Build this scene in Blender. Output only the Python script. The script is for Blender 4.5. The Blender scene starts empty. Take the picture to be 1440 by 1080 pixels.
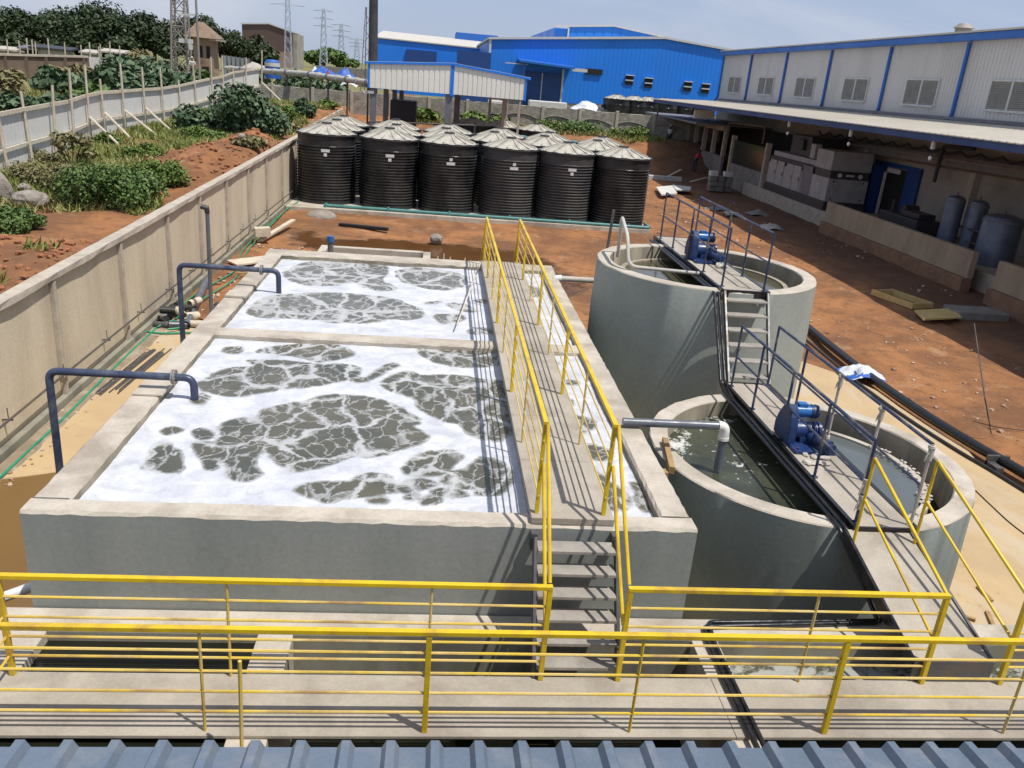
import bpy, bmesh, math, random
import numpy as np
from mathutils import Vector, Matrix
random.seed(7); rng = np.random.default_rng(7)
S = bpy.context.scene
COL = S.collection
# ------------------------------------------------------------------ camera
YAW, PITCH, ROLL, FPX = 0.10854, -0.357194, 0.0843093, 1162.62
cy_, sy_, cp_, sp_ = math.cos(YAW), math.sin(YAW), math.cos(PITCH), math.sin(PITCH)
FW = Vector((sy_*cp_, cy_*cp_, sp_)); r0 = Vector((cy_, -sy_, 0)); u0 = r0.cross(FW)
RT = math.cos(ROLL)*r0 + math.sin(ROLL)*u0
UP = -math.sin(ROLL)*r0 + math.cos(ROLL)*u0
CAM = Vector((0, 0, 6.390397))
cd = bpy.data.cameras.new('camera'); cam = bpy.data.objects.new('camera', cd); COL.objects.link(cam)
m = Matrix((RT, UP, -FW)).transposed().to_4x4(); m.translation = CAM
cam.matrix_world = m
cd.sensor_width = 36; cd.lens = FPX/1440*36; cd.clip_start = 0.05; cd.clip_end = 6000
S.camera = cam
def ray(px, py): return FW + RT*((px-720)/FPX) - UP*((py-540)/FPX)
def uz(px, py, z): d = ray(px, py); return CAM + d*((z-CAM.z)/d.z)
def uy(px, py, y): d = ray(px, py); return CAM + d*(y/d.y)
def ux(px, py, x): d = ray(px, py); return CAM + d*(x/d.x)
ZT, ZW = 2.285, 1.189
# ------------------------------------------------------------------ materials
def N(nt, t, **kw):
    n = nt.nodes.new(t)
    for k, v in kw.items(): setattr(n, k, v)
    return n
def math_(nt, op, a, b=None, clamp=False):
    n = N(nt, 'ShaderNodeMath', operation=op, use_clamp=clamp)
    for i, v in enumerate((a, b)):
        if v is None: continue
        if isinstance(v, (int, float)): n.inputs[i].default_value = v
        else: nt.links.new(v, n.inputs[i])
    return n.outputs[0]
def noise(nt, vec, scale, detail=5, rough=.55, dist=0):
    n = N(nt, 'ShaderNodeTexNoise'); n.inputs['Scale'].default_value = scale
    n.inputs['Detail'].default_value = detail; n.inputs['Roughness'].default_value = rough
    n.inputs['Distortion'].default_value = dist
    nt.links.new(vec, n.inputs['Vector']); return n
def ramp(nt, fac, stops):
    n = N(nt, 'ShaderNodeValToRGB'); e = n.color_ramp.elements
    while len(e) < len(stops): e.new(.5)
    for i, (p, c) in enumerate(stops):
        e[i].position = p; e[i].color = (*c, 1) if not isinstance(c, (int, float)) else (c, c, c, 1)
    nt.links.new(fac, n.inputs[0]); return n.outputs[0]
def mix(nt, fac, a, b):
    n = N(nt, 'ShaderNodeMix', data_type='RGBA')
    for sock, v in ((n.inputs[0], fac), (n.inputs[6], a), (n.inputs[7], b)):
        if isinstance(v, (int, float)): sock.default_value = v
        elif isinstance(v, tuple): sock.default_value = (*v, 1)
        else: nt.links.new(v, sock)
    return n.outputs[2]
def base(name):
    mt = bpy.data.materials.new(name); mt.use_nodes = True; nt = mt.node_tree
    return mt, nt, nt.nodes['Principled BSDF'], N(nt, 'ShaderNodeTexCoord').outputs['Object']
def bump(nt, b, h, strength=.3, dist=.02):
    n = N(nt, 'ShaderNodeBump'); n.inputs['Strength'].default_value = strength; n.inputs['Distance'].default_value = dist
    nt.links.new(h, n.inputs['Height']); nt.links.new(n.outputs[0], b.inputs['Normal'])
def scaled(nt, vec, s):
    n = N(nt, 'ShaderNodeMapping'); n.inputs['Scale'].default_value = s; nt.links.new(vec, n.inputs['Vector']); return n.outputs[0]
def M(name, c, c2=None, scale=3., rough=.7, metal=0., fine=40., bs=.25, bd=.01, lo=.38, hi=.64, c3=None, s3=.6, streak=False, spec=.5):
    """two-tone worn surface: c with patches of c2, large stains of c3, fine grain bump"""
    mt, nt, b, tc = base(name)
    if c2 is None: c2 = tuple(x*.8 for x in c)
    v = scaled(nt, tc, (1, 1, .25)) if streak else tc
    f = ramp(nt, noise(nt, v, scale, 7, .62).outputs['Fac'], [(lo, 0.), (hi, 1.)])
    col = mix(nt, f, c, c2)
    if c3 is not None:
        g = ramp(nt, noise(nt, v, s3, 6, .6, .4).outputs['Fac'], [(.5, 0.), (.68, 1.)])
        col = mix(nt, g, col, c3)
    gr = noise(nt, tc, fine, 4, .7)
    gm = ramp(nt, gr.outputs['Fac'], [(.3, .86), (.7, 1.08)])
    n = N(nt, 'ShaderNodeMix', data_type='RGBA', blend_type='MULTIPLY'); n.inputs[0].default_value = .8
    nt.links.new(col, n.inputs[6]); nt.links.new(gm, n.inputs[7])
    nt.links.new(n.outputs[2], b.inputs['Base Color'])
    rr = ramp(nt, f, [(0, max(rough-.08, .05)), (1, min(rough+.1, 1))]); nt.links.new(rr, b.inputs['Roughness'])
    b.inputs['Metallic'].default_value = metal; b.inputs['Specular IOR Level'].default_value = spec
    if bs: bump(nt, b, gr.outputs['Fac'], bs, bd)
    return mt
MAT = {}
MAT['conc'] = M('pale_concrete', (.52, .465, .38), (.41, .36, .29), 2.2, .85, fine=30, c3=(.32, .275, .215), s3=1.1, bs=.5)
MAT['conc_walk'] = M('walkway_concrete', (.41, .362, .292), (.33, .29, .23), 1.8, .85, fine=35, c3=(.27, .232, .185), s3=1.1, bs=.3)
MAT['tread'] = M('worn_tread_concrete', (.34, .31, .265), (.27, .245, .21), 5., .85, fine=35, c3=(.21, .19, .16), s3=2., bs=.3)
MAT['dirt'] = M('grey_brown_dirt', (.30, .235, .155), (.20, .15, .10), 2.5, .95, fine=12, c3=(.38, .33, .26), s3=1.8, bs=.8)
MAT['conc_in'] = M('wet_inner_concrete', (.36, .31, .23), (.24, .21, .15), 2.5, .8, c3=(.12, .11, .08), s3=1.5, streak=True)
MAT['pit'] = M('damp_pit_concrete', (.30, .285, .22), (.20, .19, .145), 2., .8, c3=(.12, .115, .085), s3=1., streak=True)
MAT['grey_paint'] = M('grey_painted_plaster', (.268, .286, .264), (.222, .24, .222), .9, .6, fine=18, c3=(.31, .318, .295), s3=.55, streak=True, bs=.14)
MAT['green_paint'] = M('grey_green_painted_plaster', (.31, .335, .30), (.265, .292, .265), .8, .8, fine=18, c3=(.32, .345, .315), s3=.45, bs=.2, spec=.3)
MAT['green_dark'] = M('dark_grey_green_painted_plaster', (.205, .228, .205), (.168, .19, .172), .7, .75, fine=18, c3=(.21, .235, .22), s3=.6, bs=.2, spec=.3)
MAT['wall'] = M('precast_wall_concrete', (.63, .54, .395), (.55, .465, .335), .8, .9, fine=14, c3=(.44, .365, .26), s3=.5, streak=True, bs=.3)
MAT['low_wall'] = M('tan_plaster_low_wall', (.40, .32, .215), (.33, .26, .175), .9, .9, fine=14, c3=(.27, .205, .135), s3=.6, streak=True, bs=.3)
MAT['low_foot'] = M('soil_stained_footing', (.27, .15, .085), (.19, .11, .065), 1.5, .9, fine=10, bs=.5)
MAT['wall_post'] = M('wall_post_concrete', (.48, .42, .335), (.36, .31, .25), 3., .9, fine=20, bs=.5)
MAT['yellow'] = M('yellow_rail_paint', (.70, .49, .012), (.62, .42, .012), 5., .38, fine=60, c3=(.45, .27, .04), s3=2.5, bs=.05)
MAT['yellow_thin'] = M('highlit_yellow_bar_paint', (.66, .50, .20), (.66, .46, .03), 1.6, .4, fine=60, c3=(.36, .23, .09), s3=1.2, bs=.05)  # pale beige tone paints sunlit highlights into the thin bars
MAT['blue_pipe'] = M('navy_pipe_paint', (.03, .042, .085), (.05, .066, .11), 4., .4, fine=50, c3=(.12, .14, .17), s3=2., bs=.08)
MAT['grey_pipe'] = M('grey_pvc', (.13, .145, .165), (.10, .11, .13), 4., .35, fine=60, bs=.03)
MAT['blue_rail'] = M('navy_rail_paint', (.02, .033, .085), (.032, .046, .10), 5., .35, fine=50, c3=(.18, .17, .15), s3=3., bs=.05)
MAT['blue_mach'] = M('blue_machine_enamel', (.010, .032, .125), (.016, .042, .12), 5., .4, fine=60, c3=(.05, .055, .07), s3=3., bs=.05)
MAT['blue_motor'] = M('bright_blue_motor_enamel', (.02, .15, .42), (.02, .11, .32), 6., .35, fine=60, bs=.05)
MAT['dark_steel'] = M('dark_grey_steel', (.085, .087, .095), (.12, .115, .11), 6., .45, metal=.3, fine=60, c3=(.16, .12, .09), s3=3., bs=.1)
MAT['black_pipe'] = M('black_polyethylene', (.012, .012, .013), (.02, .02, .02), 6., .22, fine=70, bs=.03)
MAT['black_cable'] = M('black_rubber', (.02, .02, .02), (.035, .032, .03), 6., .5, fine=70, bs=.05)
MAT['white_pvc'] = M('white_pvc', (.75, .74, .70), (.62, .60, .55), 8., .35, fine=60, bs=.03)
MAT['tank_black'] = M('black_ribbed_plastic', (.017, .018, .020), (.030, .030, .031), 2., .34, fine=40, c3=(.045, .044, .042), s3=.9, bs=.06)
MAT['tank_dull'] = M('dusty_black_plastic', (.040, .041, .044), (.058, .058, .058), 2., .5, fine=40, c3=(.07, .066, .06), s3=.9, bs=.06)
MAT['tank_roof'] = M('dust_covered_tank_lid', (.48, .45, .38), (.38, .355, .295), 3., .8, fine=30, c3=(.24, .22, .185), s3=1.6, bs=.1)
MAT['teal_pipe'] = M('teal_pipe', (.10, .27, .25), (.07, .20, .19), 4., .4, fine=60, bs=.03)
MAT['hose'] = M('green_hose_rubber', (.02, .30, .16), (.02, .22, .12), 5., .4, fine=60, bs=.03)
MAT['label'] = M('white_label', (.7, .7, .68), (.45, .45, .44), 22., .5, fine=60, bs=0)
MAT['blue_clad'] = M('blue_steel_cladding', (.014, .215, .80), (.012, .19, .72), .25, .45, fine=20, bs=.02)
MAT['blue_trim'] = M('blue_trim_steel', (.02, .14, .50), (.02, .12, .44), .6, .45, fine=30, bs=.03)
MAT['blue_dark'] = M('dark_blue_door_steel', (.012, .06, .24), (.010, .05, .20), .6, .5, fine=30, bs=.03)
MAT['navy_beam'] = M('navy_eave_beam', (.025, .06, .19), (.02, .05, .16), .8, .5, fine=30, bs=.03)
MAT['clad'] = M('pale_grey_cladding', (.62, .595, .555), (.57, .545, .505), .35, .5, fine=20, c3=(.50, .475, .435), s3=.3, streak=True, bs=.05)
MAT['cream'] = M('cream_cladding', (.86, .83, .74), (.80, .77, .68), .5, .5, fine=20, bs=.04)
MAT['cream_wall'] = M('cream_plaster', (.36, .325, .275), (.30, .27, .225), .5, .85, fine=20, c3=(.24, .21, .17), s3=.4, bs=.15)
MAT['roof_pale'] = M('pale_canopy_sheet', (.60, .56, .48), (.52, .48, .41), .5, .5, fine=20, bs=.04)
MAT['louvre'] = M('grey_louvre', (.34, .32, .275), (.28, .26, .225), 2., .5, fine=30, bs=.05)
MAT['white_frame'] = M('white_frame_paint', (.62, .61, .58), (.52, .51, .48), 3., .5, fine=40, bs=.03)
MAT['gen_white'] = M('off_white_machine_paint', (.37, .37, .365), (.30, .30, .295), 2., .45, fine=40, bs=.03)
MAT['gen_grey'] = M('grey_machine_panel', (.17, .17, .19), (.14, .14, .16), 2., .5, fine=40, bs=.03)
MAT['gen_dark'] = M('dark_machine_panel', (.03, .03, .035), (.045, .045, .05), 2., .5, fine=40, bs=.03)
MAT['steel_blue'] = M('blue_grey_steel_vessel', (.14, .17, .225), (.11, .135, .18), 2., .4, metal=.2, fine=40, bs=.04)
MAT['grey_block'] = M('grey_concrete_block', (.25, .235, .21), (.18, .165, .145), 3., .9, fine=18, bs=.5)
MAT['white_block'] = M('pale_cement_board', (.62, .60, .55), (.5, .48, .43), 3., .85, fine=20, bs=.2)
MAT['stone'] = M('rubble_stone_wall', (.38, .35, .29), (.22, .20, .165), 2.6, .9, fine=7, c3=(.31, .28, .23), s3=1.4, bs=.9, bd=.05)
MAT['rock'] = M('weathered_rock', (.34, .30, .25), (.22, .19, .155), 2.2, .9, fine=9, bs=.9, bd=.06)
MAT['wood'] = M('raw_timber', (.40, .26, .115), (.28, .17, .075), 4., .8, fine=25, bs=.3)
MAT['wood_pale'] = M('weathered_pale_timber', (.62, .55, .43), (.48, .41, .31), 3., .85, fine=20, bs=.4)
MAT['ply'] = M('yellow_plywood', (.62, .45, .17), (.52, .36, .13), 3., .75, fine=30, bs=.1)
MAT['sheet'] = M('galvanised_fence_sheet', (.70, .70, .68), (.62, .615, .59), 1.2, .5, metal=0, fine=25, c3=(.66, .62, .55), s3=.7, bs=.05)
MAT['roof_blue'] = M('slate_blue_roof_sheet', (.13, .165, .212), (.108, .138, .18), 1.2, .4, fine=40, c3=(.175, .195, .22), s3=3., bs=.05)
MAT['brown_clad'] = M('brown_cladding', (.115, .07, .058), (.095, .06, .05), .1, .6, fine=3, bs=0)
MAT['brown_wall'] = M('brown_block_wall', (.19, .135, .095), (.14, .10, .075), .6, .9, fine=6, bs=.3)
MAT['lattice'] = M('weathered_steel_lattice', (.32, .29, .26), (.25, .22, .20), 2., .6, metal=.3, fine=20, bs=.05)
MAT['pylon'] = M('hazy_galvanised_pylon', (.40, .45, .53), (.36, .41, .49), 1., .7, fine=10, bs=0)  # distance haze mixed into the steel colour
MAT['stack'] = M('dark_chimney_steel', (.05, .05, .06), (.09, .085, .085), .8, .5, metal=.3, fine=10, bs=.05)
MAT['red'] = M('red_paint', (.45, .05, .04), (.35, .04, .03), 3., .5, fine=20, bs=0)
MAT['lag'] = M('pale_lagged_pipe', (.50, .47, .42), (.40, .37, .32), 1.5, .7, fine=15, bs=.1)
MAT['tarp_blue'] = M('blue_tarpaulin', (.02, .09, .38), (.03, .12, .42), 1.5, .6, fine=15, bs=.2)
MAT['tarp_white'] = M('white_plastic_sheet', (.66, .67, .68), (.5, .52, .54), 2., .5, fine=15, bs=.2)
MAT['thatch'] = M('brown_roof_tile', (.26, .18, .125), (.19, .13, .09), 1.5, .9, fine=6, bs=.5)
MAT['hutwall'] = M('tan_plaster', (.34, .24, .17), (.27, .18, .13), .8, .9, fine=8, bs=.2)
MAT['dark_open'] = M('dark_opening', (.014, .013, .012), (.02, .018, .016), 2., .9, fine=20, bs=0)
MAT['rag'] = M('dirty_cloth', (.50, .46, .40), (.36, .32, .27), 8., .95, fine=60, bs=.4)
MAT['skin'] = M('brown_skin', (.10, .05, .03), (.08, .04, .025), 8., .6, fine=60, bs=0)
MAT['shirt_white'] = M('white_cotton', (.62, .62, .6), (.5, .5, .48), 8., .9, fine=60, bs=0)
MAT['shirt_red'] = M('red_cotton', (.40, .04, .05), (.3, .03, .04), 8., .9, fine=60, bs=0)
MAT['trousers'] = M('dark_trousers', (.035, .04, .06), (.05, .055, .075), 8., .9, fine=60, bs=0)
MAT['hair'] = M('black_hair', (.01, .009, .008), (.015, .014, .012), 20., .7, fine=60, bs=0)
MAT['bulb'] = M('frosted_bulb', (.8, .8, .78), (.7, .7, .68), 8., .3, fine=60, bs=0)
MAT['trunk'] = M('bark', (.10, .07, .05), (.06, .045, .03), 4., .9, fine=12, bs=.5)
MAT['stem'] = M('green_stem', (.14, .14, .06), (.1, .1, .04), 4., .8, fine=20, bs=.1)
def ledge_mat():
    mt, nt, b, tc = base('tan_floor_concrete')
    f = ramp(nt, noise(nt, tc, .55, 7, .6, .3).outputs['Fac'], [(.35, 0.), (.65, 1.)])
    c = mix(nt, f, (.50, .36, .19), (.42, .30, .165))
    g = ramp(nt, noise(nt, scaled(nt, tc, (1, .35, 1)), .9, 7, .65, .6).outputs['Fac'], [(.52, 0.), (.66, 1.)])
    c = mix(nt, g, c, (.47, .39, .28))
    d = ramp(nt, noise(nt, tc, 2.4, 8, .7).outputs['Fac'], [(.60, 0.), (.75, 1.)])
    c = mix(nt, d, c, (.27, .185, .10))
    w = N(nt, 'ShaderNodeAttribute', attribute_name='wet').outputs['Fac']
    wn = math_(nt, 'ADD', w, math_(nt, 'MULTIPLY', math_(nt, 'SUBTRACT', noise(nt, tc, 1.6, 5).outputs['Fac'], .5), .35))
    wf = ramp(nt, wn, [(.46, 0.), (.54, 1.)])
    c = mix(nt, wf, c, (.17, .095, .03))
    nt.links.new(c, b.inputs['Base Color'])
    nt.links.new(ramp(nt, wf, [(0, .85), (1, .12)]), b.inputs['Roughness'])
    bump(nt, b, noise(nt, tc, 25, 5, .7).outputs['Fac'], .25, .01)
    return mt
MAT['tan_floor'] = ledge_mat()
def ground_mat():
    mt, nt, b, tc = base('red_laterite_soil')
    at = N(nt, 'ShaderNodeAttribute', attribute_name='zone'); sep = N(nt, 'ShaderNodeSeparateColor'); nt.links.new(at.outputs['Color'], sep.inputs[0])
    n1 = noise(nt, tc, .35, 8, .62, .4); n2 = noise(nt, tc, 2.3, 8, .68)
    c = mix(nt, ramp(nt, n1.outputs['Fac'], [(.40, 0.), (.58, 1.)]), (.36, .155, .055), (.195, .086, .034))
    c = mix(nt, ramp(nt, n2.outputs['Fac'], [(.50, 0.), (.70, 1.)]), c, (.15, .072, .034))
    c = mix(nt, ramp(nt, noise(nt, tc, .9, 8, .7, .8).outputs['Fac'], [(.56, 0.), (.74, .8)]), c, (.44, .285, .16))
    # grass
    gz = math_(nt, 'ADD', sep.outputs[0], math_(nt, 'MULTIPLY', math_(nt, 'SUBTRACT', noise(nt, tc, .8, 6, .65).outputs['Fac'], .5), 1.1))
    gf = ramp(nt, gz, [(.45, 0.), (.62, 1.)])
    gc = mix(nt, ramp(nt, noise(nt, tc, 1.6, 7, .7).outputs['Fac'], [(.38, 0.), (.62, 1.)]), (.13, .15, .038), (.23, .19, .075))
    c = mix(nt, gf, c, gc)
    # wet
    wz = math_(nt, 'ADD', sep.outputs[1], math_(nt, 'MULTIPLY', math_(nt, 'SUBTRACT', noise(nt, tc, 1.1, 7, .65).outputs['Fac'], .5), .7))
    wf = ramp(nt, wz, [(.46, 0.), (.58, 1.)])
    c = mix(nt, wf, c, (.115, .052, .018))
    # canopy shade by the building, painted into the soil colour
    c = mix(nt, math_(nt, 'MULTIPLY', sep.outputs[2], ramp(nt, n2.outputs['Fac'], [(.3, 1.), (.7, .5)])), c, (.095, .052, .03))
    nt.links.new(c, b.inputs['Base Color'])
    nt.links.new(ramp(nt, wf, [(0, .95), (1, .14)]), b.inputs['Roughness'])
    h = math_(nt, 'MULTIPLY', math_(nt, 'ADD', n2.outputs['Fac'], noise(nt, tc, 9, 6, .7).outputs['Fac']), math_(nt, 'SUBTRACT', 1.0, wf))
    bump(nt, b, h, .8, .08)
    return mt
MAT['ground'] = ground_mat()
def foam_mat(name, gain, spread):
    mt, nt, b, tc = base(name)
    p = N(nt, 'ShaderNodeAttribute', attribute_name='patch').outputs['Fac']
    nv = noise(nt, tc, 1.3, 4, .6); wv = N(nt, 'ShaderNodeVectorMath', operation='MULTIPLY_ADD')
    nt.links.new(nv.outputs['Color'], wv.inputs[0]); wv.inputs[1].default_value = (.42, .6, 0); nt.links.new(tc, wv.inputs[2])
    W = wv.outputs[0]
    nv2 = noise(nt, W, 3.4, 4, .6); wv2 = N(nt, 'ShaderNodeVectorMath', operation='MULTIPLY_ADD'); nt.links.new(nv2.outputs['Color'], wv2.inputs[0]); wv2.inputs[1].default_value = (.34, .46, 0); nt.links.new(W, wv2.inputs[2]); W2 = wv2.outputs[0]
    edge = noise(nt, W, 3.2, 6, .65).outputs['Fac']
    pm = math_(nt, 'ADD', p, math_(nt, 'MULTIPLY', math_(nt, 'SUBTRACT', edge, .5), .22))
    m_ = ramp(nt, pm, [(-.0, 0.), (.075, 1.)])
    def vor(scale, sc):
        v = N(nt, 'ShaderNodeTexVoronoi', feature='DISTANCE_TO_EDGE'); v.inputs['Scale'].default_value = scale; v.inputs['Randomness'].default_value = 1.
        nt.links.new(scaled(nt, W2, sc), v.inputs['Vector']); return v.outputs['Distance']
    wid = math_(nt, 'MULTIPLY', noise(nt, tc, 1.3, 4, .6).outputs['Fac'], .16*spread)
    wid = math_(nt, 'SUBTRACT', wid, .070, True)
    v1 = math_(nt, 'SUBTRACT', vor(1.4, (1., .66, 0)), wid)
    a1 = ramp(nt, v1, [(-.0, 0.), (.05, 1.)])
    wid2 = math_(nt, 'SUBTRACT', math_(nt, 'MULTIPLY', noise(nt, tc, 1.5, 4, .6).outputs['Fac'], .56*spread), .342, True)
    v2 = math_(nt, 'SUBTRACT', vor(4.6, (1., .7, 0)), wid2)
    a2 = ramp(nt, v2, [(.0, .22), (.07, 1.)])
    fl = ramp(nt, noise(nt, scaled(nt, W, (1., 1.6, 1)), 8, 6, .72).outputs['Fac'], [(.60, 1.), (.72, .55)])
    d = math_(nt, 'MULTIPLY', math_(nt, 'MULTIPLY', m_, a1), math_(nt, 'MULTIPLY', a2, fl))
    # thin torn holes in the foam close to the patches
    th = ramp(nt, noise(nt, scaled(nt, W, (1., 2., 1)), 4.5, 6, .7).outputs['Fac'], [(.64, 0.), (.76, .35)])
    near = ramp(nt, pm, [(-.0, 0.), (.10, 1.)]); near2 = ramp(nt, math_(nt, 'ADD', pm, .35), [(.0, 0.), (.35, 1.)])
    d = math_(nt, 'MAXIMUM', d, math_(nt, 'MULTIPLY', th, near2))
    d = math_(nt, 'MULTIPLY', d, gain)
    wc = mix(nt, ramp(nt, noise(nt, tc, 1.2, 5).outputs['Fac'], [(.35, 0.), (.65, 1.)]), (.070, .072, .050), (.115, .105, .066))
    fc = mix(nt, ramp(nt, noise(nt, W, 2.6, 6, .65).outputs['Fac'], [(.38, 0.), (.68, 1.)]), (.60, .605, .625), (.44, .455, .495))
    st_ = ramp(nt, noise(nt, scaled(nt, W2, (.8, 1.9, 1)), 3.2, 7, .7).outputs['Fac'], [(.48, 0.), (.70, .75)])
    fc = mix(nt, st_, fc, (.36, .37, .40))
    fc = mix(nt, ramp(nt, pm, [(-.0, 0.), (.06, .55)]), fc, (.33, .33, .30))
    nt.links.new(mix(nt, d, fc, wc), b.inputs['Base Color'])
    nt.links.new(ramp(nt, d, [(0, .8), (1, .22)]), b.inputs['Roughness'])
    hh = math_(nt, 'SUBTRACT', math_(nt, 'MULTIPLY', noise(nt, W, 7, 6, .65).outputs['Fac'], .6), d)
    bump(nt, b, hh, .55, .03)
    return mt
MAT['foam_near'] = foam_mat('aerated_foam_water', 1.0, 1.0)
MAT['foam_far'] = foam_mat('thin_foam_water', .86, 1.25)
def water_mat(name, c, c2, specks=0., scale=4., rough=.08, ring=False):
    mt, nt, b, tc = base(name)
    nv = noise(nt, tc, 1.5, 3); wv = N(nt, 'ShaderNodeVectorMath', operation='MULTIPLY_ADD')
    nt.links.new(nv.outputs['Color'], wv.inputs[0]); wv.inputs[1].default_value = (.5, .5, 0); nt.links.new(tc, wv.inputs[2])
    W = wv.outputs[0]
    col = mix(nt, ramp(nt, noise(nt, W, 1.3, 6, .6).outputs['Fac'], [(.4, 0.), (.65, 1.)]), c, c2)
    if specks:
        at = N(nt, 'ShaderNodeAttribute', attribute_name='patch').outputs['Fac']
        f1 = ramp(nt, math_(nt, 'ADD', noise(nt, W, scale, 7, .72).outputs['Fac'], math_(nt, 'MULTIPLY', at, .25)), [(.66, 0.), (.74, 1.)])
        v = N(nt, 'ShaderNodeTexVoronoi'); v.inputs['Scale'].default_value = 9.; nt.links.new(W, v.inputs['Vector'])
        sp = ramp(nt, v.outputs['Distance'], [(.10, 1.), (.2, 0.)])
        sp = math_(nt, 'MULTIPLY', sp, ramp(nt, math_(nt, 'ADD', noise(nt, tc, 2.4, 4).outputs['Fac'], math_(nt, 'MULTIPLY', at, .2)), [(.55, 0.), (.62, 1.)]))
        f = math_(nt, 'MULTIPLY', math_(nt, 'MAXIMUM', f1, sp), specks)
        col = mix(nt, f, col, (.60, .60, .55))
        nt.links.new(ramp(nt, f, [(0, rough), (1, .8)]), b.inputs['Roughness'])
    else: b.inputs['Roughness'].default_value = rough
    nt.links.new(col, b.inputs['Base Color'])
    bump(nt, b, noise(nt, W, 5, 5, .65).outputs['Fac'], .35 if specks else .12, .03 if specks else .02)
    return mt
MAT['w_c1'] = water_mat('turbid_green_black_water', (.030, .034, .022), (.062, .068, .042), .9, 5., .2)
MAT['w_c2'] = water_mat('brown_green_water', (.060, .058, .032), (.085, .078, .045), 0, rough=.06)
MAT['w_still'] = water_mat('still_grey_water', (.105, .12, .115), (.085, .098, .095), 0, rough=.12)
MAT['w_pit'] = water_mat('black_pit_water', (.010, .011, .007), (.016, .016, .010), 0, rough=.05)
MAT['w_scum'] = water_mat('scummy_water', (.055, .055, .038), (.09, .088, .06), .5, 3.2, .2)
MAT['w_mud'] = water_mat('muddy_puddle', (.115, .062, .026), (.085, .055, .03), 0, rough=.1)
def leaf_mat(name, a, b2, dry=None):
    mt, nt, b, tc = base(name)
    ri = N(nt, 'ShaderNodeNewGeometry').outputs['Random Per Island']
    c = mix(nt, ri, a, b2)
    if dry: c = mix(nt, ramp(nt, noise(nt, tc, .7, 5, .65).outputs['Fac'], [(.46, 0.), (.62, 1.)]), c, dry)
    nt.links.new(c, b.inputs['Base Color']); b.inputs['Roughness'].default_value = .55
    b.inputs['Specular IOR Level'].default_value = .3
    return mt
MAT['leaf_dark'] = leaf_mat('dark_tree_leaf', (.018, .036, .012), (.045, .066, .022))
MAT['leaf_mid'] = leaf_mat('mid_green_leaf', (.055, .115, .026), (.13, .185, .05))
MAT['leaf_castor'] = leaf_mat('broad_grey_green_leaf', (.040, .085, .034), (.125, .175, .095))
MAT['leaf_fern'] = leaf_mat('fresh_green_leaf', (.075, .14, .024), (.16, .21, .05))
MAT['leaf_dry'] = leaf_mat('dry_brown_green_leaf', (.13, .125, .05), (.22, .19, .085))
MAT['grass'] = leaf_mat('meadow_grass_blade', (.13, .185, .035), (.25, .26, .075), dry=(.33, .28, .12))
MAT['gravel'] = leaf_mat('pale_gravel', (.24, .13, .075), (.50, .38, .27))
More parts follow.
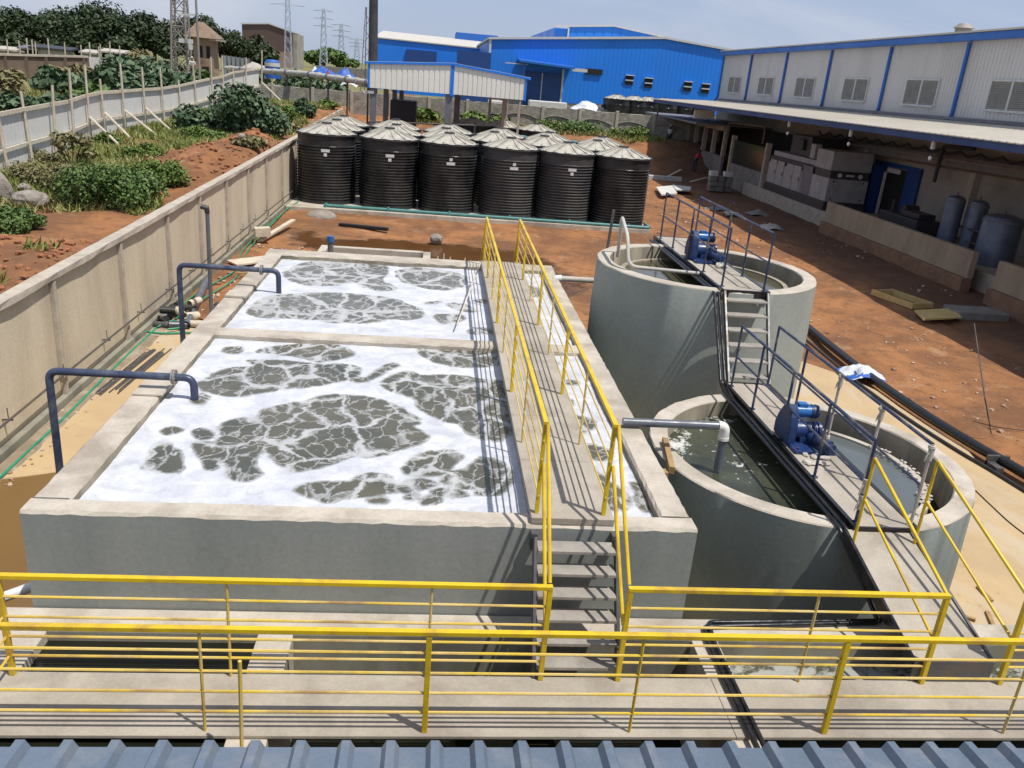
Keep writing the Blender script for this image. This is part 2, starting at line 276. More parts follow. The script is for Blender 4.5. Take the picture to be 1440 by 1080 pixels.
# ------------------------------------------------------------------ mesh helpers
class MB:
    def __init__(s): s.v = []; s.f = []; s.mi = []; s.cur = 0
    def add(s, vs, fs):
        o = len(s.v); s.v += [tuple(x) for x in vs]
        for f in fs: s.f.append(tuple(i+o for i in f)); s.mi.append(s.cur)
        return s
    def hexa(s, p):  # 8 points: bottom loop ccw then top loop
        return s.add(p, [(3, 2, 1, 0), (4, 5, 6, 7), (0, 1, 5, 4), (1, 2, 6, 5), (2, 3, 7, 6), (3, 0, 4, 7)])
    def box(s, x0, x1, y0, y1, z0, z1):
        if x0 > x1: x0, x1 = x1, x0
        if y0 > y1: y0, y1 = y1, y0
        if z0 > z1: z0, z1 = z1, z0
        return s.hexa([(x0, y0, z0), (x1, y0, z0), (x1, y1, z0), (x0, y1, z0), (x0, y0, z1), (x1, y0, z1), (x1, y1, z1), (x0, y1, z1)])
    def bar(s, p, q, w, h=None, up=(0, 0, 1)):  # rectangular bar from p to q, w sideways, h along up
        h = h or w; p = Vector(p); q = Vector(q); d = (q-p).normalized(); u = Vector(up)
        if abs(d.dot(u)) > .99: u = Vector((0, 1, 0))
        r = d.cross(u).normalized(); u = r.cross(d)
        a = [-r*w/2-u*h/2, r*w/2-u*h/2, r*w/2+u*h/2, -r*w/2+u*h/2]
        vs = [p+x for x in a]+[q+x for x in a]
        return s.add(vs, [(0, 1, 2, 3), (7, 6, 5, 4), (0, 4, 5, 1), (1, 5, 6, 2), (2, 6, 7, 3), (3, 7, 4, 0)])
    def tube(s, pts, r, n=8, r2=None, cap=True):
        pts = [Vector(p) for p in pts]; k = len(pts); vs = []; fs = []
        t0 = (pts[1]-pts[0]).normalized(); ref = Vector((0, 0, 1)) if abs(t0.z) < .9 else Vector((1, 0, 0))
        a = t0.cross(ref).normalized()
        for i, p in enumerate(pts):
            t = ((pts[min(i+1, k-1)]-p).normalized() + (p-pts[max(i-1, 0)]).normalized()).normalized()
            a = (a - t*a.dot(t)).normalized(); b = t.cross(a)
            rr = r if r2 is None else r+(r2-r)*i/(k-1)
            if 0 < i < k-1:
                c = max((pts[i+1]-p).normalized().dot(t), .5); rr = rr/ max(c, .75) if k < 6 else rr
            for j in range(n):
                th = 2*math.pi*j/n; vs.append(p+a*math.cos(th)*rr+b*math.sin(th)*rr)
        for i in range(k-1):
            for j in range(n): fs.append((i*n+j, i*n+(j+1) % n, (i+1)*n+(j+1) % n, (i+1)*n+j))
        if cap: fs += [tuple(range(n-1, -1, -1)), tuple((k-1)*n+j for j in range(n))]
        return s.add(vs, fs)
    def cyl(s, p, q, r, n=16, r2=None): return s.tube([p, q], r, n, r2)
    def lathe(s, c, prof, n=48, a0=0, a1=2*math.pi):
        full = abs(a1-a0-2*math.pi) < 1e-6; m_ = n if full else n+1; vs = []; fs = []
        for (r, z) in prof:
            for j in range(m_):
                t = a0+(a1-a0)*j/n; vs.append((c[0]+r*math.cos(t), c[1]+r*math.sin(t), c[2]+z))
        for i in range(len(prof)-1):
            for j in range(n):
                j2 = (j+1) % m_; fs.append((i*m_+j, i*m_+j2, (i+1)*m_+j2, (i+1)*m_+j))
        return s.add(vs, fs)
    def prism(s, poly, off):  # planar 3D polygon extruded by off
        n = len(poly); off = Vector(off); a = [Vector(p) for p in poly]; b = [p+off for p in a]
        return s.add(a+b, [tuple(range(n-1, -1, -1)), tuple(range(n, 2*n))]+[(i, (i+1) % n, n+(i+1) % n, n+i) for i in range(n)])
    def quad(s, *p): return s.add(p, [tuple(range(len(p)))])
    def blob(s, c, r, seed=0, n=2, amp=.25, flat=1.):
        bm = bmesh.new(); bmesh.ops.create_icosphere(bm, subdivisions=n, radius=1); rr = random.Random(seed)
        ph = [(Vector((rr.gauss(0, 1), rr.gauss(0, 1), rr.gauss(0, 1))).normalized(), rr.uniform(-1, 1)*.9, rr.uniform(.4, 1)) for _ in range(9)]
        vs = []
        for v in bm.verts:
            d = v.co.normalized(); k = 1.
            for nrm, off, w in ph:
                if d.dot(nrm) > off*.5+.35: k = min(k, 1-amp*w*(d.dot(nrm)-off*.5-.35)*1.6)
            k *= 1+rr.uniform(-1, 1)*amp*.12
            vs.append((c[0]+d.x*r[0]*k, c[1]+d.y*r[1]*k, c[2]+d.z*r[2]*k))
        fs = [tuple(v.index for v in f.verts) for f in bm.faces]; bm.free(); return s.add(vs, fs)
    def build(s, name, mats, parent=None, smooth=None, bevel=0, origin=None, fixn=True):
        if parent is not None: o3 = Vector(ROOT[parent.name])
        elif origin is not None: o3 = Vector(origin)
        else:
            a = np.array(s.v); o3 = Vector(((a[:, 0].min()+a[:, 0].max())/2, (a[:, 1].min()+a[:, 1].max())/2, a[:, 2].min()))
        me = bpy.data.meshes.new(name)
        me.from_pydata([(x-o3.x, y-o3.y, z-o3.z) for x, y, z in s.v], [], s.f)
        for mt in (mats if isinstance(mats, (list, tuple)) else [mats]): me.materials.append(MAT[mt] if isinstance(mt, str) else mt)
        me.polygons.foreach_set('material_index', s.mi)
        if fixn:
            bm = bmesh.new(); bm.from_mesh(me); bmesh.ops.recalc_face_normals(bm, faces=bm.faces[:]); bm.to_mesh(me); bm.free()
        if smooth:
            me.polygons.foreach_set('use_smooth', [True]*len(me.polygons)); me.set_sharp_from_angle(angle=math.radians(smooth))
        me.update()
        o = bpy.data.objects.new(name, me); COL.objects.link(o)
        if parent is not None: o.parent = parent
        else: o.location = o3
        ROOT[o.name] = tuple(o3)
        if bevel:
            md = o.modifiers.new('bevel', 'BEVEL'); md.width = bevel; md.segments = 2; md.limit_method = 'ANGLE'; md.angle_limit = math.radians(50)
        return o
ROOT = {}
def tag(o, label, cat, group=None):
    o['label'] = label; o['category'] = cat
    if group: o['group'] = group
    return o
def thing(name, label, cat, loc, group=None):
    o = bpy.data.objects.new(name, None); COL.objects.link(o); o.location = loc; o.empty_display_size = .2
    ROOT[o.name] = tuple(loc); return tag(o, label, cat, group)
def struct(o): o['kind'] = 'structure'; return o
def copy_tree(o, loc, label, par=None):
    c = o.copy(); COL.objects.link(c)
    if par is not None: c.parent = par
    else: c.location = loc; c['label'] = label
    for ch in o.children: copy_tree(ch, None, None, c)
    return c
def arc(p, q, r, k=5):
    """points rounding the corner p(prev), corner, next"""
    a, c, b = [Vector(x) for x in p]; d1 = (a-c).normalized()*r; d2 = (b-c).normalized()*r; out = []
    for i in range(k+1):
        t = i/k; out.append((c+d1)*(1-t)**2+c*2*t*(1-t)+(c+d2)*t*t)
    return out
def bent(pts, r, k=5):
    pts = [Vector(p) for p in pts]; out = [pts[0]]
    for i in range(1, len(pts)-1): out += arc((pts[i-1], pts[i], pts[i+1]), None, r, k)
    return out+[pts[-1]]
def npmesh(name, V, F, mat, parent=None, loc=(0, 0, 0), smooth=False):
    me = bpy.data.meshes.new(name); V = np.asarray(V, np.float32)-np.array(loc, np.float32); F = np.asarray(F, np.int32)
    me.vertices.add(len(V)); me.vertices.foreach_set('co', V.ravel())
    k = F.shape[1]; me.loops.add(F.size); me.loops.foreach_set('vertex_index', F.ravel())
    me.polygons.add(len(F)); me.polygons.foreach_set('loop_start', np.arange(0, F.size, k, dtype=np.int32))
    try: me.polygons.foreach_set('loop_total', np.full(len(F), k, np.int32))
    except Exception: pass
    if smooth: me.polygons.foreach_set('use_smooth', np.ones(len(F), bool))
    me.materials.append(MAT[mat]); me.update(calc_edges=True); me.validate()
    o = bpy.data.objects.new(name, me); COL.objects.link(o); o.location = (0, 0, 0) if parent is not None else loc
    if parent is not None: o.parent = parent
    return o
def sm(a, b, x): t = np.clip((x-a)/(b-a), 0, 1); return t*t*(3-2*t)
_g = rng.random((64, 64))
def vn(x, y, s):  # value noise, numpy
    x = np.asarray(x, float)*s+100.3; y = np.asarray(y, float)*s+57.7
    xi = np.floor(x).astype(int); yi = np.floor(y).astype(int); fx = x-xi; fy = y-yi; fx = fx*fx*(3-2*fx); fy = fy*fy*(3-2*fy)
    g = lambda a, b: _g[a % 64, b % 64]
    return (g(xi, yi)*(1-fx)+g(xi+1, yi)*fx)*(1-fy)+(g(xi, yi+1)*(1-fx)+g(xi+1, yi+1)*fx)*fy
def fbm(x, y, s, o=4): return sum(vn(x+i*7.1, y-i*3.3, s*2**i)*.5**i for i in range(o))/sum(.5**i for i in range(o))
# ================================================================== SETTING
def H(x, y):
    x = np.asarray(x, float); y = np.asarray(y, float)
    left = sm(-6.95, -7.35, x)
    zl = 1.22+1.75*np.clip((y-22)/42., 0, 1)+.25*(fbm(x, y, .22)-.5)*2*sm(-7, -9, x)+.12*(fbm(x, y, .9)-.5)
    for mx, my, rx, ry, h in [(-8.3, 33., 1.7, 4., .85), (-8.0, 39., 1.3, 3.2, .95), (-10.2, 36, 2.2, 3.5, .5), (-9.5, 57, 2.6, 4, .7), (-7.7, 24.5, .9, 2.6, .3), (-8.6, 19.5, 1.2, 1.6, .35), (-10.8, 21.5, 1.5, 1.2, .3), (-8.2, 16, 1., 2., .3), (-13.2, 29.5, 1.6, 2, .4), (-24, 57, 3, 4, .5)]:
        zl = zl+h*np.exp(-((x-mx)/rx)**2-((y-my)/ry)**2)*(.75+.5*fbm(x, y, 1.1))
    zl = zl+sm(-15, -24, x)*.1
    zr = .10*(fbm(x, y, .35)-.5)+.07*(fbm(x, y, 1.3)-.5)-.02
    zr = zr-.10*np.exp(-((x-.5)/4.5)**2-((y-31)/3.)**2)
    for k, xr in enumerate((12.6, 14.1, 15.2, 16.6)):
        xc = xr+.35*np.sin(y*.17+k)+.25*np.sin(y*.41+2*k); dd = (x-xc)/.20; zr = zr+(-.075*np.exp(-dd**2)+.035*np.exp(-(np.abs(dd)-1.9)**2*1.5))*sm(20, 24, y)*sm(58, 50, y)
    flat = sm(11.6, 10.8, x)*sm(22, 20.5, y)*(1-left); zr = zr*(1-flat)-.06*flat
    plat = sm(17.5, 19.6, x)*sm(24, 27, y); zr = zr+plat*(.12+.10*(fbm(x, y, .8)-.5))
    z = zr*(1-left)+zl*left
    edge = .8*(fbm(x, y, .45)-.5)*3
    bank = sm(61.5, 68.5, y+edge)
    z = z*(1-bank)+np.maximum(z, 2.45+.12*(fbm(x, y, .7)-.5))*bank
    return z
xs = np.concatenate([-1800*np.array([1, .6, .35, .2, .12, .08, .05, .035]), np.arange(-45, -32, 1.), np.arange(-32, 32, .28), np.arange(32, 50, 2.), [60, 80, 120, 200, 350, 600, 1000, 1800]])
ys = np.concatenate([[-400, -150, -60, -30, -15], np.arange(-8, 84, .3), np.arange(84, 130, 2.5), [140, 160, 200, 260, 350, 500, 800, 1300, 2500]])
X, Y = np.meshgrid(xs, ys); Z = H(X, Y); nx, ny = len(xs), len(ys)
I = np.arange(nx*ny).reshape(ny, nx)
ground = npmesh('ground', np.stack([X, Y, Z], -1).reshape(-1, 3), np.stack([I[:-1, :-1], I[:-1, 1:], I[1:, 1:], I[1:, :-1]], -1).reshape(-1, 4), 'ground', smooth=True)
struct(ground)
def grassmask(X, Y):
    g = sm(-7.0, -8.6, X)*(.62+.55*(fbm(X, Y, .16)-.5)*2)
    for mx, my, rx, ry in [(-8.3, 33., 2.0, 4.5), (-8.0, 39., 1.6, 3.6), (-9.5, 57, 2.8, 4.), (-7.6, 23.8, 1.3, 5.5), (-10.5, 24.5, 2.6, 2.2), (-24, 57, 3.2, 3.4), (-7.6, 17, 1.2, 6), (-12, 18.5, 2, 3)]:
        g = g-.95*np.exp(-(((X-mx)/rx)**2+((Y-my)/ry)**2)**1.5)
    g = g+sm(-17, -19, X)*.35
    b = sm(67.2, 69.2, Y)*.8*sm(-4, -2, X); g = np.where(X > -6.9, b*.9, g)
    g = g+sm(72, 80, Y)*.5
    return g
G = grassmask(X, Y)
wet = .85*np.exp(-(((X+.4)/4.4)**2+((Y-30.6)/2.6)**2)**2)+.5*np.exp(-((X+5.2)/1.6)**2-((Y-33)/3)**2)+.6*np.exp(-((X-4)/2.5)**2-((Y-27)/4)**2)
wet = wet+.22*np.exp(-((X-15)/3)**2-((Y-24)/6)**2)
dark = sm(15.5, 18.5, X)*sm(72, 66, Y)*sm(10, 20, Y)  # mask for the soil darkening that stands in for canopy shade
ca = ground.data.color_attributes.new('zone', 'FLOAT_COLOR', 'POINT')
ca.data.foreach_set('color', np.stack([G, wet, dark, np.ones_like(G)], -1).astype(np.float32).ravel())
# concrete floors: right apron, left strip
def sheet(name, poly, z, mat, wetf=None, res=.25):
    xs = [p[0] for p in poly]; ysx = [p[1] for p in poly]
    bm = bmesh.new(); f = bm.faces.new([bm.verts.new((x, y, z)) for x, y in poly])
    bm.normal_update()
    if bm.faces[:][0].normal.z < 0: f.normal_flip()
    me = bpy.data.meshes.new(name); bm.to_mesh(me); bm.free(); me.materials.append(MAT[mat])
    o = bpy.data.objects.new(name, me); COL.objects.link(o); return struct(o)
def gridsheet(name, x0, x1, y0, y1, z, mat, attr=None, fn=None, res=.1, zf=None):
    gx = np.linspace(x0, x1, max(2, int((x1-x0)/res))); gy = np.linspace(y0, y1, max(2, int((y1-y0)/res)))
    A, B = np.meshgrid(gx, gy); I = np.arange(A.size).reshape(A.shape)
    zz = np.full(A.shape, z) if zf is None else z+zf(A, B)
    o = npmesh(name, np.stack([A, B, zz], -1).reshape(-1, 3), np.stack([I[:-1, :-1], I[:-1, 1:], I[1:, 1:], I[1:, :-1]], -1).reshape(-1, 4), mat, smooth=True)
    if attr:
        at = o.data.attributes.new(attr, 'FLOAT', 'POINT'); at.data.foreach_set('value', fn(A, B).astype(np.float32).ravel())
    return struct(o)
def jag(pts, seed, amp=.12, step=.5):
    r = random.Random(seed); out = []
    for (x0, y0), (x1, y1) in zip(pts[:-1], pts[1:]):
        n = max(1, int(math.hypot(x1-x0, y1-y0)/step))
        for i in range(n): t = i/n; out.append((x0+(x1-x0)*t+r.uniform(-amp, amp), y0+(y1-y0)*t+r.uniform(-amp, amp)))
    return out+[pts[-1]]
sheet('pavement', [(2.8, 7.05)]+[(13., 7.05), (11.25, 10.5)]+jag([(11.0, 11.8), (10.75, 15.5), (10.6, 18.2), (9.5, 19.7), (7.4, 20.2), (7.0, 18.5)], 3)+[(2.8, 16.3)], .012, 'tan_floor')
gridsheet('pavement_strip', -6.62, -3.6, 5.0, 20.5, .012, 'tan_floor', 'wet', lambda a, b: sm(13.0, 12.0, b-.5*(a+5))*1.0+sm(-6.1, -6.5, a)*.1, .1)
gridsheet('dirt_strip', -6.62, -6.12, 5.0, 20.4, .022, 'dirt', res=.06, zf=lambda a, b: .02*fbm(a, b, 2.2)-.05*sm(-6.42, -6.16, a+.22*(fbm(b, a, 1.1)-.5)))
gridsheet('puddle', 2.9, 4.6, 16.4, 21.5, .02, 'w_still', res=.3)

# ================================================================== AERATION TANK
X0, X1, Y0, Y1 = -3.683, 2.753, 7.03, 18.935
XI0, XI1, YI0, YI1 = -3.33, 2.43, 7.29, 18.42
tank = thing('aeration_tank', 'large rectangular grey concrete aeration tank brimming with white foam', 'tank', ((X0+X1)/2, (Y0+Y1)/2, 0))
def rough_wall(x0, x1, y0, y1, z0, z1, seed, step=.11, amp=.016):
    """a wall as a closed box whose top edge wanders a little like hand-floated concrete"""
    b = MB(); r = random.Random(seed)
    alongx = (x1-x0) > (y1-y0); L = (x1-x0) if alongx else (y1-y0); n = max(2, int(L/step)); rows = []
    for i in range(n+1):
        t = i/n; e = lambda: (r.uniform(-amp, amp) if 0 < i < n else 0)
        if alongx:
            x = x0+(x1-x0)*t; c = [(x, y0, z0), (x, y0, z1-.03+e()*.6), (x, y0+.02+abs(e()), z1), (x, y1-.02-abs(e()), z1), (x, y1, z1-.03+e()*.6), (x, y1, z0)]
        else:
            y = y0+(y1-y0)*t; c = [(x0, y, z0), (x0, y, z1-.03+e()*.6), (x0+.02+abs(e()), y, z1), (x1-.02-abs(e()), y, z1), (x1, y, z1-.03+e()*.6), (x1, y, z0)]
        rows.append(c)
    vs = [p for c in rows for p in c]; fs = []; mi = []
    order = range(6)
    for i in range(n):
        for j in range(5):
            fs.append((i*6+j, i*6+j+1, (i+1)*6+j+1, (i+1)*6+j)); mi.append({0: 1, 1: 0, 2: 0, 3: 0, 4: 2}[j])
        fs.append((i*6+5, i*6, (i+1)*6, (i+1)*6+5)); mi.append(1)
    fs += [tuple(range(6)), tuple(n*6+j for j in range(5, -1, -1))]; mi += [1, 1]
    b.v = vs; b.f = fs; b.mi = mi; return b
rough_wall(X0, X1, Y0, YI0, .0, ZT, 1).build('front_wall', ['conc', 'grey_paint', 'conc_in'], tank)
rough_wall(X0, X1, YI1, Y1, .0, ZT, 2).build('back_wall', ['conc', 'conc_in', 'grey_paint'], tank)
rough_wall(X0, XI0, YI0, YI1, .0, ZT, 3).build('side_wall', ['conc', 'grey_paint', 'conc_in'], tank)
w_ = rough_wall(XI1, X1, YI0, YI1, .0, ZT, 4); w_.build('side_wall', ['conc', 'conc_in', 'green_paint'], tank)
rough_wall(XI0, XI1, 12.62, 12.95, .2, ZT-.015, 5).build('divider_wall', ['conc', 'conc', 'conc_in'], tank)
for (a0, a1, hh_) in ((14.62, 15.0, .05), (9.9, 10.5, .035)): bx = MB(); bx.box(-3.65, -3.28, a0, a1, ZT+.002, ZT+hh_); bx.build('pipe_pad', 'conc', tank, bevel=.01)
WZ = ZT-.11
def zz_(o, k, *P): return [[(o[0]+x/k, o[1]+y/k) for x, y in p] for p in P]
NEARP = zz_((100, 460), 3.6, [(765, 120), (800, 97), (860, 90), (845, 130), (800, 132)],
  [(760, 500), (820, 465), (900, 455), (950, 480), (925, 510), (975, 550), (970, 600), (930, 650), (890, 700), (940, 740), (940, 770), (870, 790), (780, 770), (830, 725), (770, 680), (735, 630), (750, 580), (775, 540)],
  [(620, 540), (650, 515), (700, 530), (705, 555), (640, 565)], [(620, 590), (690, 585), (700, 620), (740, 670), (730, 725), (690, 720), (660, 640)],
  [(365, 720), (400, 660), (450, 590), (500, 615), (550, 660), (555, 720), (520, 745), (450, 735)], [(455, 535), (500, 518), (548, 525), (540, 545), (500, 562)], [(610, 385), (650, 345), (690, 365), (660, 390)])
NEARP += [[(360, 493), (378, 487), (415, 484), (437, 482), (462, 485), (482, 489), (496, 495), (492, 501), (475, 506), (455, 509), (430, 505), (405, 498), (375, 496)],
  [(278, 539), (292, 531), (311, 521), (336, 516), (361, 517), (342, 506), (367, 508), (400, 507), (447, 513), (500, 517), (507, 522), (500, 532), (472, 540), (425, 546), (414, 543), (378, 549), (350, 556), (311, 557), (292, 552)],
  [(367, 579), (380, 572), (400, 567), (435, 562), (462, 557), (500, 557), (530, 561), (555, 571), (580, 585), (587, 596), (575, 601), (602, 612), (595, 621), (560, 632), (520, 645), (499, 639), (492, 642), (450, 654), (428, 659), (403, 661), (380, 643), (378, 624), (375, 604), (364, 596)]]
NEARP += zz_((400, 460), 4., [(395, 300), (440, 290), (455, 305), (410, 315)], [(470, 280), (540, 245), (550, 260), (480, 295)], [(565, 240), (620, 210), (625, 222), (580, 245)],
  [(740, 135), (780, 112), (900, 110), (1050, 118), (1200, 120), (1230, 205), (1150, 215), (1000, 228), (900, 215), (800, 185)],
  [(555, 310), (590, 280), (690, 250), (730, 262), (760, 275), (900, 270), (1060, 290), (1200, 300), (1260, 340), (1290, 600), (1190, 640), (1100, 620), (1010, 580), (1040, 540), (990, 545), (900, 535), (850, 500), (770, 460), (740, 400), (650, 370), (600, 355)],
  [(660, 800), (700, 750), (800, 700), (900, 688), (990, 700), (960, 750), (900, 800), (800, 820), (700, 820)],
  [(55, 925), (150, 885), (300, 875), (380, 880), (430, 850), (520, 835), (590, 840), (605, 940), (560, 950), (440, 960), (340, 960), (240, 970), (150, 965)],
  [(640, 890), (720, 850), (800, 845), (835, 875), (800, 895), (720, 930), (640, 940)],
  [(870, 860), (920, 820), (1000, 800), (1050, 830), (1030, 790), (1100, 725), (1200, 750), (1250, 800), (1285, 860), (1240, 920), (1160, 955), (1060, 945), (1100, 900), (1010, 915), (930, 895)],
  [(810, 945), (880, 910), (960, 930), (1020, 965), (900, 975)], [(700, 960), (740, 960), (720, 980), (680, 975)], [(770, 990), (810, 970), (860, 985), (840, 1000), (780, 1000)], [(500, 980), (560, 980), (570, 998), (500, 998)])
NEARP += zz_((740, 380), 3.085, [(170, 478), (230, 488), (222, 502), (180, 497)], [(145, 555), (190, 560), (200, 590), (160, 600)], [(170, 620), (220, 640), (290, 650), (295, 690), (240, 715), (200, 690)],
  [(225, 765), (300, 765), (360, 790), (370, 820), (300, 820), (240, 800)], [(260, 870), (320, 890), (340, 930), (440, 970), (450, 1030), (400, 1045), (330, 1040), (310, 980)], [(105, 398), (135, 400), (120, 410)], [(460, 920), (500, 960), (540, 1040), (500, 1040)])
FARP = zz_((320, 340), 3.6, [(270, 170), (330, 130), (420, 95), (540, 95), (640, 95), (730, 100), (810, 120), (800, 165), (760, 195), (860, 230), (830, 245), (700, 240), (640, 200), (560, 225), (450, 225), (350, 215)],
  [(850, 150), (880, 138), (960, 135), (1100, 145), (1200, 170), (1210, 220), (1150, 240), (1050, 245), (950, 225), (860, 190)], [(830, 110), (930, 118), (900, 130)],
  [(100, 360), (140, 310), (230, 280), (380, 260), (520, 262), (650, 270), (800, 280), (900, 310), (980, 345), (985, 385), (900, 395), (800, 390), (760, 410), (650, 415), (500, 400), (380, 385), (250, 385), (140, 380)],
  [(990, 310), (1090, 305), (1050, 318)], [(1110, 330), (1140, 312), (1190, 325), (1280, 360), (1200, 360)], [(1045, 365), (1160, 370), (1210, 385), (1160, 410), (1080, 410)], [(1200, 465), (1260, 435), (1370, 450), (1365, 470)], [(1235, 300), (1330, 295), (1320, 325)])
FARP += zz_((740, 380), 3.085, [(0, 60), (60, 80), (75, 110), (20, 120)])
def patches(polys):
    W_ = []
    for p in polys:  # outlines laid onto the water plane, corners rounded
        for _ in range(2): p = [q for (a, b), (c, d) in zip(p, p[1:]+p[:1]) for q in ((a*.75+c*.25, b*.75+d*.25), (a*.25+c*.75, b*.25+d*.75))]
        W_.append(np.array([uz(x, y, WZ)[:2] for x, y in p]))
    def f(A, B):
        wx = A+.05*(fbm(A, B, 1.8)-.5)*2; wy = B+.10*(fbm(B+9, A, 1.6)-.5)*2; out = np.full(A.shape, -1.)
        for P in W_:
            x0, y0 = P.min(0)-.8; x1, y1 = P.max(0)+.8; k = (wx > x0) & (wx < x1) & (wy > y0) & (wy < y1)
            X_ = wx[k]; Y_ = wy[k]; d = np.full(X_.shape, 9.); ins = np.zeros(X_.shape, bool)
            for (ax, ay), (bx_, by) in zip(P, np.roll(P, -1, 0)):
                ex, ey = bx_-ax, by-ay; t = np.clip(((X_-ax)*ex+(Y_-ay)*ey)/(ex*ex+ey*ey+1e-12), 0, 1); d = np.minimum(d, np.hypot(X_-ax-t*ex, Y_-ay-t*ey))
                ins ^= ((ay > Y_) != (by > Y_)) & (X_ < (bx_-ax)*(Y_-ay)/(by-ay+1e-12)+ax)
            out[k] = np.maximum(out[k], np.where(ins, d, -d))
        return np.clip(out*1.2+.085, -1, 1)
    return f
near = patches(NEARP); far = patches(FARP)
fz = lambda A, B: .05*(fbm(A, B, 1.5)-.4)+.02*(fbm(A, B, 6)-.5)
gridsheet('foaming_water', XI0+.004, XI1-.004, YI0+.004, 12.616, WZ, 'foam_near', 'patch', near, .04, fz)
gridsheet('foaming_water', XI0+.004, XI1-.004, 12.954, YI1-.004, WZ, 'foam_far', 'patch', far, .05, fz)

# ---- walkway over the tank
wk = thing('tank_walkway', 'pale concrete walkway slab crossing lengthwise over the foaming tank', 'walkway', (1.46, 12.9, ZT))
for i in range(9):
    b = MB(); a0 = 7.05+i*1.295; b.box(1.07, 1.90+.015*i*.6, a0, a0+1.288, ZT+.003, ZT+.075); b.build('slab_panel', 'conc_walk', wk, bevel=.006)
b = MB(); b.box(1.09, 1.17, YI0+.01, 12.61, ZT-.18, ZT+.001); b.box(1.78, 1.86, YI0+.01, 12.61, ZT-.18, ZT+.001)
b.box(1.09, 1.17, 12.96, YI1-.01, ZT-.18, ZT+.001); b.box(1.78, 1.86, 12.96, YI1-.01, ZT-.18, ZT+.001); b.build('support_beam', 'conc_in', wk)
ZS = ZT+.075
def railing(name, label, P, zb, h, thick, thin, mats=('yellow', 'yellow_thin'), nb=4, tw=.05, group=None, rail=.045, cat='railing', midr=.0122, ends=True, barfrac=None, rw=None):
    """P: plan points of the rail; thick/thin: (x,y) of posts"""
    base_ = P[0]; t = thing(name, label, cat, (base_[0], base_[1], zb if not callable(zb) else zb(*base_)), group)
    zf = zb if callable(zb) else (lambda x, y: zb)
    top = [Vector((x, y, zf(x, y)+h)) for x, y in P]
    b = MB()
    for p, q in zip(top[:-1], top[1:]):
        d = (q-p).normalized()*(rail/2); b.bar(p-d*.98, q+d*.98, rw or rail*1.15, rail*.9)
    b.build('top_rail', mats[0], t, bevel=.005)
    for k in range(nb):
        fr = (barfrac or [.2, .4, .6, .8])[k]; b = MB()
        pts = [Vector((x, y, zf(x, y)+h*fr)) for x, y in P]
        for p, q in zip(pts[:-1], pts[1:]): b.tube([p, q], midr, 6)
        b.build('mid_bar', mats[1], t, smooth=40)
    for x, y in thick:
        b = MB(); b.bar((x, y, zf(x, y)+.0), (x, y, zf(x, y)+h-rail*.45), tw, tw, (0, 1, 0)); b.build('post', mats[0], t, bevel=.004)
    for x, y in thin:
        b = MB(); b.tube([(x, y, zf(x, y)), (x, y, zf(x, y)+h-rail*.45)], .0135, 6); b.build('thin_post', mats[1], t, smooth=40)
    return t
YT = [7.15, 10.44, 13.7, 17.0]; YN = [8.8, 12.1, 15.3, 18.55]
railing('yellow_railing', 'left yellow railing along the walkway over the foaming tank', [(1.13, 7.12), (1.15, 18.62)], ZS, .985, [(1.13+.0017*(y-7), y) for y in YT]+[(1.15, 18.6)], [(1.13+.0017*(y-7), y) for y in YN[:3]], rail=.042, tw=.04, midr=.0098, group='railings along the tank walkway')
railing('yellow_railing', 'right yellow railing along the walkway over the foaming tank, nearer the round tanks', [(1.80, 7.12), (1.90, 18.62)], ZS, .985, [(1.80+.009*(y-7), y) for y in YT]+[(1.90, 18.6)], [(1.80+.009*(y-7), y) for y in YN[:3]], rail=.042, tw=.04, midr=.0098, group='railings along the tank walkway')
# stair down at the far end of the tank
st = thing('far_stair', 'small steel stair with yellow rails dropping off the far end of the tank walkway', 'stair', (1.5, 19.6, 0))
b = MB()
for x in (1.16, 1.9): b.bar((x, 18.96, ZT), (x, 20.4, .1), .03, .12)
b.build('stringer', 'dark_steel', st)
for i in range(7):
    b = MB(); y = 19.08+i*.19; z = ZT-.2-i*.28; b.box(1.17, 1.89, y, y+.2, z, z+.03); b.build('tread', 'tread', st)
for x in (1.15, 1.93):
    b = MB(); b.bar((x, 18.7, ZS+.96), (x, 20.5, 1.15), .04, .04)
    for k in (.2, .45, .7): b.tube([(x, 18.8, ZS+.96*k), (x, 20.45, 1.05*k+.1)], .009, 6)
    b.bar((x, 20.45, .1), (x, 20.45, 1.18), .035, .035); b.build('handrail', 'yellow', st)
b = MB(); b.tube([(.98, 16.9, ZS+.35), (.45, 13.6, ZT+.03)], .014, 6)
tag(b.build('bamboo_pole', 'wood_pale', smooth=40), 'thin bamboo pole leaning from the tank divider wall against the left yellow railing', 'pole')
